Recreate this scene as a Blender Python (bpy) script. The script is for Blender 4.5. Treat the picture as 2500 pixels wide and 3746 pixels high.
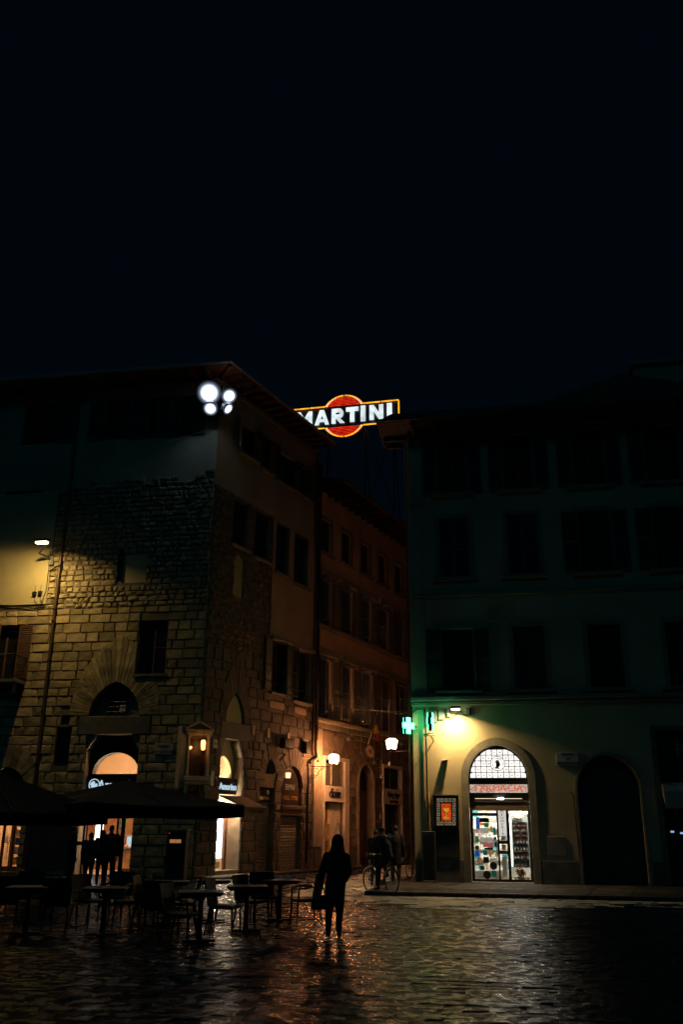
import bpy, bmesh, math, random
from mathutils import Vector, Matrix
R_ = math.radians
rnd = random.Random(7)
sc = bpy.context.scene
for o in list(bpy.data.objects): bpy.data.objects.remove(o)

# ------------------------------------------------------------------ camera
FPX, YH, ROLL, EYE = 3285.0, 3030.0, .0078, 1.75        # focal length in photo pixels, horizon row, roll, eye height
TH = math.atan((YH-1873)/FPX)
_f = Vector((0, math.cos(TH), math.sin(TH))); _U = Vector((0, -math.sin(TH), math.cos(TH))); _r = Vector((1, 0, 0))
_R = _r*math.cos(ROLL)+_U*math.sin(ROLL); _u = -_r*math.sin(ROLL)+_U*math.cos(ROLL)
cd = bpy.data.cameras.new('camera'); cam = bpy.data.objects.new('camera', cd); sc.collection.objects.link(cam)
cd.sensor_fit = 'VERTICAL'; cd.sensor_height = 36; cd.sensor_width = 24; cd.lens = 36*FPX/3746
cd.clip_start = .1; cd.clip_end = 600
m = Matrix((_R, _u, -_f)).transposed().to_4x4(); m.translation = (0, 0, EYE); cam.matrix_world = m
sc.camera = cam
# ------------------------------------------------------------------ night sky
w = bpy.data.worlds.new('World'); sc.world = w; w.use_nodes = True
nt = w.node_tree; nt.nodes.clear()
wo = nt.nodes.new('ShaderNodeOutputWorld'); bg = nt.nodes.new('ShaderNodeBackground')
bg.inputs[0].default_value = (.11, .50, 1, 1); bg.inputs[1].default_value = .0036
nt.links.new(bg.outputs[0], wo.inputs[0])
# ------------------------------------------------------------------ weak teal fill added behind the camera, standing in for stray city light
sl = bpy.data.lights.new('ambient_fill', 'SUN'); sl.energy = .031; sl.angle = R_(12); sl.color = (.02, .68, 1)
so = bpy.data.objects.new('ambient_fill', sl); sc.collection.objects.link(so); so.rotation_euler = (R_(52), 0, R_(-14))
# ------------------------------------------------------------------ exposure
vs = sc.view_settings; vs.view_transform = 'Standard'; vs.look = 'None'; vs.exposure = 0; vs.gamma = 1; vs.use_curve_mapping = False
sc.cycles.use_denoising = True; sc.cycles.max_bounces = 6; sc.cycles.diffuse_bounces = 3; sc.cycles.glossy_bounces = 3
sc.cycles.transmission_bounces = 5; sc.cycles.transparent_max_bounces = 8
sc.cycles.sample_clamp_indirect = 4; sc.cycles.caustics_reflective = False; sc.cycles.caustics_refractive = False

# ------------------------------------------------------------------ helpers: rays to places
def ray(px, py): return _f+_R*((px-1250)/FPX)-_u*((py-1873)/FPX)
def gp(px, py, z=0.0):
    d = ray(px, py); t = (z-EYE)/d.z; return Vector((d.x*t, d.y*t, z))
def at(px, py, D):
    d = ray(px, py); t = D/d.y; return Vector((d.x*t, D, EYE+d.z*t))
class Face:
    """a vertical wall plane: x along the wall to the right, y into the wall, z up"""
    def __init__(s, O, deg):
        s.O = Vector((O[0], O[1], 0)); s.phi = R_(deg)
        s.M = Matrix.Translation(s.O) @ Matrix.Rotation(s.phi, 4, 'Z')
        s.d = Vector((math.cos(s.phi), math.sin(s.phi), 0)); s.n = Vector((-math.sin(s.phi), math.cos(s.phi), 0))
    def p(s, px, py, y=0.0):
        d = ray(px, py); t = (s.O.dot(s.n)+y)/d.dot(s.n); P = d*t
        return (P-s.O).dot(s.d), P.z+EYE
    def w(s, u, y, z): return s.M @ Vector((u, y, z))
C0 = gp(702, 3214); C1 = gp(1522, 3237)
FA = Face(C0, -10)      # square front of the stone palace
FS = Face(C0, 63)       # its side along the street, and the house beyond
FR = Face(C1, -11)      # front of the pharmacy house
FRS = Face(C1, 63)      # its side along the street (outside is +y)
I4 = Matrix.Identity(4)
col = sc.collection

# ------------------------------------------------------------------ helpers: meshes
class MB:
    def __init__(s): s.v = []; s.f = []; s.mi = []
    def add(s, vs, fs, mi=0):
        b = len(s.v); s.v += [tuple(v) for v in vs]; s.f += [tuple(b+i for i in f) for f in fs]; s.mi += [mi]*len(fs); return s
    def box(s, x0, x1, y0, y1, z0, z1, mi=0):
        return s.add([(x, y, z) for z in (z0, z1) for y in (y0, y1) for x in (x0, x1)],
                     [(0, 2, 3, 1), (4, 5, 7, 6), (0, 1, 5, 4), (2, 6, 7, 3), (0, 4, 6, 2), (1, 3, 7, 5)], mi)
    def bev(s, x0, x1, y0, y1, z0, z1, b=.01, mi=0):        # box with chamfered upright and lying edges on its front (y0)
        return s.add([(x0, y1, z0), (x1, y1, z0), (x1, y1, z1), (x0, y1, z1), (x0, y0+b, z0), (x1, y0+b, z0), (x1, y0+b, z1), (x0, y0+b, z1),
                      (x0+b, y0, z0+b), (x1-b, y0, z0+b), (x1-b, y0, z1-b), (x0+b, y0, z1-b)],
                     [(0, 1, 5, 4), (1, 2, 6, 5), (2, 3, 7, 6), (3, 0, 4, 7), (4, 5, 9, 8), (5, 6, 10, 9), (6, 7, 11, 10), (7, 4, 8, 11), (8, 9, 10, 11), (3, 2, 1, 0)], mi)
    def prism(s, poly, y0, y1, mi=0, bevel=0):              # outline in (x, z), from y0 (front) to y1
        n = len(poly); vs = [(x, y0, z) for x, z in poly]+[(x, y1, z) for x, z in poly]
        return s.add(vs, [tuple(range(n)), tuple(range(2*n-1, n-1, -1))]+[(i, n+i, n+(i+1) % n, (i+1) % n) for i in range(n)], mi)
    def slab(s, poly, z0, z1, mi=0):                        # outline in (x, y), lying
        n = len(poly); vs = [(x, y, z0) for x, y in poly]+[(x, y, z1) for x, y in poly]
        return s.add(vs, [tuple(range(n-1, -1, -1)), tuple(range(n, 2*n))]+[(i, (i+1) % n, n+(i+1) % n, n+i) for i in range(n)], mi)
    def tube(s, pts, r, n=8, closed=False, mi=0, sx=1.0):
        pts = [Vector(p) for p in pts]; k = len(pts); rs = r if isinstance(r, (list, tuple)) else [r]*k
        vs = []; prev = None
        for i, p in enumerate(pts):
            if closed: t = pts[(i+1) % k]-pts[i-1]
            else: t = pts[min(i+1, k-1)]-pts[max(i-1, 0)]
            if t.length < 1e-9: t = Vector((0, 0, 1))
            t.normalize()
            if prev is None:
                a = Vector((0, 0, 1)) if abs(t.z) < .9 else Vector((1, 0, 0))
                u = t.cross(a).normalized()
            else:
                u = (prev-t*prev.dot(t)).normalized()
            prev = u; q = t.cross(u)
            vs += [p+(u*math.cos(2*math.pi*j/n)*sx+q*math.sin(2*math.pi*j/n))*rs[i] for j in range(n)]
        fs = []
        for i in range(k if closed else k-1):
            a = i*n; b = ((i+1) % k)*n
            fs += [(a+j, a+(j+1) % n, b+(j+1) % n, b+j) for j in range(n)]
        if not closed: fs += [tuple(range(n-1, -1, -1)), tuple(range((k-1)*n, k*n))]
        return s.add(vs, fs, mi)
    def lathe(s, c, prof, n=12, mi=0, axis='z'):
        vs = []; c = Vector(c)
        for r, h in prof:
            for j in range(n):
                a = 2*math.pi*j/n; p = (r*math.cos(a), r*math.sin(a), h)
                if axis == 'y': p = (p[0], p[2], p[1])
                vs.append(c+Vector(p))
        k = len(prof); fs = []
        for i in range(k-1): fs += [(i*n+j, i*n+(j+1) % n, (i+1)*n+(j+1) % n, (i+1)*n+j) for j in range(n)]
        fs += [tuple(range(n-1, -1, -1)), tuple(range((k-1)*n, k*n))]
        return s.add(vs, fs, mi)
    def ball(s, c, r, nu=10, nv=7, mi=0):
        c = Vector(c); r = r if isinstance(r, (tuple, list)) else (r, r, r)
        vs = [c+Vector((0, 0, -r[2]))]; fs = []
        for i in range(1, nv):
            b = -math.pi/2+math.pi*i/nv
            vs += [c+Vector((r[0]*math.cos(b)*math.cos(2*math.pi*j/nu), r[1]*math.cos(b)*math.sin(2*math.pi*j/nu), r[2]*math.sin(b))) for j in range(nu)]
        vs.append(c+Vector((0, 0, r[2]))); L = len(vs)-1
        for j in range(nu): fs += [(0, 1+(j+1) % nu, 1+j), (L, L-nu+j, L-nu+(j+1) % nu)]
        for i in range(nv-2): fs += [(1+i*nu+j, 1+i*nu+(j+1) % nu, 1+(i+1)*nu+(j+1) % nu, 1+(i+1)*nu+j) for j in range(nu)]
        return s.add(vs, fs, mi)
    def xf(s, M): s.v = [tuple(M @ Vector(v)) for v in s.v]; return s
    def mesh(s, name, mats, smooth=False):
        me = bpy.data.meshes.new(name); me.from_pydata(s.v, [], s.f)
        mats = mats if isinstance(mats, (list, tuple)) else [mats]
        for mm in mats: me.materials.append(M[mm] if isinstance(mm, str) else mm)
        if len(mats) > 1: me.polygons.foreach_set('material_index', s.mi)
        if smooth: me.polygons.foreach_set('use_smooth', [True]*len(me.polygons))
        me.update(); return me
    def obj(s, name, mats, parent=None, Mx=I4, smooth=False): return link(name, s.mesh(name, mats, smooth), parent, Mx)
PW = {}
def link(name, data, parent=None, Mx=I4):
    o = bpy.data.objects.new(name, data); col.objects.link(o)
    o.matrix_basis = Mx; PW[o] = Mx.copy()
    if parent is not None:
        o.parent = parent; o.matrix_parent_inverse = PW[parent].inverted()
    return o
def tag(o, label=None, cat=None, group=None, kind=None):
    if label: o['label'] = label
    if cat: o['category'] = cat
    if group: o['group'] = group
    if kind: o['kind'] = kind
    return o
def thing(name, label, cat, Mx=I4, group=None):
    return tag(link(name, None, None, Mx), label, cat, group)
def copy_tree(o, Mx, label=None, group=None):
    """copy a thing with its parts and sub-parts, moved by Mx (new world matrix of the root)"""
    D = Mx @ PW[o].inverted()
    def rec(s, par):
        c = s.copy(); col.objects.link(c); W = D @ PW[s]; PW[c] = W; c.matrix_basis = W
        if par is not None: c.parent = par; c.matrix_parent_inverse = PW[par].inverted()
        for ch in [k for k in s.children]: rec(ch, c)
        return c
    r = rec(o, None)
    if label: r['label'] = label
    if group: r['group'] = group
    return r
def T(x, y, z): return Matrix.Translation((x, y, z))
def RZ(deg): return Matrix.Rotation(R_(deg), 4, 'Z')
def text_mesh(txt, size, mat, depth=.004, sx=1.0, shear=0.0, bold=0.0):
    """text standing in the x-z plane, centred, front towards -y"""
    c = bpy.data.curves.new('lettering', 'FONT'); c.body = txt; c.size = size; c.align_x = 'CENTER'; c.align_y = 'CENTER'
    c.extrude = depth; c.shear = shear; c.offset = bold; c.resolution_u = 3
    t = bpy.data.objects.new('lettering', c); col.objects.link(t)
    me = bpy.data.meshes.new_from_object(t.evaluated_get(bpy.context.evaluated_depsgraph_get()))
    bpy.data.objects.remove(t); bpy.data.curves.remove(c)
    me.transform(Matrix.Rotation(R_(90), 4, 'X') @ Matrix.Diagonal((sx, 1, 1, 1)))
    me.materials.clear(); me.materials.append(M[mat]); return me

# ------------------------------------------------------------------ helpers: materials
M = {}
def mat(name, c, rough=.8, var=.25, scale=3.0, bump=.0, bscale=20.0, metal=0.0, spec=.5, rand=0.0, c2=None, coat=0.0, emit=None, es=0.0, dist=.02):
    m = bpy.data.materials.new(name); m.use_nodes = True; n = m.node_tree; b = n.nodes['Principled BSDF']; M[name] = m
    b.inputs['Roughness'].default_value = rough; b.inputs['Metallic'].default_value = metal
    b.inputs['Specular IOR Level'].default_value = spec; b.inputs['Coat Weight'].default_value = coat
    tc = n.nodes.new('ShaderNodeTexCoord')
    nz = n.nodes.new('ShaderNodeTexNoise'); nz.inputs['Scale'].default_value = scale; nz.inputs['Detail'].default_value = 5
    n.links.new(tc.outputs['Object'], nz.inputs['Vector'])
    rp = n.nodes.new('ShaderNodeValToRGB'); n.links.new(nz.outputs['Fac'], rp.inputs['Fac'])
    a = c2 if c2 else tuple(x*(1-var) for x in c); e = c if c2 else tuple(min(1, x*(1+var)) for x in c)
    rp.color_ramp.elements[0].position = .32; rp.color_ramp.elements[1].position = .68
    rp.color_ramp.elements[0].color = (*a, 1); rp.color_ramp.elements[1].color = (*e, 1)
    out = rp.outputs['Color']
    if rand:
        oi = n.nodes.new('ShaderNodeObjectInfo'); mr = n.nodes.new('ShaderNodeMapRange')
        mr.inputs['To Min'].default_value = 1-rand; mr.inputs['To Max'].default_value = 1+rand
        n.links.new(oi.outputs['Random'], mr.inputs['Value'])
        hv = n.nodes.new('ShaderNodeHueSaturation'); n.links.new(out, hv.inputs['Color']); n.links.new(mr.outputs[0], hv.inputs['Value']); out = hv.outputs[0]
    n.links.new(out, b.inputs['Base Color'])
    if bump:
        nb = n.nodes.new('ShaderNodeTexNoise'); nb.inputs['Scale'].default_value = bscale; nb.inputs['Detail'].default_value = 6; nb.inputs['Roughness'].default_value = .6
        n.links.new(tc.outputs['Object'], nb.inputs['Vector'])
        bm = n.nodes.new('ShaderNodeBump'); bm.inputs['Strength'].default_value = bump; bm.inputs['Distance'].default_value = dist
        n.links.new(nb.outputs['Fac'], bm.inputs['Height']); n.links.new(bm.outputs[0], b.inputs['Normal'])
    if emit:
        b.inputs['Emission Color'].default_value = (*emit, 1); b.inputs['Emission Strength'].default_value = es
    return m
def glow(name, c, s, var=0.0, scale=6.0):
    m = bpy.data.materials.new(name); m.use_nodes = True; n = m.node_tree; n.nodes.clear(); M[name] = m
    o = n.nodes.new('ShaderNodeOutputMaterial'); e = n.nodes.new('ShaderNodeEmission'); n.links.new(e.outputs[0], o.inputs[0])
    e.inputs[0].default_value = (*c, 1); e.inputs[1].default_value = s
    if var:
        tc = n.nodes.new('ShaderNodeTexCoord'); nz = n.nodes.new('ShaderNodeTexNoise'); nz.inputs['Scale'].default_value = scale; nz.inputs['Detail'].default_value = 4
        n.links.new(tc.outputs['Object'], nz.inputs['Vector']); mr = n.nodes.new('ShaderNodeMapRange')
        mr.inputs['From Min'].default_value = .3; mr.inputs['From Max'].default_value = .7
        mr.inputs['To Min'].default_value = s*(1-var); mr.inputs['To Max'].default_value = s*(1+var)
        n.links.new(nz.outputs['Fac'], mr.inputs['Value']); n.links.new(mr.outputs[0], e.inputs[1])
    return m
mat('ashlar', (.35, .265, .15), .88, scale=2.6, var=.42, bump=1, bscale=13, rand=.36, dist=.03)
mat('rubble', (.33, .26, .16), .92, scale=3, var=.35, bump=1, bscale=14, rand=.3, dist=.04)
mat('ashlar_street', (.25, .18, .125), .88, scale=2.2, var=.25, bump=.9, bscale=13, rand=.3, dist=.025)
mat('ashlar_shaded', (.095, .078, .063), .9, scale=2.4, var=.3, bump=.9, bscale=13, rand=.3, dist=.025)  # palace stone on the street side, its dimness put into the colour
mat('rubble_shaded', (.15, .115, .085), .92, scale=3, var=.35, bump=1, bscale=14, dist=.04)  # rubble of the same dim side, shade put into its colour too
mat('mortar', (.17, .135, .09), .95, bump=.7, bscale=18)
mat('plaster_ochre', (.52, .43, .25), .93, scale=1.1, var=.07, bump=.28, bscale=70, dist=.008)
mat('plaster_upper', (.36, .32, .23), .93, scale=.6, var=.16, bump=.25, bscale=60, dist=.01)
mat('plaster_street', (.42, .31, .22), .93, scale=.7, var=.15, bump=.3, bscale=60, dist=.01)
mat('plaster_house', (.62, .44, .29), .93, scale=.7, var=.15, bump=.3, bscale=60, dist=.01)
mat('plaster_pharmacy', (.50, .40, .25), .93, scale=.55, var=.17, bump=.35, bscale=24, dist=.012)
mat('stone_trim', (.27, .23, .18), .85, scale=3, var=.2, bump=.4, bscale=20, dist=.01)
mat('stone_dark', (.14, .13, .115), .85, scale=3, var=.25, bump=.5, bscale=16, dist=.012)
mat('stone_pale', (.46, .38, .28), .8, scale=4, var=.15, bump=.3, bscale=20, dist=.008)
mat('marble', (.50, .48, .44), .5, scale=6, var=.12)
mat('tile', (.22, .11, .07), .85, scale=6, var=.3, bump=.3)
mat('wood_dark', (.05, .032, .02), .6, scale=4, var=.3)
mat('wood_brown', (.17, .075, .035), .55, scale=5, var=.35)
mat('wood_warm', (.32, .14, .05), .45, scale=3, var=.45)
mat('shutter_brown', (.12, .055, .035), .6, scale=8, var=.2)
mat('shutter_green', (.06, .075, .07), .6, scale=8, var=.2)
mat('shutter_grey', (.20, .18, .155), .6, scale=8, var=.2)
mat('iron', (.02, .02, .02), .45, scale=12, var=.3, metal=.3)
mat('zinc', (.45, .43, .42), .5, scale=5, var=.2)
mat('pipe_copper', (.12, .075, .045), .5, scale=5, var=.35, metal=.4)
mat('steel', (.35, .35, .35), .35, scale=8, var=.2, metal=.8)
mat('roller', (.20, .18, .17), .5, scale=6, var=.3, metal=.2)
mat('glass_dark', (.012, .014, .016), .08, var=.1, coat=.5)
mat('black_board', (.010, .010, .011), .4, var=.2)
mat('sign_dark', (.035, .028, .022), .18, var=.15)
mat('white_paint', (.76, .68, .58), .6, scale=4, var=.08)
mat('shelf_grey', (.30, .34, .33), .5, scale=4, var=.1)
mat('grey_paint', (.20, .21, .21), .55, scale=4, var=.12)
mat('dark_paint', (.035, .038, .04), .55, scale=4, var=.2)
mat('letter_gold', (.62, .36, .10), .5, var=.1)
mat('letter_black', (.015, .015, .015), .5, var=.1)
mat('letter_grey', (.30, .29, .27), .6, var=.1)
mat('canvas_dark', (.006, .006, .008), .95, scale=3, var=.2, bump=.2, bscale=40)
mat('canvas_brown', (.16, .11, .07), .9, scale=3, var=.15, bump=.2, bscale=40)
mat('canvas_pale', (.5, .46, .38), .9, scale=3, var=.15, bump=.2, bscale=40)
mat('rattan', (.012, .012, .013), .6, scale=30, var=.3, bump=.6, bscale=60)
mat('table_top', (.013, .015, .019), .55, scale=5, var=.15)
mat('skin', (.42, .24, .16), .55, scale=8, var=.08)
mat('coat_black', (.010, .010, .012), .85, scale=8, var=.25, bump=.2, bscale=30)
mat('coat_green', (.022, .035, .033), .85, scale=8, var=.2, bump=.2, bscale=30)
mat('coat_grey', (.03, .03, .034), .85, scale=8, var=.2, bump=.2, bscale=30)
mat('denim', (.018, .022, .032), .85, scale=10, var=.2)
mat('hair', (.012, .009, .007), .55, scale=14, var=.3)
mat('scarf', (.42, .36, .25), .9, scale=20, var=.3, bump=.3)
mat('apron', (.02, .02, .022), .8)
mat('rubber', (.014, .014, .014), .8)
mat('chrome', (.55, .55, .55), .2, metal=1, var=.05)
mat('leather', (.014, .010, .009), .4, scale=8, var=.2)
mat('room_peach', (.68, .49, .31), .9, scale=1.2, var=.08)
mat('room_brown', (.20, .085, .035), .8, scale=2, var=.15)
mat('room_white', (.72, .70, .64), .8, scale=2, var=.06)
mat('floor_tile', (.42, .36, .30), .35, scale=4, var=.1)
mat('flag_black', (.015, .015, .015), .85); mat('flag_yellow', (.55, .36, .03), .85); mat('flag_red', (.42, .03, .025), .85)
mat('shield_white', (.55, .48, .40), .5, scale=9, var=.25)
mat('ornament_gold', (.55, .38, .10), .12, metal=.9, var=.1)
mat('ornament_glass', (.30, .34, .22), .08, metal=.6, var=.1)
mat('tinsel', (.40, .42, .38), .35, var=.3)
mat('red_plastic', (.55, .05, .03), .5); mat('teal_card', (.03, .28, .27), .6); mat('green_card', (.05, .20, .09), .6)
mat('blue_card', (.06, .16, .40), .6); mat('paper', (.74, .73, .70), .8, var=.05); mat('tan_card', (.48, .38, .22), .7)
mat('yellow_card', (.60, .46, .08), .6); mat('pink_card', (.60, .30, .30), .6); mat('orange_card', (.62, .24, .06), .6)
mat('bottle_amber', (.40, .15, .05), .3, var=.2); mat('bottle_white', (.66, .62, .58), .4, var=.1); mat('bottle_pink', (.70, .35, .30), .4)
mat('bottle_dark', (.03, .03, .035), .3); mat('leaf', (.06, .14, .035), .6); mat('flower_red', (.50, .05, .04), .6); mat('flower_yellow', (.6, .42, .06), .6)
mat('litter_white', (.6, .56, .5), .7)
mat('painting', (.10, .055, .025), .4, scale=5, var=.6, c2=(.012, .010, .008))
glow('lamp_flood', (.55, .78, 1), 48)
glow('lamp_flood_warm', (1, .84, .78), 18)
for k_, g_ in enumerate((7, 2.6, 1.15, .55, .27, .13, .06, .025)): glow('flood_bloom_%d' % k_, (.72-.02*k_, .82-.01*k_, 1), g_)  # stepped glow levels painting a soft bloom round each floodlight
glow('lamp_yellow', (1, .86, .5), 14)
glow('lamp_pharmacy', (1, .80, .48), 14)
glow('lantern_lit', (1, .38, .14), 310, .15, 4)
glow('lantern_lit_cool', (1, .50, .30), 24, .15, 4)
glow('lantern_top', (1, .46, .24), 20, .15, 4)
glow('votive', (1, .40, .10), 6)
glow('neon_orange', (1, .36, .015), 1.5, .35, 3)
glow('neon_red', (1, .03, .008), .9, .4, 4)
glow('neon_white', (.80, .92, .95), .95, .28, 2.2)
glow('neon_joint', (1, .8, .75), 1.6)
glow('cross_green', (.035, 1, .38), 19)
glow('cross_led', (.55, 1, .85), 2.2)
glow('screen_white', (.93, .96, 1), 2.6)
glow('sign_lit', (.62, .86, 1), .75)
glow('fan_glass', (1, .94, .89), 1.2, .22, 5)
glow('fan_motif', (.85, .42, .22), .6)
glow('fan_motif_dark', (.30, .12, .06), .5)
glow('sign_pink', (1, .76, .60), .5, .5, 14)
glow('letter_red', (1, .07, .02), .75)
glow('box_orange', (1, .10, .012), .6, .35, 5)
glow('box_yellow', (1, .50, .05), .55)
glow('box_ivory', (.80, .62, .38), .17, .3, 9)
glow('led_red', (1, .05, .02), 1.0)
glow('bulb', (1, .74, .48), 300); glow('bulb_small', (1, .8, .55), 1.2); glow('tube_white', (1, .93, .84), 85)
glow('added_glow_strip', (1, .92, .82), 9)
glow('sign_white', (1, .95, .88), .62, .1, 3)
glow('warm_glow', (1, .50, .22), 3.5)
glow('slot_amber', (1, .42, .14), .32, .2, 5); glow('blue_lamp', (.35, .6, 1), .8)
# wet paving: dark stone, a film of water, fine and coarse relief
def wet(name, c, r0, r1, b1, b2, s1=.12, s0=.75):
    m = mat(name, c, .3, var=.35, scale=1.3, rand=.3); n = m.node_tree; b = n.nodes['Principled BSDF']
    tc = [x for x in n.nodes if x.type == 'TEX_COORD'][0]
    g = n.nodes.new('ShaderNodeNewGeometry')
    a1 = n.nodes.new('ShaderNodeTexNoise'); a1.inputs['Scale'].default_value = 8; a1.inputs['Detail'].default_value = 5; a1.inputs['Roughness'].default_value = .62
    a2 = n.nodes.new('ShaderNodeTexNoise'); a2.inputs['Scale'].default_value = 42; a2.inputs['Detail'].default_value = 5
    a3 = n.nodes.new('ShaderNodeTexNoise'); a3.inputs['Scale'].default_value = 4.6; a3.inputs['Detail'].default_value = 6; a3.inputs['Roughness'].default_value = .65
    for x in (a1, a2, a3): n.links.new(g.outputs['Position'], x.inputs['Vector'])
    p1 = n.nodes.new('ShaderNodeBump'); p1.inputs['Strength'].default_value = b1; p1.inputs['Distance'].default_value = .075
    p2 = n.nodes.new('ShaderNodeBump'); p2.inputs['Strength'].default_value = b2; p2.inputs['Distance'].default_value = .008
    n.links.new(a1.outputs['Fac'], p1.inputs['Height']); n.links.new(a2.outputs['Fac'], p2.inputs['Height'])
    n.links.new(p1.outputs[0], p2.inputs['Normal']); n.links.new(p2.outputs[0], b.inputs['Normal'])
    mr = n.nodes.new('ShaderNodeMapRange'); mr.inputs['From Min'].default_value = .37; mr.inputs['From Max'].default_value = .52
    mr.inputs['To Min'].default_value = r0; mr.inputs['To Max'].default_value = r1
    n.links.new(a3.outputs['Fac'], mr.inputs['Value']); n.links.new(mr.outputs[0], b.inputs['Roughness'])
    ms = n.nodes.new('ShaderNodeMapRange'); ms.inputs['From Min'].default_value = .37; ms.inputs['From Max'].default_value = .52; ms.inputs['To Min'].default_value = s0; ms.inputs['To Max'].default_value = s1
    n.links.new(a3.outputs['Fac'], ms.inputs['Value']); n.links.new(ms.outputs[0], b.inputs['Specular IOR Level'])
    return m
wet('paving', (.015, .021, .033), .09, .3, .38, .36, .008, .32)
wet('paving_gutter_lit', (.36, .31, .265), .45, .6, .06, .2, 1.0, 1.0)  # smoother kerb strip; lamplit brightness partly put into its base colour
wet('sidewalk', (.07, .06, .052), .6, .75, .15, .3, .06, .12)
wet('kerb', (.05, .045, .04), .5, .6, .2, .3)
def thin(name, c, f):
    m = bpy.data.materials.new(name); m.use_nodes = True; n = m.node_tree; n.nodes.clear(); M[name] = m
    o = n.nodes.new('ShaderNodeOutputMaterial'); mx = n.nodes.new('ShaderNodeMixShader'); d = n.nodes.new('ShaderNodeBsdfDiffuse'); t = n.nodes.new('ShaderNodeBsdfTranslucent')
    d.inputs[0].default_value = (*c, 1); t.inputs[0].default_value = (*c, 1); mx.inputs[0].default_value = f
    n.links.new(d.outputs[0], mx.inputs[1]); n.links.new(t.outputs[0], mx.inputs[2]); n.links.new(mx.outputs[0], o.inputs[0])
for nm_, c_ in (('paper', (.80, .79, .76)), ('teal_card', (.03, .34, .33)), ('green_card', (.10, .34, .20)), ('blue_card', (.10, .26, .60)), ('tan_card', (.60, .48, .28)), ('yellow_card', (.70, .55, .10)), ('pink_card', (.75, .35, .35)), ('orange_card', (.8, .34, .08))): thin('print_'+nm_, c_, .7)
mat('joint', (.016, .016, .017), .6)
# ------------------------------------------------------------------ helpers: masonry and joinery
def arch_top(o, u):
    x0, x1, z0, zs, h = o[:5]
    if h <= 0: return zs
    a = (x1-x0)/2; t = min(abs(u-(x0+x1)/2), a)
    if h >= a:
        Rr = (a*a+h*h)/(2*a); return zs+math.sqrt(max(0, Rr*Rr-(t+Rr-a)**2))
    return zs+h*math.sqrt(max(0, 1-(t/a)**2))
def arch_pts(o, n=12):
    x0, x1, z0, zs, h = o[:5]; c = (x0+x1)/2; a = (x1-x0)/2
    return [(c-a*math.cos(math.pi*i/n), arch_top(o, c-a*math.cos(math.pi*i/n))) for i in range(n+1)]
def outline(o, n=12, g=0.0):
    """closed outline of an opening, shrunk by g"""
    x0, x1, z0, zs, h = o[:5]
    if h <= 0: return [(x0+g, z0+g), (x1-g, z0+g), (x1-g, zs-g), (x0+g, zs-g)]
    q = (x0+g, x1-g, z0+g, zs, h-g)
    return [(x0+g, z0+g), (x1-g, z0+g)]+arch_pts(q, n)[::-1]
def wall(mb, x0, x1, z0, z1, ops, depth, mi=0, ri=None):
    bs = {x0, x1}
    for o in ops:
        if o[4] > 0: bs |= {round(p[0], 5) for p in arch_pts(o, 14)}
        bs |= {o[0], o[1]}
    bs = sorted(b for b in bs if x0-1e-6 <= b <= x1+1e-6)
    for a, b in zip(bs, bs[1:]):
        if b-a < 1e-5: continue
        c = (a+b)/2; cur = sorted([o for o in ops if o[0] < c < o[1]], key=lambda o: o[2]); la = lb = z0
        for o in cur:
            if o[2] > la+1e-6 or o[2] > lb+1e-6: mb.add([(a, 0, la), (b, 0, lb), (b, 0, o[2]), (a, 0, o[2])], [(0, 1, 2, 3)], mi)
            la, lb = arch_top(o, a), arch_top(o, b)
        if la < z1-1e-6: mb.add([(a, 0, la), (b, 0, lb), (b, 0, z1), (a, 0, z1)], [(0, 1, 2, 3)], mi)
    for o in ops:
        d = depth if len(o) < 6 else o[5]; p = outline(o[:5], 14); n = len(p)
        mb.add([(x, 0, z) for x, z in p]+[(x, d, z) for x, z in p], [(i, (i+1) % n, n+(i+1) % n, n+i) for i in range(n)], mi if ri is None else ri)
    return mb
def ring(mb, o, t, y0, y1, mi=0, foot=True, n=16):
    """moulding of width t round an arched or square opening"""
    x0, x1, z0, zs, h = o[:5]
    big = (x0-t, x1+t, z0, zs if h > 0 else zs+t, h+t if h > 0 else 0)
    def path(q): return [(q[0], q[2])]+(arch_pts(q, n) if q[4] > 0 else [(q[0], q[3]), (q[1], q[3])])+[(q[1], q[2])]
    A_, B_ = path((x0, x1, z0, zs, h)), path(big); k = len(A_)
    vs = [(x, y0, z) for x, z in A_]+[(x, y0, z) for x, z in B_]+[(x, y1, z) for x, z in A_]+[(x, y1, z) for x, z in B_]
    fs = []
    for i in range(k-1):
        fs += [(i, i+1, k+i+1, k+i), (2*k+i, 3*k+i, 3*k+i+1, 2*k+i+1), (i, 2*k+i, 2*k+i+1, i+1), (k+i, k+i+1, 3*k+i+1, 3*k+i)]
    fs += [(0, k, 3*k, 2*k), (k-1, 3*k-1, 4*k-1, 2*k-1)]
    return mb.add(vs, fs, mi)
def ray_arch(a, h, th):
    c, s = abs(math.cos(th)), math.sin(th)
    if h >= a:
        Rr = (a*a+h*h)/(2*a); e = Rr-a         # |t*(c,s)+(e,0)| = R
        return -c*e+math.sqrt(max(0, (c*e)**2-e*e+Rr*Rr))
    return 1/math.sqrt((c/a)**2+(s/h)**2)
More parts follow.
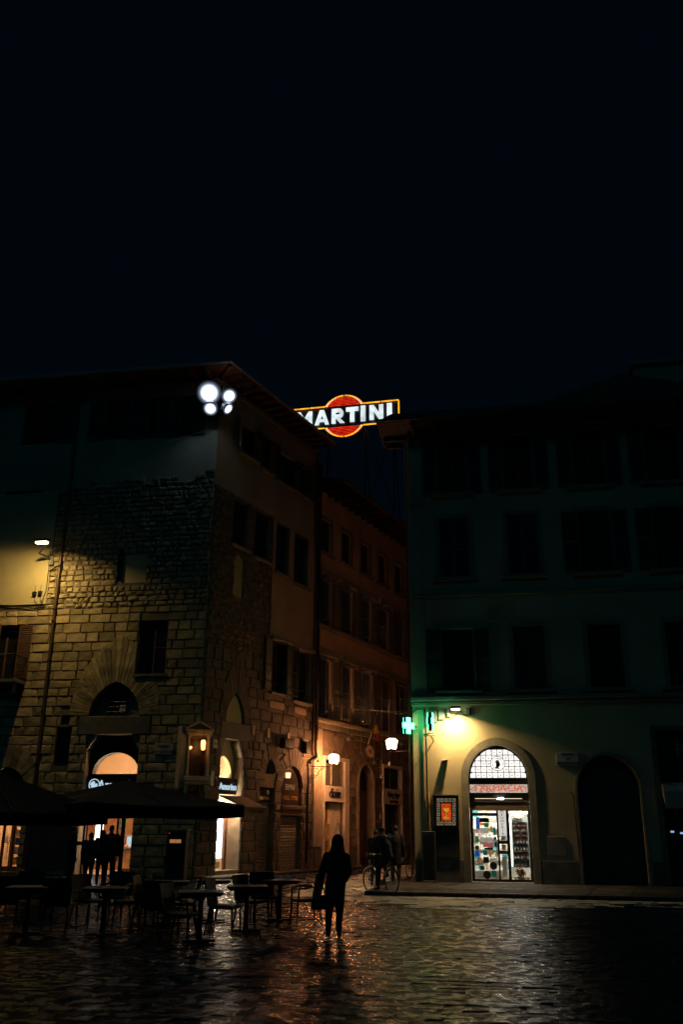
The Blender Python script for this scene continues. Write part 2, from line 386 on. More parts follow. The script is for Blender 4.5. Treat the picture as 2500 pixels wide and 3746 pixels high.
def voussoirs(parent, F, c, zs, ai, hi, ao, ho, n, proud, mtl, name='voussoir', gap=.012, th0=0.0, keep=None):
    for i in range(n):
        t0 = th0+(math.pi-2*th0)*i/n; t1 = th0+(math.pi-2*th0)*(i+1)/n
        g0 = gap/ray_arch(ao, ho, t0); g1 = gap/ray_arch(ao, ho, t1); po = []
        a0, a1 = t0+g0, t1-g1; j = rnd.uniform(-.03, .03)
        for t, (aa, hh) in ((a0, (ai, hi)), (a0, (ao, ho)), ((a0+a1)/2, (ao, ho)), (a1, (ao, ho)), (a1, (ai, hi)), ((a0+a1)/2, (ai, hi))):
            r = ray_arch(aa, hh, t)+(j if aa == ao else .004)
            while keep and keep[0]-.05 < c+r*math.cos(t) < keep[1]+.05 and keep[2]-.05 < zs+r*math.sin(t) < keep[3]+.05: r -= .02
            po.append((c+r*math.cos(t), zs+r*math.sin(t)))
        p = proud+rnd.uniform(-.008, .012)
        MB().prism(po, -p, .01).obj(name, mtl, parent, F.M)
def courses(x0, x1, z0, z1, ch, w0, w1, skips, jit=.0, inner=()):
    """coursed blocks: list of rectangles; skips are square openings to cut round, inner are arched ones to leave free"""
    out = []; z = z0
    while z < z1-.04:
        h = ch*rnd.uniform(.86, 1.14); zt = min(z+h, z1)
        if z1-zt < ch*.35: zt = z1
        x = x0-rnd.uniform(0, w0)
        while x < x1:
            ww = rnd.uniform(w0, w1); a, b = max(x, x0), min(x+ww, x1); x += ww
            if b-a < .06: continue
            segs = [(a, b)]
            for q in skips:
                if q[2] < zt-.03 and q[3] > z+.03:
                    ns = []
                    for s in segs:
                        if q[0] >= s[1] or q[1] <= s[0]: ns.append(s); continue
                        if q[0]-s[0] > .05: ns.append((s[0], q[0]))
                        if s[1]-q[1] > .05: ns.append((q[1], s[1]))
                    segs = ns
            for a2, b2 in segs:
                bad = False
                for o in inner:
                    for uu in (a2+.02, (a2+b2)/2, b2-.02):
                        if o[0] < uu < o[1] and z+.02 < arch_top(o, uu) and zt-.02 > o[2]: bad = True
                if not bad: out.append((a2, b2, z, zt))
        z = zt
    return out
def block_mesh(r, gap, proud, rough=.0, b=.018):
    x0, x1, z0, z1 = r; x0 += gap; x1 -= gap; z0 += gap; z1 -= gap
    b = min(b, (x1-x0)*.25, (z1-z0)*.25); j = lambda s: rnd.uniform(-s, s)
    p = proud+rnd.uniform(0, rough); cx, cz = (x0+x1)/2, (z0+z1)/2
    jb = min(rough*.6, .03)
    bk = [(x0+j(jb), .008, z0+j(jb)), (x1+j(jb), .008, z0+j(jb)), (x1+j(jb), .008, z1+j(jb)), (x0+j(jb), .008, z1+j(jb))]
    fr = []
    for i, (sx, sz) in enumerate(((1, 1), (-1, 1), (-1, -1), (1, -1))):
        fr.append((bk[i][0]+sx*(b+abs(j(jb))), -p+j(rough*.5+.004), bk[i][2]+sz*(b+abs(j(jb)))))
    vs = bk+fr+[(cx+j(.05)*(x1-x0), -p-rough*.35-.003, cz)]
    return vs, [(0, 1, 5, 4), (1, 2, 6, 5), (2, 3, 7, 6), (3, 0, 4, 7), (4, 5, 8), (5, 6, 8), (6, 7, 8), (7, 4, 8)]
def lay(parent, F, rects, gap, proud, rough, mtl, budget, name='stone', key=None):
    """the blocks that show largest become parts, the rest are handed back"""
    rest = []
    for i, r in enumerate(sorted(rects, key=key) if key else rects):
        vs, fs = block_mesh(r, gap, proud, rough)
        if i < budget:
            c = Vector(((r[0]+r[1])/2, 0, (r[2]+r[3])/2))
            MB().add([tuple(Vector(v)-c) for v in vs], fs).obj(name, mtl, parent, F.M @ Matrix.Translation(c))
        else: rest.append((vs, fs))
    return rest
def rest_obj(parent, F, rest, mtl, name='stones'):
    if not rest: return
    mb = MB()
    for vs, fs in rest: mb.add(vs, fs)
    tag(mb.obj(name, mtl, parent, F.M), kind='stuff')
def window(parent, F, o, y, frame='wood_dark', nx=2, nz=2, t=.06, glass='glass_dark'):
    x0, x1, z0, z1 = o[:4]; fr = MB()
    fr.box(x0, x0+t, y, y+.06, z0, z1); fr.box(x1-t, x1, y, y+.06, z0, z1)
    fr.box(x0+t, x1-t, y, y+.06, z0, z0+t); fr.box(x0+t, x1-t, y, y+.06, z1-t, z1)
    for i in range(1, nx):
        x = x0+(x1-x0)*i/nx; fr.box(x-t*.6, x+t*.6, y+.003, y+.055, z0+t, z1-t)
    for i in range(1, nz):
        z = z0+(z1-z0)*i/nz
        for k in range(nx):
            xa = x0+(x1-x0)*k/nx+t; xb = x0+(x1-x0)*(k+1)/nx-t; fr.box(xa, xb, y+.008, y+.05, z-t*.3, z+t*.3)
    wn = fr.obj('window', frame, parent, F.M)
    for k in range(nx):
        xa = x0+(x1-x0)*k/nx+t*.6; xb = x0+(x1-x0)*(k+1)/nx-t*.6
        MB().box(xa, xb, y+.03, y+.036, z0+t*.8, z1-t*.8).obj('pane', glass, wn, F.M)
    return wn
_sh = {}
def shutter(parent, F, hx, hz, wd, ht, ang, mtl='shutter_green', y=-.03, side=1, pitch=.07):
    """louvred leaf hinged at (hx, hz); side 1 opens to the right; ang is how far it is swung from the wall plane"""
    k = (round(wd, 2), round(ht, 2), mtl, pitch)
    if k not in _sh:
        mb = MB(); t = .05
        mb.box(0, t, -.02, .02, 0, ht); mb.box(wd-t, wd, -.02, .02, 0, ht)
        for z in (0, ht*.46, ht-t*1.4): mb.box(t, wd-t, -.018, .018, z, z+t*1.4)
        n = int(ht/pitch)
        for i in range(1, n):
            z = i*ht/n
            if abs(z-ht*.48) < .05: continue
            mb.add([(t, -.018, z-.022), (wd-t, -.018, z-.022), (wd-t, .018, z+.022), (t, .018, z+.022),
                    (t, -.018, z-.012), (wd-t, -.018, z-.012), (wd-t, .018, z+.032), (t, .018, z+.032)],
                   [(0, 1, 2, 3), (7, 6, 5, 4), (0, 4, 5, 1), (2, 6, 7, 3)])
        _sh[k] = mb.mesh('shutter', mtl)
    Mx = F.M @ T(hx, y, hz) @ RZ(-ang if side > 0 else 180+ang)
    return link('shutter', _sh[k], parent, Mx)
def rollup(parent, F, x0, x1, z0, z1, y, mtl='roller', pitch=.11, name='roller_shutter'):
    n = max(4, int((z1-z0)/pitch)); prof = []
    for i in range(n):
        z = z0+(z1-z0)*i/n; d = (z1-z0)/n
        prof += [(y, z), (y-.022, z+d*.25), (y-.022, z+d*.7), (y, z+d*.95)]
    prof.append((y, z1)); mb = MB()
    mb.add([(x, yy, z) for yy, z in prof for x in (x0, x1)], [(2*i, 2*i+1, 2*i+3, 2*i+2) for i in range(len(prof)-1)])
    return mb.obj(name, mtl, parent, F.M)
def rect(F, xa, ya, xb, yb, y=0.0):
    """square opening from its photo corners on wall F"""
    u0, z1 = F.p(xa, ya, y); u1, z0 = F.p(xb, yb, y); return (u0, u1, z0, z1, 0)

# ================================================================== 1  the ground
GA = Face((0, 20), -11)
g = MB().add([(-90, -4, -.03), (90, -4, -.03), (90, 160, -.03), (-90, 160, -.03)], [(0, 1, 2, 3)]).obj('piazza_ground', 'joint')
tag(g, 'dark wet stone slab paving of the piazza', kind='structure')
Gi = GA.M.inverted(); slabs = []
v = -14.5
while v < 34:
    dv = rnd.uniform(.21, .33); u = -24-rnd.random()
    while u < 26:
        du = rnd.uniform(.26, .62); c = GA.M @ Vector((u+du/2, v+dv/2, 0))
        D = c.y; lim = .44*D+2
        inR = (FR.M.inverted() @ Vector((c.x, c.y, 0)))
        inA = (FA.M.inverted() @ Vector((c.x, c.y, 0))); inS = (FS.M.inverted() @ Vector((c.x, c.y, 0)))
        if 7.2 < D < 66 and -lim < c.x < lim and not (inR.x > -.6 and inR.y > -5.2) and not (inA.y > .3 and inS.y > .3):
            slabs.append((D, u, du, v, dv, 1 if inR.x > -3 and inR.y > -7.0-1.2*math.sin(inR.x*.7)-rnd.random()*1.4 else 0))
        u += du
    v += dv
slabs.sort(); mass = MB()
def slab_mb(u, du, v, dv):
    g_ = .002; x0, x1, y0, y1 = u+g_, u+du-g_, v+g_, v+dv-g_; j = lambda s: rnd.uniform(-s, s)
    tx, ty, h = j(.013), j(.015), j(.0035); vs = []
    for iy in range(4):
        for ix in range(4):
            a, b = ix/3, iy/3; e = (ix in (0, 3)) or (iy in (0, 3))
            vs.append((x0+(x1-x0)*a+(j(.004) if e else j(.03)), y0+(y1-y0)*b+(j(.004) if e else j(.02)),
                       h+tx*(a-.5)+ty*(b-.5)-(.0045 if e else 0)+j(.0032)))
    fs = [(iy*4+ix, iy*4+ix+1, iy*4+ix+5, iy*4+ix+4) for iy in range(3) for ix in range(3)]
    b = len(vs); per = [0, 1, 2, 3, 7, 11, 15, 14, 13, 12, 8, 4]
    vs += [(vs[i][0], vs[i][1], -.04) for i in per]
    fs += [(per[i], b+i, b+(i+1) % 12, per[(i+1) % 12]) for i in range(12)]
    return vs, fs
vis = []
for s in slabs:
    c = GA.M @ Vector((s[1]+s[2]/2, s[3]+s[4]/2, 0)); d = c-Vector((0, 0, EYE)); z = d.dot(_f)
    px, py = 1250+FPX*d.dot(_R)/z, 1873-FPX*d.dot(_u)/z
    vis.append((0 if -40 < px < 2540 and py < 3790 else 1, s))
vis.sort(key=lambda q: (q[0], q[1][0]))
for i, (_, s) in enumerate(vis):
    vs, fs = slab_mb(*s[1:5])
    if i < 300:
        c = Vector((s[1]+s[2]/2, s[3]+s[4]/2, 0)); o = MB().add([tuple(Vector(q)-c) for q in vs], fs)
        o.obj('paving_slab', 'paving_gutter_lit' if s[5] else 'paving', g, GA.M @ Matrix.Translation(c))
    else: mass.add(vs, fs, s[5])
tag(mass.obj('paving_slabs', ['paving', 'paving_gutter_lit'], g, GA.M), kind='stuff')
# pavement in front of the pharmacy house, with kerb stones
pv = MB(); pv.box(-.55, 40, -5.0, .6, -.03, .085); pv.box(-.55, .4, .6, 40, -.03, .085)
pvo = tag(pv.obj('pavement', 'joint', None, FR.M), 'grey flagstone pavement in front of the pharmacy house', kind='structure')
x = -.55; k = 0
while x < 12:
    wd = rnd.uniform(1.1, 1.7); sk = .45
    ys = [-5.0, -3.3, -1.6, 0.0]
    for a, b in zip(ys, ys[1:]):
        x0, x1 = max(x+.01+sk*(a+5)*.35, -.54), x+wd-.01+sk*(a+5)*.35; y2 = b-.012
        xa = max(x+.01+sk*(b+5)*.35, -.54); xb = x+wd-.01+sk*(b+5)*.35
        if x == -.55: x0 = xa = -.54
        MB().slab([(x0, a), (x1, a), (xb, y2), (xa, y2)], .07, .097+rnd.uniform(-.003, .004)).obj('flagstone', 'sidewalk', pvo, FR.M)
    x += wd
x = -.85
while x < 12:
    wd = rnd.uniform(.9, 1.4)
    kb = MB(); kb.add([(x+.006, -5.32, -.03), (x+wd-.006, -5.32, -.03), (x+wd-.006, -5.32, .075), (x+.006, -5.32, .075),
                       (x+.006, -5.29, .105), (x+wd-.006, -5.29, .105), (x+wd-.006, -5.01, .107), (x+.006, -5.01, .107)],
                      [(0, 1, 2, 3), (3, 2, 5, 4), (4, 5, 6, 7), (0, 3, 4, 7), (1, 6, 5, 2)])
    kb.obj('kerb_stone', 'kerb', pvo, FR.M); x += wd
for yy in range(6):
    y0 = -5.0+yy*1.4
    if y0 > 20: break
    MB().box(-.85, -.56, y0+.006, y0+1.394, -.03, .106).obj('kerb_stone', 'kerb', pvo, FR.M)
# narrow pavement along the palace side of the street
pw = MB(); pw.box(0, 24, -1.1, .3, -.03, .06)
tag(pw.obj('side_pavement', 'sidewalk', None, FS.M), 'narrow raised stone pavement along the lit street', kind='structure')
# ================================================================== 2  the stone palace on the corner
pal = thing('stone_palace', 'tall corner palace with rough stone walls, arched shop openings and wide eaves', 'building', FA.M)
SH = (-4.55, -2.42, 0, 5.08, 0)                    # shop opening on the square
NI = (-4.58, -2.52, 5.80, 5.80, 1.32)              # blind lunette above its lintel
W1 = (-2.78, -1.60, 7.40, 9.55, 0)
WL = (-9.30, -7.95, 7.30, 9.50, 0)
LS = (-8.55, -6.90, .12, 3.0, .9)                  # arched shop window at the left
DK = (-5.85, -5.25, 3.95, 5.40, 0)
HO = (-5.72, -5.38, 5.50, 5.86, 0)
PT = (-3.74, -2.72, 11.13, 12.40, 0)               # plastered-up window
SL = (-3.98, -3.74, 11.2, 12.60, 0)
UP = [rect(FA, *q) for q in ((347, 1787, 452, 1966), (547, 1768, 643, 1960), (22, 1800, 127, 1985),
                             (390, 1467, 486, 1602), (530, 1458, 612, 1598), (630, 1450, 706, 1590), (95, 1487, 205, 1620))]
UPs = [u for u in UP if u[3] < 15.3]; UPp = [u for u in UP if u[3] >= 15.3]
low = MB(); wall(low, -16, 0, 0, 15.3, [SH+(.5,), NI+(.28,), W1+(.3,), WL+(.3,), LS+(.35,), DK+(.4,), HO+(.25,), PT+(.07,), SL+(.3,)]+[u+(.25,) for u in UPs], .3)
low.obj('wall', 'mortar', pal, FA.M)
upw = MB(); wall(upw, -16, 0, 15.3, 20.2, [u+(.25,) for u in UPp], .25)
upw.obj('upper_wall', 'plaster_upper', pal, FA.M)
MB().box(-16, -6.95, -.06, -.002, 10.36, 15.29).obj('plaster_coat', 'plaster_ochre', pal, FA.M)
MB().box(PT[0], PT[1], .066, .08, PT[2], PT[3]).obj('blocked_window', 'plaster_ochre', pal, FA.M)
MB().box(SL[0], SL[1], .29, .3, SL[2], SL[3]).obj('niche_back', 'mortar', pal, FA.M)
MB().box(DK[0], DK[1], .39, .4, DK[2], DK[3]).obj('niche_back', 'dark_paint', pal, FA.M)
MB().box(HO[0], HO[1], .24, .25, HO[2], HO[3]).obj('niche_back', 'mortar', pal, FA.M)
# masonry of the front
fanO = (-3.55-1.88, -3.55+1.95, 5.8, 5.8, 3.2)
sk = [SH[:4], (-4.95, -2.0, 5.08, 5.80), W1[:4], WL[:4], DK[:4], HO[:4], (LS[0], LS[1], 0, 3.9)]+[u[:4] for u in UPs]
ash = courses(-12, -.02, .02, 10.12, .365, .42, 1.0, sk, inner=[NI])
ash = [r for r in ash if not (r[0] > -5.2 and r[1] < -1.9 and 5.85 < r[2] < 8.0 and all(((c+3.55)/1.6)**2+((r[2]+.1-5.8)/2.6)**2 < .9 for c in (r[0], r[1])))]
key = lambda r: 0 if (r[0] > -8.2 and 5.0 < r[2] < 10.2) else 1
rest = lay(pal, FA, ash, .011, .035, .022, 'ashlar', 175, key=key)
rest_obj(pal, FA, rest, 'ashlar')
rub = courses(-6.93, -.02, 10.14, 15.28, .225, .16, .5, [PT[:4], (SL[0], SL[1], SL[2], SL[3])]+[u[:4] for u in UPs])
rub += [r for r in courses(-6.93, -.02, 15.3, 15.95, .21, .16, .5, []) if rnd.random() < (.62 if r[2] < 15.45 else .3 if r[2] < 15.65 else .12)]
rest = lay(pal, FA, rub, .010, .030, .05, 'rubble', 125, key=lambda r: r[2]+(5 if r[0] > -2.2 else 0))
rest_obj(pal, FA, rest, 'rubble')
voussoirs(pal, FA, -3.55, 5.8, 1.03, 1.32, 1.86, 3.22, 35, .055, 'ashlar', th0=.02, keep=(W1[0], W1[1], W1[2]-.1, W1[3]), gap=.014)
voussoirs(pal, FA, (LS[0]+LS[1])/2, 3.0, .825, .9, 1.5, 1.75, 13, .06, 'ashlar')
MB().bev(-4.95, -2.02, -.06, .01, 5.10, 5.79, .02).obj('lintel', 'stone_dark', pal, FA.M)
# barred window in the lunette
MB().prism(outline(NI, 14), .275, .29).obj('lunette_fill', 'stone_dark', pal, FA.M)
bw = window(pal, FA, (-3.92, -3.15, 5.86, 6.86), .22, nx=2, nz=2, t=.05)
for k in range(5): MB().tube([(-3.98, .14, 5.98+k*.19), (-3.10, .14, 5.98+k*.19)], .014, 6).obj('bar', 'iron', bw, FA.M)
for k in range(4): MB().tube([(-3.84+k*.2, .14, 5.84), (-3.84+k*.2, .14, 6.95)], .012, 6).obj('bar', 'iron', bw, FA.M)
MB().box(-3.42, -3.2, .20, .215, 5.95, 6.25).obj('paper_notice', 'paper', bw, FA.M)
# corbels of the shop opening
for sx, cx in ((1, SH[0]), (-1, SH[1])):
    pr = [(0, 5.08), (.34, 5.08), (.33, 4.98), (.26, 4.86), (.15, 4.76), (.08, 4.62), (0, 4.55)]
    MB().prism([(cx+sx*a, z) for a, z in pr][::sx], .0+.02, .46).obj('corbel', 'stone_trim', pal, FA.M)
# windows of the front
window(pal, FA, W1, .22)
MB().box(W1[0]-.1, W1[1]+.1, -.12, .2, W1[2]-.1, W1[2]).obj('sill', 'stone_dark', pal, FA.M)
window(pal, FA, WL, .24, 'shutter_brown')
shutter(pal, FA, WL[1]+.01, WL[2]+.02, .58, 2.16, 2, 'shutter_brown', side=1, y=-.075, pitch=.085)
shutter(pal, FA, WL[0]+.5, WL[2]+.02, .58, 2.16, 62, 'shutter_brown', side=1, y=-.05, pitch=.085)
for u in UP:
    window(pal, FA, u, .18)
    hw = (u[1]-u[0])/2
    if u[2] > 15.3:
        shutter(pal, FA, u[1]+.01, u[2], hw, u[3]-u[2], 3, 'shutter_green', side=1, y=-.04)
        if u[0] > -9: shutter(pal, FA, u[0]-.01, u[2], hw, u[3]-u[2], 3, 'shutter_green', side=-1, y=-.04)
# balcony
bal = MB(); bal.box(-10.4, -7.42, -.85, .0, 7.08, 7.2); bal.box(-9.9, -9.7, -.5, 0, 6.7, 7.08); bal.box(-7.9, -7.7, -.5, 0, 6.7, 7.08)
bo = bal.obj('balcony', 'stone_dark', pal, FA.M)
rl = MB(); rl.tube([(-10.4, -.82, 8.1), (-7.45, -.82, 8.1), (-7.45, -.02, 8.1)], .025, 6); rl.tube([(-10.4, -.82, 7.3), (-7.45, -.82, 7.3), (-7.45, -.02, 7.3)], .02, 6)
rl.obj('handrail', 'iron', bo, FA.M)
for k in range(23): MB().tube([(-10.3+k*.125, -.82, 7.2), (-10.3+k*.125, -.82, 8.1)], .011, 5).obj('baluster', 'iron', bo, FA.M)
for k in range(6): MB().tube([(-7.45, -.72+k*.125, 7.2), (-7.45, -.72+k*.125, 8.1)], .011, 5).obj('baluster', 'iron', bo, FA.M)
# rain pipe, ties and cables
pp = MB(); pp.tube([(-6.46, -.17, z) for z in (12.7, 10, 8, 6, 3.2)]+[(-6.46, -.17, .25), (-6.46, -.3, .12)], .058, 10)
po = pp.obj('rain_pipe', 'pipe_copper', pal, FA.M)
for z in (11.9, 10.1, 9.6, 8, 6, 4, 2): MB().lathe((-6.46, -.17, z), [(.066, -.05), (.075, -.03), (.075, .03), (.066, .05)], 10).box(-6.48, -6.44, -.13, .0, z-.015, z+.015).obj('pipe_collar', 'iron', po, FA.M)
MB().tube([(-6.46, -.17, 12.7), (-6.46, -.17, 16), (-6.5, -.17, 19.6), (-6.5, -.4, 20.0)], .055, 10).obj('rain_pipe', 'pipe_copper', pal, FA.M)
MB().tube([(-6.98, -.05, 11.75), (-6.5, -.23, 11.92), (-6.35, -.25, 12.0)], .02, 6).obj('iron_tie', 'iron', pal, FA.M)
cb = MB()
for dz, dy in ((0, -.09), (-.06, -.1), (.05, -.08)):
    cb.tube([(-12+i*.42, dy, 10.27+dz+.05*math.sin(i*.9+dz*30)-(.10 if i == 11 else 0)) for i in range(13)], .018, 5)
cb.tube([(-7.35, -.1, 10.2), (-7.1, -.12, 10.42), (-6.98, -.1, 10.9), (-6.98, -.1, 12.6)], .014, 5)
cb.obj('cables', 'iron', pal, FA.M)
for x_, z_ in ((-7.55, 10.72), (-7.3, 10.74)):
    jb = MB(); jb.bev(x_, x_+.15, -.16, -.06, z_, z_+.16, .01); jb.tube([(x_+.08, -.1, z_+.1), (x_+.08, -.1, z_+.42)], .01, 5); jb.tube([(x_+.08, -.1, z_+.05), (x_+.12, -.1, z_-.22), (x_+.25, -.1, z_-.34)], .012, 5)
    jb.obj('junction_box', 'iron', pal, FA.M)
# ------------------------------------------------ street side of the palace
SS = (1.42, 3.0, .0, 5.06, 0)
SN = (1.60, 2.92, 5.74, 5.74, 1.16)
SW = (4.82, 5.50, 3.90, 3.98, .5)
SD = (4.38, 5.55, 0, 3.35, 0)
SE = (6.14, 7.91, 0, 3.42, .89)
def srect(xa, ya, xb, yb):
    u0, zt = FS.p(xa, ya); u1, zb = FS.p(xb, yb); return (u0, u1, zb, zt, 0)
SU = [srect(857, 1816, 905, 2015), srect(936, 1857, 985, 2061), srect(1010, 1903, 1054, 2112), srect(1076, 1944, 1124, 2153)]
SP = [srect(885, 1545, 938, 1690), srect(958, 1590, 995, 1735), srect(1015, 1640, 1085, 1800), srect(1098, 1700, 1128, 1830)]
SL2 = [srect(995, 2340, 1049, 2545), srect(1073, 2370, 1130, 2576)]
BA = (FS.p(857, 2060)[0], FS.p(893, 2080)[0], FS.p(893, 2194)[1], FS.p(893, 2075)[1], .45)
sw = MB(); wall(sw, 0, 8.85, 0, 15.3, [SS+(.55,), SN+(.07,), SW+(.3,), SD+(.3,), SE+(.22,), BA+(.07,)]+[q+(.28,) for q in SU+SL2 if q[3] < 15.3], .3)
sw.obj('side_wall', 'mortar', pal, FS.M)
su = MB(); wall(su, 0, 8.85, 15.3, 20.2, [q+(.25,) for q in SP+SU if q[3] >= 15.3], .25)
su.obj('upper_side_wall', 'plaster_upper', pal, FS.M)
zc0 = FS.p(985, 2125)[1]
cm = MB(); wall(cm, 4.72, 8.85, 8.62, 15.29, [q for q in SU+SL2 if q[0] > 4.7 and q[3] < 15.3], .05)
for i in range(len(cm.v)): cm.v[i] = (cm.v[i][0], cm.v[i][1]-.055, cm.v[i][2])
cm.obj('plaster_coat', 'plaster_street', pal, FS.M)
MB().prism(outline(SN, 14), .066, .08).obj('blind_arch', 'plaster_ochre', pal, FS.M)
MB().prism(outline(BA, 14), .066, .08).obj('blind_arch', 'plaster_ochre', pal, FS.M)
PR = [srect(983, 2561, 1036, 2600), srect(1075, 2584, 1117, 2618)]
for q in PR: MB().bev(q[0], q[1], -.06, .01, q[2], q[3], .01).obj('plaster_patch', 'plaster_street', pal, FS.M)
sk = [SS[:4], (1.3, 3.4, 5.06, 5.72), SD[:4], (SE[0], SE[1], 0, 3.42)]+[q[:4] for q in SL2+PR+SU]+[(BA[0], BA[1], BA[2], BA[3]+.4)]
sb = courses(.02, 8.83, .02, 8.6, .40, .5, 1.05, sk, inner=[SN, SW, SE])
sb = [r for r in sb if not any(abs((r[0]+r[1])/2-c) < a*.8 and z0 < (r[2]+r[3])/2 < z0+h*.72 for c, a, z0, h in ((2.26, 1.1, 5.8, 2.6), (7.02, 1.4, 3.45, 1.6), (5.15, .85, 4.0, 1.0)))]
rest = lay(pal, FS, sb, .012, .035, .018, 'ashlar_shaded', 0)
rest_obj(pal, FS, rest, 'ashlar_shaded')
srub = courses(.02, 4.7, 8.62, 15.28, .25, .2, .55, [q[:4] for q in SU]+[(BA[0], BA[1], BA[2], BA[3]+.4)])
rest_obj(pal, FS, lay(pal, FS, srub, .01, .03, .045, 'rubble_shaded', 0), 'rubble_shaded')
voussoirs(pal, FS, 2.26, 5.74, .66, 1.16, 1.12, 2.72, 23, .06, 'ashlar_shaded')
voussoirs(pal, FS, 5.15, 3.95, .36, .58, .88, 1.22, 13, .06, 'ashlar_shaded')
voussoirs(pal, FS, 7.025, 3.42, .885, .89, 1.42, 1.66, 17, .06, 'ashlar_shaded')
MB().bev(1.28, 3.42, -.07, .01, 5.07, 5.72, .02).obj('lintel', 'stone_dark', pal, FS.M)
for sx, cx in ((1, SS[0]), (-1, SS[1])):
    pr = [(0, 5.06), (.30, 5.06), (.29, 4.94), (.22, 4.80), (.12, 4.66), (.06, 4.5), (0, 4.42)]
    MB().prism([(cx+sx*a, z) for a, z in pr][::sx], .02, .5).obj('corbel', 'stone_trim', pal, FS.M)
for q in SU+SP+SL2:
    window(pal, FS, q, .2)
    hw = (q[1]-q[0])/2
    if q in SP or q in SL2:
        shutter(pal, FS, q[0]-.01, q[2], hw, q[3]-q[2], 25 if q is SP[0] else 6, 'shutter_grey' if q is SP[0] else 'shutter_green', side=-1, y=-.08)
        shutter(pal, FS, q[1]+.01, q[2], hw, q[3]-q[2], 6, 'shutter_green', side=1, y=-.08)
    MB().box(q[0]-.1, q[1]+.1, -.16, .18, q[2]-.12, q[2]-.003).obj('sill', 'stone_trim', pal, FS.M)
for q in SL2: MB().box(q[0]-.2, q[1]+.2, -.24, -.05, q[3]+.02, q[3]+.16).obj('hood', 'stone_trim', pal, FS.M)
# putlog holes with stone cheeks
for xa, ya, xb, yb in ((918, 2652, 927, 2690), (973, 2662, 982, 2700), (1047, 2680, 1056, 2720)):
    q = srect(xa, ya, xb, yb); MB().bev(q[0], q[1], -.09, .01, q[2], q[3], .01).obj('stone_bracket', 'stone_pale', pal, FS.M)
# shuttered doors of the street side
rollup(pal, FS, SD[0]+.05, SD[1]-.05, .05, 2.75, .26)
MB().box(SD[0], SD[1], .2, .3, 2.75, 3.35).obj('door_head', 'sign_dark', pal, FS.M)
MB().prism(outline(SW, 10), .28, .29).obj('pane', 'glass_dark', pal, FS.M)
rollup(pal, FS, SE[0]+.04, SE[1]-.04, .05, 2.55, .2)
MB().bev(SE[0]-.05, SE[1]+.05, -.1, .2, 2.5, 2.66, .02).obj('transom', 'wood_dark', pal, FS.M)
MB().bev(SE[0], SE[1], -.03, .2, 2.25, 2.5, .01).obj('transom', 'wood_dark', pal, FS.M)
# rain pipes between the two houses
for u, y, zb in ((8.72, -.12, 4.9), (8.92, -.16, 4.7), (9.08, -.13, 5.6)):
    q = MB(); q.tube([(u, y, 19.5), (u, y, 12), (u, y, zb+.5), (u+.05, y-.02, zb+.15), (u-.25, y-.02, zb), (u-.55, y, zb-.15)] if u == 8.92 else [(u, y, 19.5), (u, y, 10), (u, y, zb)], .062, 10)
    q.obj('rain_pipe', 'pipe_copper' if u != 8.92 else 'iron', pal, FS.M)
MB().tube([(8.35, -.1, 4.55), (8.35, -.1, .3)], .04, 8).obj('rain_pipe', 'iron', pal, FS.M)
MB().tube([(8.88, -.2, 9.4), (8.88, -.2, 6.3)], .02, 6).obj('conduit', 'steel', pal, FS.M)
# eaves and roof
def cross(p, d, q, e):
    t = ((q.x-p.x)*e.y-(q.y-p.y)*e.x)/(d.x*e.y-d.y*e.x); return p+d*t
e0 = cross(FA.w(0, -1.0, 0), FA.d, FS.w(0, -1.0, 0), FS.d)
eL = FA.w(-16, -1.0, 0); eR = FS.w(8.85, -1.0, 0); iL = FA.w(-16, .3, 0); i0 = C0+(C0-e0)*.3; iR = FS.w(8.85, .3, 0)
ev = MB()
for a, b, c, d in ((eL, e0, i0, iL), (e0, eR, iR, i0)):
    ev.slab([(q.x, q.y) for q in (a, b, c, d)], 20.28, 20.36)
ev.obj('eave', 'wood_brown', pal, I4)
bk = FA.w(-8, 9, 0)
rf = MB(); rf.add([(eL.x, eL.y, 20.37), (e0.x, e0.y, 20.37), (eR.x, eR.y, 20.37), (iR.x-6, iR.y+3, 22.6), (bk.x, bk.y, 23.0), (FA.w(-16, 9, 0).x, FA.w(-16, 9, 0).y, 23)],
                  [(0, 1, 4, 5), (1, 2, 3, 4)])
rf.obj('roof', 'tile', pal, I4)
gt = MB(); gt.tube([(q.x, q.y, 20.40) for q in (eL, e0, eR)], .075, 8); gt.obj('gutter', 'zinc', pal, I4)
for k in range(24):
    u = -15.6+k*.66; a = FA.w(u, .1, 0); b = FA.w(u, -.94, 0)
    if u < .2: MB().add([], []).box(u-.05, u+.05, -.94, .1, 20.10, 20.275).obj('rafter', 'wood_brown', pal, FA.M)
for k in range(14):
    u = .25+k*.63
    if u < 8.8: MB().box(u-.05, u+.05, -.94, .1, 20.10, 20.275).obj('rafter', 'wood_brown', pal, FS.M)
dgm = MB(); dgm.tube([(C0.x, C0.y, 20.18), (e0.x, e0.y, 20.2)], .07, 6).obj('hip_rafter', 'wood_brown', pal, I4)
MB().box(-16, .02, -.09, -.003, 19.9, 20.08).obj('cornice', 'stone_trim', pal, FA.M)
MB().box(-.02, 8.85, -.09, -.003, 19.9, 20.08).obj('cornice', 'stone_trim', pal, FS.M)
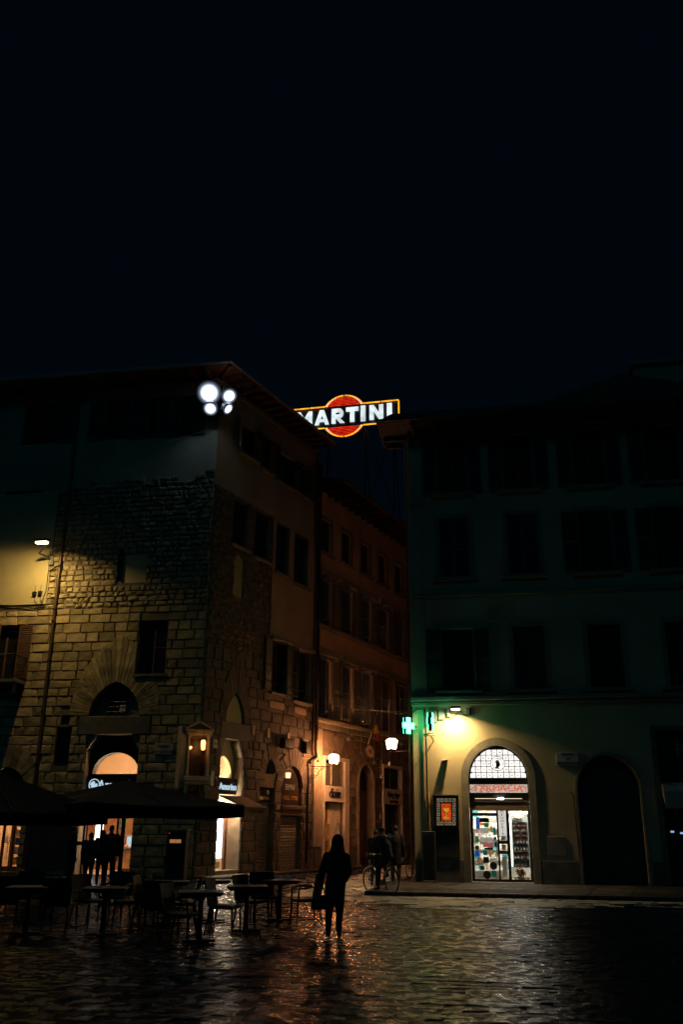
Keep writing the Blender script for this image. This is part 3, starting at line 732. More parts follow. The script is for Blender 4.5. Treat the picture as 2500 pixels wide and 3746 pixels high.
# ------------------------------------------------ shop fitted into the opening on the square
fb = MB(); wall(fb, SH[0], SH[1], 2.75, 5.08, [(-4.42, -2.52, 3.66, 3.66, .80, .30)], .3)
for i in range(len(fb.v)): fb.v[i] = (fb.v[i][0], fb.v[i][1]+.42, fb.v[i][2])
fb.obj('shop_front', 'black_board', pal, FA.M)
MB().box(SH[0]+.04, SH[1]-.04, .30, .42, 2.95, 3.56).obj('shop_fascia', 'black_board', pal, FA.M)
for xx in (-4.52, -3.85, -3.2, -2.45): MB().box(xx-.035, xx+.035, .44, .5, .08, 2.75).obj('shop_frame', 'wood_dark', pal, FA.M)
rm = MB(); X0, X1, Y0, Y1, ZT = -6.4, -2.05, .78, 4.6, 4.75
rm.add([(X0, Y0, .05), (X1, Y0, .05), (X1, Y1, .05), (X0, Y1, .05), (X0, Y0, ZT), (X1, Y0, ZT), (X1, Y1, ZT), (X0, Y1, ZT)],
       [(0, 1, 2, 3)], 1)
b0 = len(rm.v)-8
rm.f += [(b0+1, b0+2, b0+6, b0+5), (b0+2, b0+3, b0+7, b0+6), (b0+3, b0, b0+4, b0+7), (b0+4, b0+5, b0+6, b0+7)]; rm.mi += [0]*4
wall(rm, X0, X1, .05, ZT, [(SH[0], SH[1], .05, 2.75, 0), (-4.42, -2.52, 3.66, 3.66, .80)], 0, 0)
bn = len(rm.v)
# (front wall of the room stands at y = Y0)
for i in range(b0+8, bn): rm.v[i] = (rm.v[i][0], rm.v[i][1]+Y0, rm.v[i][2])
rm.obj('shop_room', ['room_peach', 'floor_tile'], pal, FA.M)
MB().box(-6.3, -2.1, 4.5, 4.58, .06, 2.6).obj('shop_panelling', 'room_brown', pal, FA.M)
# left shop window
MB().box(LS[0], LS[1], .5, 2.0, .02, .12).obj('shop_floor', 'floor_tile', pal, FA.M)
lr = MB(); lr.add([(-8.9, .36, .1), (-6.6, .36, .1), (-6.6, 2, .1), (-8.9, 2, .1), (-8.9, .36, 3.9), (-6.6, .36, 3.9), (-6.6, 2, 3.9), (-8.9, 2, 3.9)],
                  [(1, 2, 6, 5), (2, 3, 7, 6), (3, 0, 4, 7), (4, 5, 6, 7), (0, 1, 2, 3)]); lr.obj('shop_room', 'room_peach', pal, FA.M)
fr = MB()
for xx in (-8.5, -7.72, -7.28, -6.95): fr.box(xx-.05, xx+.05, .27, .33, .12, 3.0)
fr.box(LS[0], LS[1], .26, .34, .12, .3); fr.obj('shop_frame', 'wood_brown', pal, FA.M)
MB().prism(outline((LS[0], LS[1], 2.2, 3.0, .9), 12), .26, .34).obj('door_head', 'black_board', pal, FA.M)
MB().box(-6.62, -4.75, -.14, -.04, .25, 2.3).obj('metal_panel', 'dark_paint', pal, FA.M)
# ------------------------------------------------ shop fitted into the opening on the street
fb = MB(); wall(fb, SS[0], SS[1], 2.55, 5.06, [(1.62, 2.86, 3.62, 3.62, .84, .2)], .2)
for i in range(len(fb.v)): fb.v[i] = (fb.v[i][0], fb.v[i][1]+.40, fb.v[i][2])
fb.obj('shop_front', 'plaster_ochre', pal, FS.M)
MB().box(SS[0]+.02, SS[1]-.02, .22, .40, 2.98, 3.58).obj('shop_fascia', 'black_board', pal, FS.M)
fr = MB()
for xx in (1.47, 2.62, 2.74): fr.box(xx-.04, xx+.04, .42, .5, .2, 2.55)
fr.obj('shop_frame', 'wood_brown', pal, FS.M)
rs = MB(); rs.add([(1.2, .62, .2), (3.1, .62, .2), (3.1, 2.0, .2), (1.2, 2.0, .2), (1.2, .62, 4.7), (3.1, .62, 4.7), (3.1, 2.0, 4.7), (1.2, 2.0, 4.7)],
                  [(0, 1, 2, 3), (1, 2, 6, 5), (2, 3, 7, 6), (3, 0, 4, 7), (4, 5, 6, 7)]); rs.obj('shop_room', 'room_peach', pal, FS.M)
MB().box(SS[0], SS[1], -.02, .62, .0, .2).obj('step', 'stone_trim', pal, FS.M)
# ================================================================== 3  the plastered house beyond, along the street
hou = thing('street_house', 'plastered town house with shutters above a stone ground floor, in the lit street', 'building', FS.M @ T(8.9, 0, 0))
U0, U1 = 8.9, 25.0
DX = (10.0, 12.05, 0, 4.82, 0); DA = (13.62, 15.46, 0, 3.92, .92); DT = (16.78, 19.1, 0, 4.85, 0)
R3 = [(9.30+2.33*k, 10.72+2.33*k, 6.75, 9.55, 0) for k in range(6)]
R2 = [(9.30+2.33*k, 10.72+2.33*k, 11.25, 13.55, 0) for k in range(6)]
R1 = [(9.40+2.33*k, 10.55+2.33*k, 15.0, 16.75, 0) for k in range(6)]
gw = MB(); wall(gw, U0, U1, 0, 6.45, [DX+(.3,), DA+(.45,), DT+(.3,)], .3); gw.obj('ground_floor_wall', 'mortar', hou, FS.M)
pw_ = MB(); wall(pw_, U0, U1, 6.45, 18.2, [q+(.25,) for q in R1+R2+R3], .25); pw_.obj('upper_wall', 'plaster_house', hou, FS.M)
sk = [(DX[0]-.18, DX[1]+.5, 0, 5.0), (DA[0], DA[1], 0, 3.92), (DT[0]-.16, DT[1]+.16, 0, 5.0)]
sb = courses(9.74, U1, .9, 6.2, .385, .5, .95, sk, inner=[DA])
sb = [r for r in sb if not (abs((r[0]+r[1])/2-14.54) < 1.2 and 3.95 < (r[2]+r[3])/2 < 5.0)]
sb.sort(key=lambda r: r[0])
rest = lay(hou, FS, sb, .012, .035, .014, 'ashlar_street', 290)
rest_obj(hou, FS, rest, 'ashlar_street')
for a, b in ((U0+.28, DX[0]-.2), (DX[1]+.52, DA[0]-.1), (DA[1]+.1, DT[0]-.2), (DT[1]+.2, U1)): MB().bev(a, b, -.075, .01, .06, .9, .02).obj('plinth', 'stone_dark', hou, FS.M)
voussoirs(hou, FS, 14.54, 3.92, 1.06, 1.08, 1.75, 1.95, 13, .06, 'ashlar_street')
for a, b, c in ((DX[0], DX[1]+.3, 11.1), (DT[0], DT[1], 17.94)):      # flat arches over the shop doors
    for i in range(7):
        t0, t1 = (i-3.5)/7, (i-2.5)/7; w_ = (b-a)+.3; k = (a+b)/2
        MB().prism([(k+t0*w_+.012, 5.02), (k+t1*w_-.012, 5.02), (k+t1*w_*1.45-.012, 5.95), (k+t0*w_*1.45+.012, 5.95)], -.06, .01).obj('voussoir', 'ashlar_street', hou, FS.M)
MB().bev(8.93, 9.72, -.10, .01, .95, 6.2, .02).obj('pilaster', 'stone_pale', hou, FS.M)
MB().bev(U0, U1, -.30, .01, 6.46, 6.66, .04).obj('string_course', 'stone_pale', hou, FS.M)
MB().bev(U0, U1, -.14, .01, 6.22, 6.455, .02).obj('string_course', 'stone_trim', hou, FS.M)
MB().bev(U0, U1, -.22, .01, 10.98, 11.2, .04).obj('string_course', 'stone_trim', hou, FS.M)
for q in R3+R2:
    w_ = window(hou, FS, q, .17); fr = MB()
    ring(fr, (q[0], q[1], q[2], q[3], 0), .13, -.05, .01); fr.obj('window_surround', 'stone_trim', hou, FS.M)
    hd = MB(); hd.prism([(q[0]-.2, q[3]+.15), (q[1]+.2, q[3]+.15), (q[1]+.3, q[3]+.42), (q[0]-.3, q[3]+.42)], -.30, .01); hd.obj('hood', 'stone_trim', hou, FS.M)
    hw = (q[1]-q[0])/2
    if q in R2:
        shutter(hou, FS, q[0]+.02, q[2]+.02, hw, q[3]-q[2]-.05, 68, 'shutter_grey', side=-1, y=-.02)
        shutter(hou, FS, q[1]+.02, q[2]+.02, hw, q[3]-q[2]-.05, 8, 'shutter_grey', side=1, y=-.08)
    else:
        k = R3.index(q)
        if k in (0, 1, 2):
            shutter(hou, FS, q[0]+.02, q[2]+.02, hw, q[3]-q[2]-.05, 62+8*k, 'shutter_grey', side=-1, y=-.02)
            shutter(hou, FS, q[1]+.02, q[2]+.02, hw, q[3]-q[2]-.05, 12, 'shutter_grey', side=1, y=-.08)
        else:
            shutter(hou, FS, q[0]+.02, q[2]+.03, hw-.02, q[3]-q[2]-.06, 0, 'shutter_grey', side=1, y=.08)
            shutter(hou, FS, q[1]-.02, q[2]+.03, hw-.02, q[3]-q[2]-.06, 0, 'shutter_grey', side=-1, y=.08)
for q in R1:
    window(hou, FS, q, .17); fr = MB(); ring(fr, q, .14, -.04, .01); fr.obj('window_surround', 'stone_trim', hou, FS.M)
    MB().bev(q[0]-.25, q[1]+.25, -.16, .01, q[2]-.18, q[2]-.02, .02).obj('sill', 'stone_trim', hou, FS.M)
# eaves
ee = MB(); ee.box(U0, U1, -1.5, .3, 18.25, 18.36); ee.obj('eave', 'wood_dark', hou, FS.M)
rr = MB(); rr.add([(U0, -1.5, 18.37), (U1, -1.5, 18.37), (U1, 9, 21.2), (U0, 9, 21.2)], [(0, 1, 2, 3)]); rr.box(U0, U1, -1.56, -1.5, 18.2, 18.4); rr.obj('roof', 'tile', hou, FS.M)
for k in range(20): MB().box(U0+.4+k*.8, U0+.52+k*.8, -1.42, .02, 18.05, 18.245).obj('rafter', 'wood_dark', hou, FS.M)
for a, b in (((10.4, -1.3, 18.1), (9.8, -.4, 15.2)), ((12.6, -1.3, 18.1), (11.4, -.5, 15.0)), ((15.2, -1.4, 18.2), (13.9, -.5, 14.8)), ((17.6, -1.4, 18.2), (16.2, -.4, 15.6)), ((14.4, -.6, 17.0), (11.2, -.5, 16.6))):
    MB().tube([a, tuple((p+q)/2-(.15 if i == 2 else 0) for i, (p, q) in enumerate(zip(a, b))), b], .012, 5).obj('wire', 'steel', hou, FS.M)
# --- first shop door: white surround, louvre, grille, panel
f = MB(); f.box(DX[0]-.16, DX[0], -.12, .3, .1, 4.98); f.box(DX[1], DX[1]+.48, -.12, .3, .1, 4.98); f.box(DX[0], DX[1], -.12, .3, 4.82, 4.98)
f.obj('door_surround', 'white_paint', hou, FS.M)
def louvre(x0, x1, z0, z1, y, mtl, n=14, fm='white_paint'):
    for a, b in ((x0, (x0+x1)/2-.03), ((x0+x1)/2+.03, x1)):
        lb = MB()
        for i in range(n):
            z = z0+(z1-z0)*(i+.5)/n; lb.add([(a, y, z-.03), (b, y, z-.03), (b, y+.05, z+.025), (a, y+.05, z+.025)], [(0, 1, 2, 3)])
        lb.box(a, b, y+.07, y+.08, z0, z1)
        lb.obj('louvre', mtl, hou, FS.M)
    MB().box((x0+x1)/2-.03, (x0+x1)/2+.03, y-.01, y+.06, z0, z1).obj('mullion', fm, hou, FS.M)
louvre(DX[0]+.03, DX[1]-.03, 3.68, 4.7, .1, 'shutter_grey')
gr = MB()
for k in range(7): gr.tube([(DX[0]+.08+k*.125, .12, .1), (DX[0]+.08+k*.125, .12, 2.75)], .016, 6)
for z in (.5, 1.2, 1.9): gr.box(DX[0]+.02, DX[0]+.9, .10, .14, z, z+.05)
gr.obj('grille', 'letter_gold', hou, FS.M)
MB().box(DX[0], DX[0]+.95, .26, .3, .06, 2.9).obj('pane', 'glass_dark', hou, FS.M)
dp = MB(); dp.bev(DX[0]+.97, DX[0]+1.55, .14, .3, .1, 2.88, .01); dp.bev(DX[0]+1.57, DX[1], .14, .3, .1, 2.88, .01); dp.obj('door_panel', 'white_paint', hou, FS.M)
MB().lathe((DX[0]+1.85, .13, 1.95), [(.04, 0), (.04, .03)], 10, axis='y').obj('knob', 'iron', hou, FS.M)
# --- arched house door
f = MB(); ring(f, DA, .16, -.10, .02); ring(f, DA, .06, -.14, -.09); f.obj('door_surround', 'stone_trim', hou, FS.M)
for a, b in ((DA[0], 14.53), (14.55, DA[1])):
    d = MB(); d.box(a+.02, b-.02, .36, .42, .08, 3.6)
    for z0, z1 in ((.3, 1.1), (1.25, 2.2), (2.35, 3.3)): d.bev(a+.14, b-.14, .33, .36, z0, z1, .012)
    d.obj('door', 'wood_brown', hou, FS.M)
d = MB(); d.prism(outline((DA[0], DA[1], 3.6, 3.92, .92), 14), .36, .42); d.obj('fanlight', 'glass_dark', hou, FS.M)
MB().box(14.75, 14.82, .30, .33, 1.2, 1.7).obj('handle', 'steel', hou, FS.M)
# --- second shop door
f = MB(); f.box(DT[0]-.14, DT[0], -.1, .3, .1, 5.0); f.box(DT[1], DT[1]+.14, -.1, .3, .1, 5.0); f.box(DT[0], DT[1], -.1, .3, 4.85, 5.0); f.obj('door_surround', 'white_paint', hou, FS.M)
louvre(DT[0]+.03, DT[1]-.03, 3.8, 4.82, .1, 'shutter_green', fm='stone_trim')
rollup(hou, FS, DT[0], DT[1], .06, 2.95, .24, 'dark_paint')
# ================================================================== 4  the pharmacy house
pha = thing('pharmacy_house', 'four storey plastered house with rows of shuttered windows above the pharmacy', 'building', FR.M)
PO = (1.86, 3.86, .0, 3.40, 1.09)
BD = (5.46, 7.44, .0, 3.05, 1.08)
PZ = (8.1, 11.6, .0, 4.9, 0)
cols = [(1.12, 2.22), (3.62, 4.72), (6.18, 7.32), (8.78, 9.95), (11.3, 12.4)]
rows = [(13.75, 16.0), (10.45, 12.75), (6.35, 8.55)]
ops = [(a, b, z0, z1, 0, .22) for (a, b) in cols for (z0, z1) in rows]
ww = MB(); wall(ww, 0, 20, 0, 16.5, [PO+(.42,), BD+(.5,), PZ+(.5,)]+ops, .22)
ww.obj('wall', 'plaster_pharmacy', pha, FR.M)
sw_ = MB(); sw_.box(0, 26, -.005, .0, 0, 16.5); sw_.xf(Matrix.Rotation(0, 4, 'Z')); so_ = sw_.obj('side_wall', 'plaster_pharmacy', pha, FRS.M)
for (a, b) in cols:
    for r, (z0, z1) in enumerate(rows):
        k = cols.index((a, b)); w_ = window(pha, FR, (a, b, z0, z1), .14); hw = (b-a)/2
        f = MB(); ring(f, (a, b, z0, z1, 0), .17, -.035, .01); f.obj('window_surround', 'stone_trim', pha, FR.M)
        MB().bev(a-.28, b+.28, -.15, .01, z0-.14, z0-.005, .02).obj('sill', 'stone_trim', pha, FR.M)
        closed = (r, k) in ((1, 0), (1, 1), (2, 1))
        if closed:
            shutter(pha, FR, a+.02, z0+.02, hw-.03, z1-z0-.04, 0, 'shutter_green', side=1, y=.06); shutter(pha, FR, b-.02, z0+.02, hw-.03, z1-z0-.04, 0, 'shutter_green', side=-1, y=.06)
        elif (r, k) not in ((2, 2), (2, 3)):
            shutter(pha, FR, a-.02, z0+.02, hw, z1-z0-.04, 4, 'shutter_green', side=-1, y=-.07)
            shutter(pha, FR, b+.02, z0+.02, hw, z1-z0-.04, 4, 'shutter_green', side=1, y=-.07)
for z, d, h in ((5.98, .22, .16), (5.82, .12, .15), (9.72, .12, .2), (13.3, .0, .0)):
    if h: MB().bev(-.04, 20, -d, .01, z, z+h, .03).obj('string_course', 'stone_trim', pha, FR.M)
MB().bev(-.02, .52, -.04, .01, 6.15, 9.7, .01).obj('corner_strip', 'plaster_pharmacy', pha, FR.M)
MB().bev(-.02, .52, -.04, .01, 9.93, 16.4, .01).obj('corner_strip', 'plaster_pharmacy', pha, FR.M)
MB().bev(-.02, .5, -.05, .01, 13.2, 13.45, .02).obj('string_course', 'stone_trim', pha, FR.M)
for a, b in ((.0, 1.62), (4.12, 5.30), (7.6, 8.1), (11.6, 20)): MB().bev(a, b, -.05, .01, .09, .80, .012).obj('plinth', 'stone_dark', pha, FR.M)
MB().box(-1.05, 20, -1.0, .4, 16.42, 16.52).obj('eave', 'wood_dark', pha, FR.M)
rz = FR.p(1445, 1517, -.9)[1]; MB().prism([(-1.0, 16.53), (20, 16.53), (20, rz), (-.5, rz), (-.62, rz-.05)], -.98, -.5).obj('roof_verge', 'tile', pha, FR.M)
MB().add([(-1.05, -1.0, 16.53), (20, -1.0, 16.53), (20, 8, 19.2), (5, 8, 19.2), (-.3, 2.5, 17.3)], [(0, 1, 2, 3, 4)]).obj('roof', 'tile', pha, FR.M)
MB().tube([(-1.08, 1.5, 16.5), (-1.08, -1.05, 16.5), (20, -1.05, 16.5)], .07, 8).obj('gutter', 'pipe_copper', pha, FR.M)
for k in range(16): MB().box(.2+k*.8, .32+k*.8, -.94, .02, 16.22, 16.415).obj('rafter', 'wood_dark', pha, FR.M)
for y in (.3, 1.0): MB().box(-.95, .0, y, y+.12, 16.22, 16.415).obj('rafter', 'wood_dark', pha, FR.M)
MB().bev(0, 20, -.1, .01, 15.95+.25, 16.4, .02).obj('cornice', 'stone_trim', pha, FR.M)
MB().tube([(-.12, .25, 16.3), (-.12, .25, 6), (-.12, .25, .3)], .055, 8).obj('rain_pipe', 'pipe_copper', pha, FR.M)
MB().tube([(.46, -.07, 5.75), (.46, -.07, 3.0), (.47, -.07, 2.0)], .028, 6).obj('conduit', 'iron', pha, FR.M)
MB().tube([(.5, -.075, 2.95), (.53, -.075, 1.65)], .035, 8).obj('conduit', 'letter_gold', pha, FR.M)
for pts_, r_ in (([(-.02, -.05, 5.58), (.2, -.07, 5.72), (.42, -.07, 5.7), (.46, -.07, 5.3)], .02), ([(1.2+i*.08, -.06, 5.5-.12*math.sin(i*.8)) for i in range(9)], .012), ([(1.75+i*.06, -.06, 5.6-.14*math.sin(i*.9)) for i in range(7)], .012)): MB().tube(pts_, r_, 5).obj('cable', 'iron', pha, FR.M)
for q in ((.62, .86, -.12, .01, 5.25, 5.7, .01), (.92, 1.12, -.1, .01, 5.35, 5.68, .01), (1.2, 1.33, -.12, .01, 5.42, 5.72, .03), (1.85, 2.02, -.14, .01, 5.5, 5.72, .02)): MB().bev(*q).obj('junction_box', 'grey_paint', pha, FR.M)
f = MB(); ring(f, PO, .24, -.06, .02, n=20); f.obj('arch_moulding', 'stone_trim', pha, FR.M)
f = MB(); ring(f, BD, .10, -.055, .02, n=20); ring(f, (BD[0]-.03, BD[1]+.03, 0, 3.05, 1.11), .05, -.08, -.05, n=20); f.obj('arch_moulding', 'stone_trim', pha, FR.M)
d = MB(); d.prism(outline(BD, 16), .44, .5); d.obj('blind_door', 'dark_paint', pha, FR.M)
for a, b in ((BD[0]+.12, 6.43), (6.47, BD[1]-.12)):
    d = MB()
    for z0, z1 in ((.3, 1.0), (1.15, 1.9), (2.05, 2.9)): d.bev(a, b, .40, .44, z0, z1, .015)
    d.obj('door_panel', 'dark_paint', pha, FR.M)
MB().tube([(5.22, -.06, 2.95), (5.30, -.05, 2.85), (5.33, -.05, 1.6), (5.36, -.05, .82)], .025, 6).obj('conduit', 'pipe_copper', pha, FR.M)
MB().tube([(4.32, -.15, 2.05), (4.36, -.05, 2.0)], .02, 6).obj('hook', 'iron', pha, FR.M)
nb = MB(); nb.bev(.62, 1.5, -.09, -.04, .86, 1.75, .012); nb.obj('wall_cabinet', 'dark_paint', pha, FR.M)
MB().bev(4.35, 4.95, -.03, .01, .95, 1.55, .01).obj('wall_hatch', 'grey_paint', pha, FR.M)
MB().add([(.98, 0, 4.0), (1.2, 0, 4.02), (1.2, -.25, 3.98), (1.0, -.25, 3.96), (.99, 0, 3.93), (1.19, 0, 3.95)], [(0, 1, 2, 3), (3, 2, 5, 4), (0, 3, 4), (1, 5, 2)]).obj('wall_bracket', 'grey_paint', pha, FR.M)
# dark shop bay at the right edge
MB().box(PZ[0], PZ[1], .44, .5, 0, PZ[3]).obj('shop_back', 'black_board', pha, FR.M)
f = MB(); ring(f, PZ, .16, -.05, .02); f.obj('shop_surround', 'stone_dark', pha, FR.M)
# chimney storey behind the eaves
att = thing('roof_house', 'low gabled roof storey rising behind the dark right-hand eaves', 'building', FR.M @ T(8, 6, 18))
b = MB(); b.box(5.2, 14, 7.0, 12, 17.0, 20.2); b.obj('wall', 'plaster_upper', att, FR.M)
b = MB(); b.prism([(4.6, 20.2), (14.6, 20.2), (9.2, 21.6)], 6.6, 12.4); b.obj('gable_roof', 'tile', att, FR.M)
window(att, FR, (7.4, 9.4, 18.6, 19.8, 0), 6.93)
b = MB(); b.box(10.2, 13.2, 9, 11, 20.5, 23.2); b.box(10.0, 13.4, 8.8, 11.2, 23.2, 23.4); b.obj('chimney_block', 'plaster_upper', att, FR.M)
# ------------------------------------------------ pharmacy front inside its arch
YF = .36
pf = MB(); pf.box(PO[0], PO[0]+.09, YF-.04, YF+.06, .1, 3.4); pf.box(PO[1]-.09, PO[1], YF-.04, YF+.06, .1, 3.4)
pf.box(PO[0]+.09, PO[1]-.09, YF-.04, YF+.06, 3.20, 3.40); pf.box(PO[0]+.09, PO[1]-.09, YF-.04, YF+.06, 2.60, 2.93)
pf.box(2.74, 2.80, YF-.04, YF+.06, .1, 2.6); pf.box(3.06, 3.15, YF-.04, YF+.06, .1, 2.6)
pf.box(PO[0]+.09, 2.74, YF-.04, YF+.06, .1, .2); pf.box(2.80, 3.06, YF-.03, YF+.05, .1, .2); pf.box(3.15, PO[1]-.09, YF-.04, YF+.06, .1, .2); pf.box(PO[0]+.09, 2.74, YF-.04, YF+.06, 2.18, 2.28)
for z in (.98, 1.30, 1.62): pf.box(2.80, 3.06, YF-.03, YF+.05, z, z+.10)
# leaded fanlight: every square of glass its own pane, in a black iron grid
pf_t = thing('glazed_entrance', 'brightly lit glazed pharmacy front filling the arched opening', 'entrance', FR.M @ T(2.86, YF, .1))
pf.obj('frame', 'black_board', pf_t, FR.M)
oo = (PO[0]+.05, PO[1]-.05, 3.41, 3.41, 1.03); nx = 10; cw = (oo[1]-oo[0])/nx; ch = cw
gridm = MB(); cxm, czm, rmed = 2.86, 3.41+2.5*ch, .25; panes = []
for i in range(nx):
    for j in range(5):
        x0, x1, z0, z1 = oo[0]+i*cw, oo[0]+(i+1)*cw, 3.41+j*ch, 3.41+(j+1)*ch
        if math.hypot((x0+x1)/2-cxm, (z0+z1)/2-czm) < .12: continue
        g_ = .011; xa, xb, za = x0+g_, x1-g_, z0+g_
        ta, tb = min(z1-g_, arch_top(oo, xa)-.01), min(z1-g_, arch_top(oo, xb)-.01); po = None
        if max(ta, tb)-za < .03: continue
        if min(ta, tb)-za < .02:                       # corner pane under the curve
            k = 6; pts = [xa+(xb-xa)*q/k for q in range(k+1)]; ok = [q for q in pts if arch_top(oo, q)-.01 > za+.01]
            if len(ok) < 2: continue
            po = [(ok[0], za), (ok[-1], za)]+[(q, min(z1-g_, arch_top(oo, q)-.01)) for q in reversed(ok)]
        else: po = [(xa, za), (xb, za)]+[(q, min(z1-g_, arch_top(oo, q)-.01)) for q in (xb, (xa+xb)/2, xa)]
        panes.append((po, min(ta, tb)-za > ch*.8 and math.hypot((x0+x1)/2-cxm, (z0+z1)/2-czm) > .26, (x0+x1)/2, (z0+z1)/2))
        if z1 < arch_top(oo, x1) and math.hypot(x1-cxm, z1-czm) > rmed: gridm.ball((x1, YF-.01, z1), .014, 6, 4)
for i in range(nx+1):
    x = oo[0]+i*cw; t = arch_top(oo, x)
    if t-3.41 > .05:
        segs = [(3.41, t)] if abs(x-cxm) >= rmed else [(3.41, czm-math.sqrt(rmed**2-(x-cxm)**2)), (czm+math.sqrt(rmed**2-(x-cxm)**2), t)]
        for a, b in segs: gridm.box(x-.008, x+.008, YF-.015, YF+.02, a, b)
for j in range(1, 5):
    z = 3.41+j*ch; hw = math.sqrt(max(0, 1-((z-3.41)/1.03)**2))*(oo[1]-oo[0])/2
    segs = [(2.86-hw, 2.86+hw)] if abs(z-czm) >= rmed else [(2.86-hw, cxm-math.sqrt(rmed**2-(z-czm)**2)), (cxm+math.sqrt(rmed**2-(z-czm)**2), 2.86+hw)]
    for a, b in segs: gridm.box(a, b, YF-.014, YF+.02, z-.008, z+.008)
ring(gridm, (oo[0], oo[1], 3.40, 3.40, 1.03), .05, YF-.03, YF+.05, n=18)
gridm.tube([(cxm+rmed*math.cos(math.pi*(2*k+1)/8), YF-.014, czm+rmed*math.sin(math.pi*(2*k+1)/8)) for k in range(8)], .011, 6, closed=True)
gridm.tube([(cxm+rmed*.70*math.cos(math.pi*k/10), YF-.014, czm+rmed*.70*math.sin(math.pi*k/10)) for k in range(20)], .007, 6, closed=True)
fl = tag(gridm.obj('fanlight', 'iron', pf_t, FR.M), 'arched leaded fanlight with a turbaned head medallion')
for po, full, c, d in panes:
    MB().prism(po, YF, YF+.01).obj('pane', 'fan_glass', fl, FR.M)
    if full:
        s = .028
        MB().prism([(c-s, d+s*.3), (c-s*.3, d-s), (c+s*.3, d-s), (c+s, d+s*.3), (c, d+s*.5)], YF-.004, YF-.001).obj('motif', 'fan_motif_dark' if rnd.random() < .15 else 'fan_motif', fl, FR.M)
MB().prism([(cxm+rmed*.98*math.cos(math.pi*(2*k+1)/8), czm+rmed*.98*math.sin(math.pi*(2*k+1)/8)) for k in range(8)], YF-.012, YF-.003).obj('pane', 'fan_glass', fl, FR.M)
s = rmed/.26                                            # medallion: profile head with a striped turban
MB().prism([(cxm+a*s, czm+b*s) for a, b in ((-.10, -.155), (.05, -.165), (.03, -.11), (.075, -.095), (.085, -.06), (.10, -.05), (.088, -.01), (.085, .03), (.0, .05), (-.06, .04), (-.05, -.04), (-.06, -.10))], YF-.018, YF-.013).obj('head_emblem', 'letter_black', fl, FR.M)
for k in range(4):
    MB().prism([(cxm+a*s, czm+b*s) for a, b in ((-.085+k*.042, .035), (-.048+k*.042, .035), (-.030+k*.026, .13-.012*abs(k-1.5)), (-.058+k*.026, .125-.012*abs(k-1.5)))], YF-.022, YF-.019).obj('turban_stripe', 'letter_gold' if k % 2 == 0 else 'wood_dark', fl, FR.M)
# room behind the door
PX0, PX1, PY0, PY1 = 1.2, 4.6, .46, 3.6
pr = MB(); pr.add([(PX0, PY0, .1), (PX1, PY0, .1), (PX1, PY1, .1), (PX0, PY1, .1), (PX0, PY0, 3.1), (PX1, PY0, 3.1), (PX1, PY1, 3.1), (PX0, PY1, 3.1)],
                  [(1, 2, 6, 5), (2, 3, 7, 6), (3, 0, 4, 7), (4, 5, 6, 7)]); pr.add([(PX0, PY0, .1), (PX1, PY0, .1), (PX1, PY1, .1), (PX0, PY1, .1)], [(0, 1, 2, 3)], 1)
pr.obj('pharmacy_room', ['room_white', 'floor_tile'], pha, FR.M)
MB().add([(PO[0]+.05, YF, .15), (PO[1]-.05, YF, .15), (PO[1]-.05, YF, .2), (PO[0]+.05, YF, .2)], [(0, 1, 2, 3)]).obj('threshold', 'stone_trim', pha, FR.M)
MB().box(PO[0]-.05, PO[1]+.05, -.1, .46, .06, .12).obj('door_step', 'stone_trim', pha, FR.M)
def clear_glass(name, tint=(1, 1, 1), fr=.12):
    m = bpy.data.materials.new(name); m.use_nodes = True; n = m.node_tree; n.nodes.clear(); M[name] = m
    o = n.nodes.new('ShaderNodeOutputMaterial'); mx = n.nodes.new('ShaderNodeMixShader'); t = n.nodes.new('ShaderNodeBsdfTransparent'); g_ = n.nodes.new('ShaderNodeBsdfGlossy')
    t.inputs[0].default_value = (*tint, 1); g_.inputs['Roughness'].default_value = .03; mx.inputs[0].default_value = fr
    n.links.new(t.outputs[0], mx.inputs[1]); n.links.new(g_.outputs[0], mx.inputs[2]); n.links.new(mx.outputs[0], o.inputs[0])
clear_glass('clear_glass', (.96, .98, .97), .06)
def lamp(kind, name, loc, energy, color, size=.1, direction=(0, 0, -1), **kw):
    l = bpy.data.lights.new(name, kind); l.energy = energy; l.color = color
    if kind == 'AREA': l.shape = 'DISK'; l.size = size
    else: l.shadow_soft_size = size
    for k, v_ in kw.items(): setattr(l, k, v_)
    o = bpy.data.objects.new(name, l); col.objects.link(o); o.location = loc
    o.rotation_euler = Vector(direction).to_track_quat('-Z', 'Y').to_euler(); return o
# ================================================================== 5  inside the lit shops
# --- pharmacy: ceiling light, shelves, bottles, flowers, posters on the glass
cl = MB(); cl.box(1.6, 4.2, 1.1, 1.3, 3.0, 3.06); 
tag(cl.obj('ceiling_light', 'tube_white', None, FR.M), 'long white ceiling light inside the pharmacy', 'light')
cl = MB(); cl.box(3.2, 3.78, .48, .54, 2.28, 2.32); tag(cl.obj('shelf_light', 'tube_white', None, FR.M), 'small bright light above the shelves in the pharmacy window', 'light')
dr = tag(MB().box(PO[0]+.09, 2.74, YF, YF+.008, .2, 2.18).obj('door_glass', 'clear_glass', pf_t, FR.M))
MB().box(3.15, PO[1]-.09, YF, YF+.008, .2, 2.6).obj('display_glass', 'clear_glass', pf_t, FR.M)
MB().box(2.80, 3.06, YF+.01, YF+.018, .2, 2.6).obj('strip_glass', 'clear_glass', pf_t, FR.M)
MB().box(2.70, 2.73, YF-.09, YF-.05, .95, 1.35).obj('handle', 'steel', pf_t, FR.M)
bl = MB()
n = 26
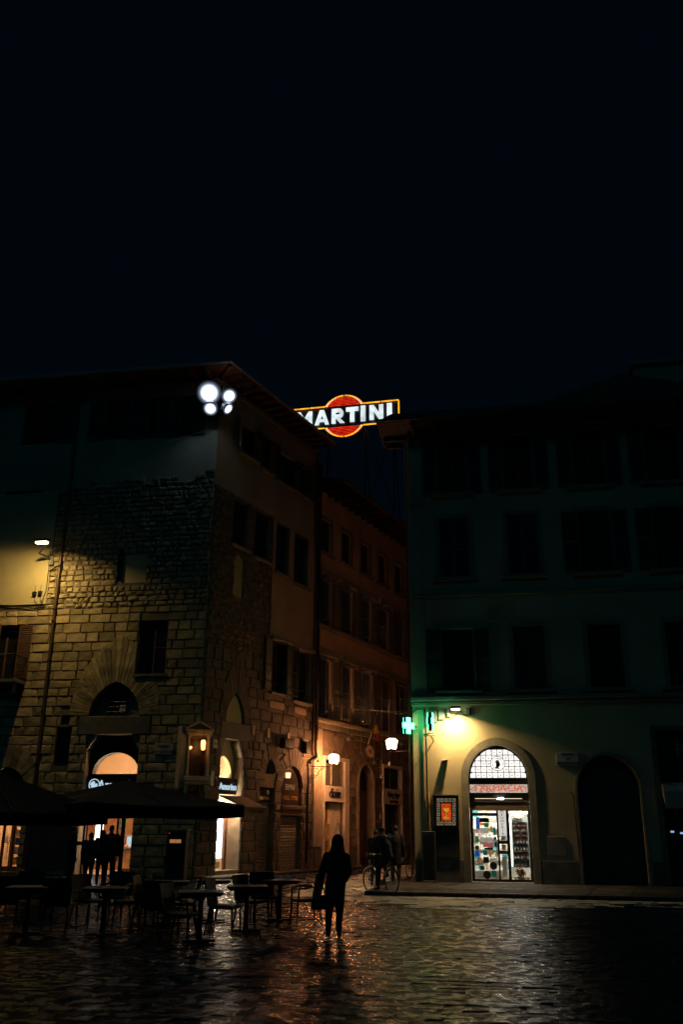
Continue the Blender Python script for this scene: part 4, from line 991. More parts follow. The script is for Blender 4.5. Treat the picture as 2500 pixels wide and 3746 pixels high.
for i in range(n):
    a, b = 1.93+(3.80-1.93)*i/n, 1.93+(3.80-1.93)*(i+1)/n; s0, s1 = .012*abs(math.sin(i*.9)), .012*abs(math.sin((i+1)*.9))
    bl.add([(a, .20, 2.62), (b, .20, 2.62), (b, .16, 2.34+s1), (a, .16, 2.34+s0)], [(0, 1, 2, 3)])
bl.box(1.93, 3.80, .16, .24, 2.62, 2.67); bl.obj('sun_blind', 'canvas_brown', pf_t, FR.M)
MB().box(2.05, 2.78, .26, .30, 2.73, 2.745).obj('strip_light', 'bulb_small', pf_t, FR.M)
MB().box(2.98, 3.62, .26, .30, 2.73, 2.745).obj('strip_light', 'bulb_small', pf_t, FR.M)
MB().prism([(2.80, 2.735), (2.84, 2.765), (2.84, 2.75), (2.98, 2.75), (2.98, 2.765), (3.02, 2.735), (2.98, 2.705), (2.98, 2.72), (2.84, 2.72), (2.84, 2.705)], .25, .27).obj('arrow_sign', 'tube_white', pf_t, FR.M)
vp = MB().bev(2.80, 3.06, YF-.07, YF-.04, 1.56, 2.55, .006).obj('vertical_sign', 'sign_white', pf_t, FR.M)
for k, chh in enumerate('PROFUMERIA'):
    link('letter', text_mesh(chh, .105, 'letter_black', .003, 1.35), vp, FR.M @ T(2.93, YF-.075, 2.50-k*.098))
for za, zb, c in ((1.10, 1.28, 'paper'), (1.42, 1.56, 'paper'), (.3, .9, 'bottle_white')): MB().box(2.87, 3.0, YF-.01, YF, za, zb).obj('notice', c, pf_t, FR.M)
def zr(a, b, c, d, y):                                   # from the enlarged view of the pharmacy (8 thirds of the photo)
    k = 600/1568; return rect(FR, 1450+a*k, 2500+b*k, 1450+c*k, 2500+d*k, y)
posters = [((798, 1285, 890, 1330), 'letter_black'), ((765, 1280, 800, 1390), 'blue_card'), ((800, 1332, 840, 1358), 'orange_card'), ((842, 1332, 888, 1375), 'green_card'),
           ((895, 1370, 930, 1425), 'tan_card'), ((930, 1375, 955, 1450), 'teal_card'), ((800, 1378, 890, 1435), 'paper'), ((760, 1460, 795, 1520), 'green_card'), ((800, 1470, 930, 1520), 'paper'),
           ((832, 1525, 935, 1565), 'pink_card'), ((845, 1568, 930, 1590), 'letter_black'), ((830, 1595, 872, 1640), 'teal_card'), ((755, 1600, 800, 1655), 'blue_card'),
           ((940, 1520, 962, 1565), 'letter_black'), ((945, 1600, 970, 1655), 'paper'), ((780, 1668, 826, 1725), 'tan_card'), ((836, 1660, 890, 1715), 'letter_black'), ((900, 1670, 970, 1700), 'paper'),
           ((805, 1745, 845, 1785), 'letter_black'), ((915, 1790, 962, 1850), 'teal_card'), ((935, 1470, 960, 1495), 'letter_black'), ((740, 1400, 760, 1500), 'paper')]
for q, c in posters:
    r = zr(*q, YF-.012); MB().box(r[0], r[1], YF-.014, YF-.008, r[2], r[3]).obj('poster', c if c == 'letter_black' else 'print_'+c, dr, FR.M)
r = zr(872, 1600, 930, 1650, YF-.012); cx_, cz_ = (r[0]+r[1])/2, (r[2]+r[3])/2
MB().box(cx_-.11, cx_+.11, YF-.02, YF-.015, cz_-.035, cz_+.035).box(cx_-.035, cx_+.035, YF-.02, YF-.015, cz_-.105, cz_-.0355).box(cx_-.035, cx_+.035, YF-.02, YF-.015, cz_+.0355, cz_+.105).obj('cross_sticker', 'print_tan_card', dr, FR.M)
for x, y, rr_, c in ((933, 1745, 38, 'letter_black'), (872, 1830, 39, 'letter_black'), (777, 1570, 22, 'green_card')):
    r = zr(x-rr_, y-rr_, x+rr_, y+rr_, YF-.012); MB().lathe(((r[0]+r[1])/2, YF-.016, (r[2]+r[3])/2), [((r[1]-r[0])/2, 0), ((r[1]-r[0])/2, .006)], 20, axis='y').obj('round_sticker', c, dr, FR.M)
r = zr(800, 1440, 900, 1462, YF-.012); link('lettering', text_mesh('FARMACIA', .085, 'letter_black', .002), dr, FR.M @ T((r[0]+r[1])/2, YF-.02, (r[2]+r[3])/2))
ws = thing('product_shelves', 'white wall shelves of coloured packets deep inside the pharmacy', 'shelf', FR.M @ T(2.3, 2.5, .1))
for z in (.4, .75, 1.1, 1.45, 1.8, 2.15): MB().box(1.75, 3.1, 2.45, 2.8, z-.025, z).obj('shelf', 'room_white', ws, FR.M)
MB().box(1.72, 1.75, 2.45, 2.8, .1, 2.5).box(3.1, 3.13, 2.45, 2.8, .1, 2.5).obj('upright', 'room_white', ws, FR.M)
for z in (.4, .75, 1.1, 1.45, 1.8, 2.15):
    x_ = 1.78
    while x_ < 3.0:
        w_ = rnd.uniform(.06, .16); MB().box(x_, x_+w_, 2.48, 2.7, z+.001, z+rnd.uniform(.12, .28)).obj('packet', rnd.choice(['blue_card', 'teal_card', 'bottle_white', 'paper', 'room_white', 'tan_card', 'room_white', 'paper', 'bottle_white', 'pink_card']), ws, FR.M); x_ += w_+.015
su_ = thing('shelf_unit', 'tall shelf unit with rows of bottles in the right-hand pharmacy window', 'shelf', FR.M @ T(3.5, .85, .5))
S0, S1 = 3.24, 3.76
b = MB(); b.box(S0-.04, S0, .62, .95, .55, 2.12); b.box(S1, S1+.04, .62, .95, .55, 2.12); b.box(S0, S1, .93, .95, .55, 2.12); b.obj('case', 'shelf_grey', su_, FR.M)
for xs in (S0-.06, S1+.045): MB().box(xs, xs+.015, .56, .60, .6, 2.15).obj('added_glow_strip', 'added_glow_strip', su_, FR.M)  # glowing strips added to brighten the bottles
zs_ = (.58, .82, 1.06, 1.30, 1.52, 1.68, 1.84, 2.0)
for z in zs_: MB().box(S0, S1, .62, .92, z-.012, z).obj('shelf', 'steel', su_, FR.M)
hats = MB(); hats.ball((3.45, .75, 2.17), (.17, .12, .1), 12, 6); tag(hats.obj('straw_hat', 'tan_card', None, FR.M), 'pale rounded straw hat on top of the pharmacy shelf unit', 'hat')
kinds = ['bottle_dark', 'bottle_amber', 'bottle_white', 'bottle_pink', 'bottle_amber', 'bottle_pink', 'bottle_amber']
names = ['lowest', 'second lowest', 'third lowest', 'middle', 'third highest', 'second highest', 'highest']
for si, z in enumerate(zs_[:7]):
    hgt = .15 if si < 4 else .10; nb_ = 5 if si < 4 else 6; rad = .034 if si < 4 else .032
    p = MB(); p.lathe((0, 0, 0), [(rad*.96, 0), (rad, .01), (rad, hgt*.6), (rad*.45, hgt*.78), (rad*.45, hgt*.88), (rad*.55, hgt*.88), (rad*.55, hgt)] if si < 4 else [(rad, 0), (rad, hgt*.7), (rad*.9, hgt*.72), (rad*1.02, hgt*.75), (rad*1.02, hgt)], 10)
    me = p.mesh('bottle', kinds[si], True); lm = MB().lathe((0, 0, 0), [(rad*1.03, hgt*.15), (rad*1.03, hgt*.5)], 10).mesh('label_band', 'paper' if si % 2 else 'tan_card', True)
    for k in range(nb_):
        Mx = FR.M @ T(S0+.06+k*(S1-S0-.12)/(nb_-1), .70+rnd.uniform(-.02, .03), z+.001)
        o = tag(link('bottle', me, None, Mx), 'small bottle standing on the %s shelf of the pharmacy window' % names[si], 'bottle', 'bottles on the %s pharmacy shelf' % names[si])
        link('label_band', lm, o, Mx)
fp_ = thing('flower_pot', 'pot of red and yellow flowers at the bottom of the pharmacy window', 'flowers', FR.M @ T(3.43, .6, .1))
MB().lathe((3.43, .62, .1), [(.07, 0), (.10, .16), (.11, .16), (.11, .19)], 12).obj('pot', 'tan_card', fp_, FR.M)
fw = MB(); lf = MB(); fy = MB()
for k in range(26):
    a, r_, h = rnd.uniform(0, 6.28), rnd.uniform(.02, .17), rnd.uniform(.24, .46); c = (3.43+r_*math.cos(a), .62+r_*.5*math.sin(a), .1+h)
    (fw if k % 4 else fy).ball(c, .028, 6, 4)
    lf.tube([(3.43, .62, .26), c], .006, 4); lf.add([c, (c[0]+.06, c[1]-.02, c[2]-.03), (c[0]+.03, c[1], c[2]-.08)], [(0, 1, 2)])
fw.obj('red_flowers', 'flower_red', fp_, FR.M); fy.obj('yellow_flowers', 'flower_yellow', fp_, FR.M); lf.obj('leaves', 'leaf', fp_, FR.M)
for x_, c in ((3.68, 'pink_card'), (3.55, 'yellow_card'), (3.28, 'paper')):
    bx = MB(); bx.bev(x_-.05, x_+.05, .52, .6, .1, .27, .004); tag(bx.obj('product_box', c, None, FR.M), {'pink_card': 'small pink box right of the flowers in the pharmacy window', 'yellow_card': 'small yellow box beside the flowers in the pharmacy window', 'paper': 'small white box left of the flowers in the pharmacy window'}[c], 'box')
# --- ice cream shop on the square
lgt = MB(); lgt.lathe((-3.5, 1.15, 3.05), [(.02, .6), (.02, .2), (.16, .16), (.2, 0), (.16, -.03)], 14); tag(lgt.obj('pendant_lamp', 'bulb', None, FA.M), 'round pendant lamp hidden behind the fascia of the shop on the square', 'lamp')
pl = MB(); pl.lathe((-3.75, 1.5, 2.05), [(.01, .5), (.01, .18), (.10, .16), (.19, .05), (.20, 0), (.15, -.03)], 14); tag(pl.obj('pendant_lamp', 'orange_card', None, FA.M), 'orange pendant lamp above the ice cream shop doorway', 'lamp')
mp = MB(); mp.box(-4.42, -4.12, 1.2, 1.25, 1.0, 2.5); tag(mp.obj('menu_panel', 'screen_white', None, FA.M), 'tall white backlit panel just inside the shop doorway', 'panel')
mp2 = MB(); mp2.box(-4.38, -4.15, 1.1, 1.14, .55, .82); tag(mp2.obj('price_board', 'screen_white', None, FA.M), 'small white lit board low behind the queue', 'board')
ct = thing('ice_cream_counter', 'wooden ice cream counter with a curved glass display top', 'counter', FA.M @ T(-2.8, 2.2, .05))
b = MB(); b.bev(-3.6, -2.15, 1.9, 2.7, .2, .92, .02); b.obj('wooden_front', 'wood_warm', ct, FA.M); MB().box(-3.58, -2.15, 1.95, 2.7, .05, .2).obj('plinth', 'wood_dark', ct, FA.M)
MB().box(-3.6, -2.15, 1.84, 2.7, .92, .97).obj('worktop', 'steel', ct, FA.M)
b = MB()
for k in range(8):
    a0, a1 = math.pi/2*k/8, math.pi/2*(k+1)/8; b.add([(-3.6, 1.86+.4*(1-math.cos(a0)), .98+.42*math.sin(a0)), (-2.15, 1.86+.4*(1-math.cos(a0)), .98+.42*math.sin(a0)), (-2.15, 1.86+.4*(1-math.cos(a1)), .98+.42*math.sin(a1)), (-3.6, 1.86+.4*(1-math.cos(a1)), .98+.42*math.sin(a1))], [(0, 1, 2, 3)])
b.obj('glass_hood', 'clear_glass', ct, FA.M); MB().box(-3.6, -2.15, 2.24, 2.5, 1.40, 1.44).obj('top_shelf', 'wood_warm', ct, FA.M)
MB().box(-3.55, -2.2, 2.28, 2.3, .99, 1.38).obj('back_light', 'sign_lit', ct, FA.M)
tl = ['bottle_pink', 'bottle_white', 'yellow_card', 'wood_warm', 'green_card', 'orange_card']
for k in range(6): MB().ball((-3.45+k*.24, 2.08, .99), (.10, .14, .12), 10, 6).obj('ice_cream_tub', tl[k], ct, FA.M)
sf = MB()
for z in (1.55, 1.95): sf.box(-4.0, -3.0, 4.28, 4.5, z, z+.03)
sf.box(-4.0, -3.96, 4.28, 4.5, .1, 2.3); sf.box(-3.04, -3.0, 4.28, 4.5, .1, 2.3); tag(sf.obj('back_shelf', 'wood_warm', None, FA.M), 'wooden shelves on the back wall of the ice cream shop', 'shelf')
for k, c in enumerate(('red_plastic', 'paper', 'bottle_white', 'orange_card', 'leaf')):
    o = MB(); o.lathe((-3.85+k*.19, 4.38, 1.58), [(.05, 0), (.06, .12), (.045, .2)], 10); tag(o.obj('jar', c, None, FA.M), {'red_plastic': 'red', 'paper': 'white', 'bottle_white': 'cream', 'orange_card': 'orange', 'leaf': 'green'}[c]+' jar on the back wall shelf of the ice cream shop', 'jar')
pt_ = MB(); pt_.ball((-3.55, 1.7, 1.75), (.14, .12, .12), 8, 5)
for k in range(22):
    a = rnd.uniform(0, 6.3); c = Vector((-3.55+.16*math.cos(a), 1.7+.1*math.sin(a), 1.78+rnd.uniform(-.1, .22))); pt_.add([c, c+Vector((.07, 0, .05)), c+Vector((.05, .02, -.06))], [(0, 1, 2)])
pt_.tube([(-3.55, 1.7, 1.72), (-3.55, 1.75, 1.45)], .03, 6); pt_.tube([(-3.55, 1.75, 1.45), (-3.55, 2.3, 1.42)], .012, 5); tag(pt_.obj('potted_plant', 'leaf', None, FA.M), 'small leafy plant standing above the ice cream counter', 'plant')
# --- window shop at the left edge
wl = MB(); wl.lathe((-7.6, 1.2, 3.3), [(.02, .5), (.02, .1), (.14, .06), (.14, 0)], 10); tag(wl.obj('pendant_lamp', 'bulb', None, FA.M), 'warm pendant lamp in the shop window at the left edge', 'lamp')
ds = thing('display_stand', 'wooden display stand with cards in the shop window at the left edge', 'display', FA.M @ T(-7.4, .8, .1))
b = MB(); b.box(-7.66, -7.55, .7, .8, .1, 2.4); b.box(-7.1, -7.02, .7, .8, .1, 2.4); b.obj('upright', 'wood_warm', ds, FA.M)
for k, (z, c) in enumerate(((.35, 'yellow_card'), (.72, 'paper'), (1.05, 'blue_card'), (1.35, 'paper'), (1.7, 'tan_card'))): MB().box(-7.54, -7.11, .72, .78, z, z+.27).obj('card', c, ds, FA.M)
ls_ = MB(); ls_.lathe((-7.85, .9, .5), [(.02, 0), (.02, .6), (.18, .62), (.09, .9)], 12); tag(ls_.obj('table_lamp', 'room_peach', None, FA.M), 'cone-shaded lamp in the shop window at the left edge', 'lamp')
# --- shop on the street: white lit panel and lunette lamp
sp = MB(); sp.box(1.46, 2.58, .52, .56, .62, 2.12); tag(sp.obj('lit_panel', 'screen_white', None, FS.M), 'tall blank white screen glowing in the street doorway', 'screen')
ll = MB(); ll.lathe((2.3, .85, 3.25), [(.1, 0), (.12, .05), (.05, .12)], 12); tag(ll.obj('lunette_lamp', 'bulb', None, FS.M), 'lamp glowing behind the street lunette', 'lamp')
ll = MB(); ll.box(2.0, 2.95, .26, .32, 2.46, 2.5); tag(ll.obj('doorway_light', 'bulb', None, FS.M), 'warm strip light over the street doorway', 'light')
nbx = MB(); nbx.bev(1.9, 2.45, .5, .54, .26, .5, .005); tag(nbx.obj('notice_card', 'tan_card', None, FS.M), 'small notice card under the white screen', 'notice')
# ================================================================== 6  signs, lamps and fittings
# --- roof sign
o_ = at(1268, 1524, 52); FM = Face(o_, -13)
def zm(a, b): return FM.p(1000+a*.35077, 1350+b*.35077)
sg = thing('roof_sign', 'neon roof sign reading MARTINI across a red striped disc, orange outline', 'sign', FM.M @ T(0, 0, 20))
LT = {'M': [[(0, 0), (.24, 0), (.24, .56), (.5, .16), (.76, .56), (.76, 0), (1, 0), (1, 1), (.77, 1), (.5, .54), (.23, 1), (0, 1)]],
      'A': [[(0, 0), (.27, 0), (.5, .68), (.5, 1), (.35, 1)], [(1, 0), (.65, 1), (.501, 1), (.501, .68), (.73, 0)], [(.340, .2), (.66, .2), (.602, .37), (.4, .37)]],
      'R': [[(0, 0), (.30, 0), (.30, 1), (0, 1)], [(.301, .76), (.55, .76)]+[(.55+.10*math.cos(t), .67+.09*math.sin(t)) for t in (1.2, .6, 0, -.6, -1.2)]+[(.55, .58), (.301, .58), (.301, .35), (.58, .35)]+[(.58+.33*math.cos(t), .675+.325*math.sin(t)) for t in (-1.2, -.8, -.4, 0, .4, .8, 1.2)]+[(.58, 1), (.301, 1)], [(.32, .349), (.62, .349), (1.0, 0), (.64, 0)]],
      'T': [[(0, .74), (1, .74), (1, 1), (0, 1)], [(.33, 0), (.67, 0), (.67, .739), (.33, .739)]],
      'I': [[(0, 0), (1, 0), (1, 1), (0, 1)]],
      'N': [[(0, 0), (.31, 0), (.31, .55), (.68, 0), (1, 0), (1, 1), (.69, 1), (.69, .45), (.32, 1), (0, 1)]]}
for chh, a, b in (('M', 250, 410), ('A', 437, 585), ('R', 612, 748), ('T', 762, 892), ('I', 916, 964), ('N', 1008, 1150), ('I', 1190, 1240)):
    m_ = (a+b)/2; u0, zb = zm(a, 643-.1*m_); u1, zt = zm(b, 480-.1*m_); mb = MB()
    for po in LT[chh]: mb.prism([(u0+(u1-u0)*x, zb+(zt-zb)*y) for x, y in po], -.12, -.02)
    tag(mb.obj('letter', 'neon_white', sg, FM.M), 'white letter '+chh)
cu, cz = zm(742, 494); rc = (zm(942, 494)[0]-zm(545, 494)[0])/2*1.145; zt, zb = zm(742, 383)[1], zm(742, 606)[1]
xl, xr = zm(218, 432)[0], zm(1312, 325)[0]
at_ = math.asin(min(1, (zt-cz)/rc)); ab_ = math.asin(max(-1, (zb-cz)/rc))
def tb(pts, mtl='neon_orange', r=.045, nm='neon_tube'): return MB().tube(pts, r, 8).obj(nm, mtl, sg, FM.M)
for t0, t1 in ((at_, math.pi/2-.03), (math.pi/2+.03, math.pi-at_)): tb([(cu+rc*math.cos(t0+(t1-t0)*k/10), -.1, cz+rc*math.sin(t0+(t1-t0)*k/10)) for k in range(11)])
for t0, t1 in ((ab_, -math.pi/2+.03), (-math.pi/2-.03, -math.pi-ab_)): tb([(cu+rc*math.cos(t0+(t1-t0)*k/10), -.1, cz+rc*math.sin(t0+(t1-t0)*k/10)) for k in range(11)])
xe = rc*math.cos(at_); xf_ = rc*math.cos(ab_)
for a, b in ((xl, (xl+cu-xe)/2-.04), ((xl+cu-xe)/2+.04, cu-xe-.05), (cu+xe+.05, (cu+xe+xr)/2-.04), ((cu+xe+xr)/2+.04, xr)): tb([(a, -.1, zt), (b, -.1, zt)])
for a, b in ((xl, cu-xf_-.05), (cu+xf_+.05, xr)): tb([(a, -.1, zb), (b, -.1, zb)])
tb([(xl, -.1, zt), (xl, -.1, zb)]); tb([(xr, -.1, zt-.03), (xr, -.1, zb)])
for k in range(6):
    for z in (cz+rc*(.985*math.sin(at_)+(.93-math.sin(at_))*(k+.25)/5.6), cz-rc*(-math.sin(ab_)+(.93+math.sin(ab_))*(k+.25)/5.6)):
        h = rc*math.sqrt(max(0, 1-((z-cz)/rc)**2))*.93
        if h > .15:
            tb([(cu-h, -.09, z), (cu+h, -.09, z)], 'neon_red', .027)
            for sx in (-1, 1): MB().ball((cu+sx*h, -.1, z), .04, 6, 4).obj('tube_end', 'neon_joint', sg, FM.M)
bk = MB(); bk.prism([(cu+rc*1.04*math.cos(2*math.pi*k/28), cz+rc*1.04*math.sin(2*math.pi*k/28)) for k in range(28)], .0, .06); bk.obj('disc', 'black_board', sg, FM.M)
bk = MB(); bk.box(xl, xr, .07, .12, zb, zt); bk.obj('backing', 'black_board', sg, FM.M)
tr = MB()
for x in (xl+.4, (xl+xr)/2-1.2, (xl+xr)/2+1.2, xr-.4):
    tr.tube([(x, .2, zt-.1), (x, .2, 19.2)], .05, 6); tr.tube([(x, .2, zb+.3), (x, 2.4, 19.6)], .04, 6)
for a, b in ((xl+.4, (xl+xr)/2-1.2), ((xl+xr)/2-1.2, (xl+xr)/2+1.2), ((xl+xr)/2+1.2, xr-.4)): tr.tube([(a, .2, 20), (b, .2, zb)], .03, 6); tr.tube([(a, .2, zb), (b, .2, 20)], .03, 6)
tr.obj('support_truss', 'iron', sg, FM.M)
# --- four floodlights on the palace corner
fbr = thing('floodlight_bracket', 'steel bracket arms carrying the floodlights at the palace corner', 'bracket', FA.M @ T(0, 0, 19))
def flood(px, py, out, rad, aim, mtl, label):
    P = at(px, py, (FA.w(0, -out, 0)).y)
    d = (Vector(aim)-P).normalized(); q = d.to_track_quat('-Y', 'Z').to_matrix().to_4x4(); Mx = Matrix.Translation(P) @ q
    t = thing('floodlight', label, 'floodlight', Mx, 'floodlights on the palace corner')
    MB().lathe((0, 0, 0), [(rad*.6, .34), (rad*.9, .30), (rad*1.65, .06), (rad*1.84, .03), (rad*1.84, -.018)], 18, axis='y').obj('housing', 'iron', t, Mx)
    MB().lathe((0, 0, 0), [(rad*.02, -.05), (rad*.6, -.045), (rad*.86, -.03), (rad*.86, -.021)], 24, axis='y').obj('lens', mtl, t, Mx)
    for r0, r1, g_ in [(.86+.12*k, .98+.12*k, 'flood_bloom_%d' % k) for k in range(8)]:
        MB().add([(rad*r*math.cos(6.2832*k/24), y, rad*r*math.sin(6.2832*k/24)) for r, y in ((r0, -.0285), (r1, -.0285)) for k in range(24)], [(k, (k+1) % 24, 24+(k+1) % 24, 24+k) for k in range(24)]).obj('bloom_ring', g_, t, Mx)  # glowing rings imitate lens bloom, not a part of the lamp
    MB().tube([(-rad*1.4, .12, 0), (-rad*1.4, .12, -rad*1.5), (rad*1.4, .12, -rad*1.5), (rad*1.4, .12, 0)], .02, 6).obj('yoke', 'iron', t, Mx)
    return P
GAIM = (1, 8, 0)
ps = [flood(765, 1437, .75, .29, (-1, 6, 1), 'lamp_flood', 'largest and brightest floodlight, upper left of the four at the palace corner'),
      flood(838, 1448, .62, .195, (6, 14, 0), 'lamp_flood', 'round floodlight at upper right of the four at the palace corner'),
      flood(770, 1494, .70, .18, (-6, 16, 0), 'lamp_flood', 'round floodlight at lower left of the four at the palace corner'),
      flood(834, 1495, .60, .15, (15, 26, 0), 'lamp_flood_warm', 'small oval-looking floodlight at lower right of the four at the palace corner')]
b = MB(); c = C0+Vector((0, 0, 19.3))
for P in ps: MB().tube([tuple(P+Vector((0, .2, 0))), (C0.x, C0.y, P.z-.05)], .03, 6).obj('arm', 'iron', fbr, I4)
MB().tube([(C0.x+.06, C0.y-.06, 18.5), (C0.x+.06, C0.y-.06, 19.8)], .04, 6).obj('mounting_pole', 'iron', fbr, I4)
od_ = (e0-C0).normalized(); gpos = (ps[0]+ps[1]+ps[2]+ps[3])/4
lamp('POINT', 'eave_fill', C0+od_*1.25+Vector((0, 0, 19.62)), 1.7, (1, .80, .76), .12)  # bare point light added to brighten the eave and gutter
#lamp('SPOT', 'floodlight_beam', ps[0]+Vector((.1, -.5, 0)), 1300, (.30, .58, 1), .2, Vector((-1, 8, 0))-ps[0], spot_size=R_(58), spot_blend=.9)
# --- street lamp on the plastered wall
LD = 1.75; Lu, Lz = FA.p(155, 1984, -LD)
t = thing('wall_street_lamp', 'flat street lamp on a curved arm above the yellow plaster', 'street lamp', FA.M @ T(Lu, -LD, Lz))
MB().tube([(-6.92, -.08, 12.2), (-6.95, -.3, 12.3), (-7.1, -.8, Lz-.15), (Lu+.28, -LD, Lz+.05)], .028, 8).obj('arm', 'iron', t, FA.M)
MB().bev(-7.0, -6.8, -.16, -.06, 12.0, 12.4, .02).obj('wall_box', 'grey_paint', t, FA.M)
h = MB(); h.slab([(Lu-.32, -LD-.12), (Lu+.22, -LD-.16), (Lu+.34, -LD), (Lu+.22, -LD+.16), (Lu-.32, -LD+.12)], Lz+.02, Lz+.11); h.obj('lamp_head', 'iron', t, FA.M)
MB().box(Lu-.26, Lu+.2, -LD-.10, -LD+.1, Lz-.04, Lz+.015).obj('lens', 'lamp_yellow', t, FA.M)
lamp('AREA', 'street_lamp_light', FA.w(Lu-.05, -LD, Lz-.06), 158, (1, .69, .22), .22, FA.M.to_3x3() @ Vector((-.27, .16, -1)))
# --- pharmacy wall lamp
Pu, Pz = FR.p(1668, 2594, -.45)
t = thing('pharmacy_wall_lamp', 'small bright floodlight under the stone ledge left of the pharmacy arch', 'wall lamp', FR.M @ T(Pu, -.3, Pz))
MB().tube([(Pu, -.02, Pz+.1), (Pu, -.45, Pz+.09)], .02, 6).obj('arm', 'iron', t, FR.M); MB().bev(Pu-.16, Pu+.16, -.56, -.36, Pz+.01, Pz+.09, .01).obj('housing', 'iron', t, FR.M)
MB().box(Pu-.14, Pu+.14, -.54, -.38, Pz-.03, Pz+.008).obj('lens', 'lamp_pharmacy', t, FR.M)
lamp('AREA', 'pharmacy_lamp_light', FR.w(Pu, -.48, Pz-.05), 140, (1, .68, .30), .16, FR.M.to_3x3() @ Vector((-.17, -.05, -1)), spread=R_(168))
# --- hanging lanterns
def lantern(name, label, Wp, sc_, Mrot, mtl, wallpt):
    """lantern standing on a scroll bracket; Wp = centre of the glass"""
    Mx = Matrix.Translation(Wp) @ Mrot
    t = thing(name, label, 'street lamp', Mx); s = sc_
    a, b, hh = .25*s, .185*s, .28*s
    for k in range(4):
        R4 = RZ(90*k)
        mb = MB().add([(-b+.008, -b, -hh), (b-.008, -b, -hh), (a-.008, -a, hh*.7), (-a+.008, -a, hh*.7)], [(0, 1, 2, 3)])
        MB().add([(-a+.008, -a, hh*.73), (a-.008, -a, hh*.73), (a*.55, -a*.55, hh*1.12), (-a*.55, -a*.55, hh*1.12)], [(0, 1, 2, 3)]).xf(R4).obj('top_pane', 'lantern_top', t, Mx)
        mb.xf(R4); mb.obj('pane', mtl, t, Mx)
    fr = MB()
    for k in range(4):
        sx, sy = ((-1, -1), (1, -1), (1, 1), (-1, 1))[k]
        fr.tube([(sx*b, sy*b, -hh), (sx*a, sy*a, hh*.71), (sx*a*.55, sy*a*.55, hh*1.12)], .011*s, 5)
    for q, z in ((b, -hh), (a, hh*.71), (a*.55, hh*1.13)): fr.tube([(-q, -q, z), (q, -q, z), (q, q, z), (-q, q, z)], .012*s, 5, closed=True)
    fr.obj('frame', 'iron', t, Mx)
    MB().lathe((0, 0, hh*1.12), [(a*.62, 0), (a*.45, .05*s), (a*.2, .09*s), (.03*s, .12*s), (.045*s, .16*s), (.02*s, .20*s), (.005, .25*s)], 12).obj('finial', 'iron', t, Mx)
    MB().lathe((0, 0, -hh), [(.02*s, -.16*s), (.05*s, -.12*s), (.03*s, -.07*s), (b*.7, -.01*s), (b*1.02, 0)], 12).obj('foot', 'iron', t, Mx)
    # bracket to the wall
    zlow = -hh-.15*s; s = 1.0
    base = Vector(Wp)+Vector((0, 0, zlow)); wv = Vector(wallpt); wv.z = base.z; d = wv-base; L = d.length; d.normalize()
    br = MB(); br.tube([tuple(base-d*.12), tuple(wv)], .02*s, 6)
    def spiral(c, r0, r1, t0, turns, n=26): return [tuple(c+d*(r0+(r1-r0)*i/n)*math.cos(t0+turns*6.283*i/n)+Vector((0, 0, 1))*(r0+(r1-r0)*i/n)*math.sin(t0+turns*6.283*i/n)) for i in range(n+1)]
    br.tube(spiral(wv-d*.24*s-Vector((0, 0, .27*s)), .22*s, .04*s, 0, 1.6), .014*s, 5)
    br.tube(spiral(wv-d*.58*s-Vector((0, 0, .11*s)), .10*s, .02*s, 3.1, -1.4), .012*s, 5)
    br.tube([tuple(wv-d*.02-Vector((0, 0, .62*s))), tuple(wv-d*.04+Vector((0, 0, .1*s)))], .02*s, 6)
    br.tube([tuple(wv-d*.05-Vector((0, 0, .55*s))), tuple(wv-d*.25*s-Vector((0, 0, .47*s))), tuple(wv-d*.42*s-Vector((0, 0, .2*s))), tuple(wv-d*.7*s-Vector((0, 0, .03*s)))], .014*s, 5)
    br.obj('bracket', 'iron', t, I4)
    return t
u1_, z1_ = FS.p(1222, 2777, -1.15)
lw = FS.w(u1_, -1.15, z1_); lantern('wall_lantern', 'glowing square lantern on a scrolled iron bracket beside the white-framed shop door', lw, .70, RZ(63), 'lantern_lit', FS.w(u1_-.05, 0, 0))
l2 = at(1434, 2722, 37.2); wl2 = FRS.w((l2-C1).dot(FRS.d)-.25, 0, 0)
lantern('wall_lantern', 'large pinkish-white lantern on a bracket left of the green cross', l2, .70, RZ(30), 'lantern_lit_cool', wl2)
# --- empty scrolled sign bracket below it
hb = thing('sign_bracket', 'black iron sign bracket with a ring scroll at the street corner', 'bracket', FRS.M)
q = at(1497, 2860, 36.6); b = MB(); d = FRS.n
b.tube([tuple(q-d*.5+Vector((0, 0, .18))), tuple(q+d*.18+Vector((0, 0, .18)))], .014, 6)
b.tube([tuple(q+d*.13*math.cos(6.283*k/18)+Vector((0, 0, .13*math.sin(6.283*k/18)))) for k in range(18)], .012, 5, closed=True)
b.tube([tuple(q+d*(.1-.08*k/14)*math.cos(.9*k)+Vector((0, 0, (.1-.08*k/14)*math.sin(.9*k)))) for k in range(15)], .01, 5)
b.tube([tuple(q+d*.16+Vector((0, 0, .18))), tuple(q+d*.16-Vector((0, 0, .15)))], .012, 5); b.obj('scroll', 'iron', hb, I4)
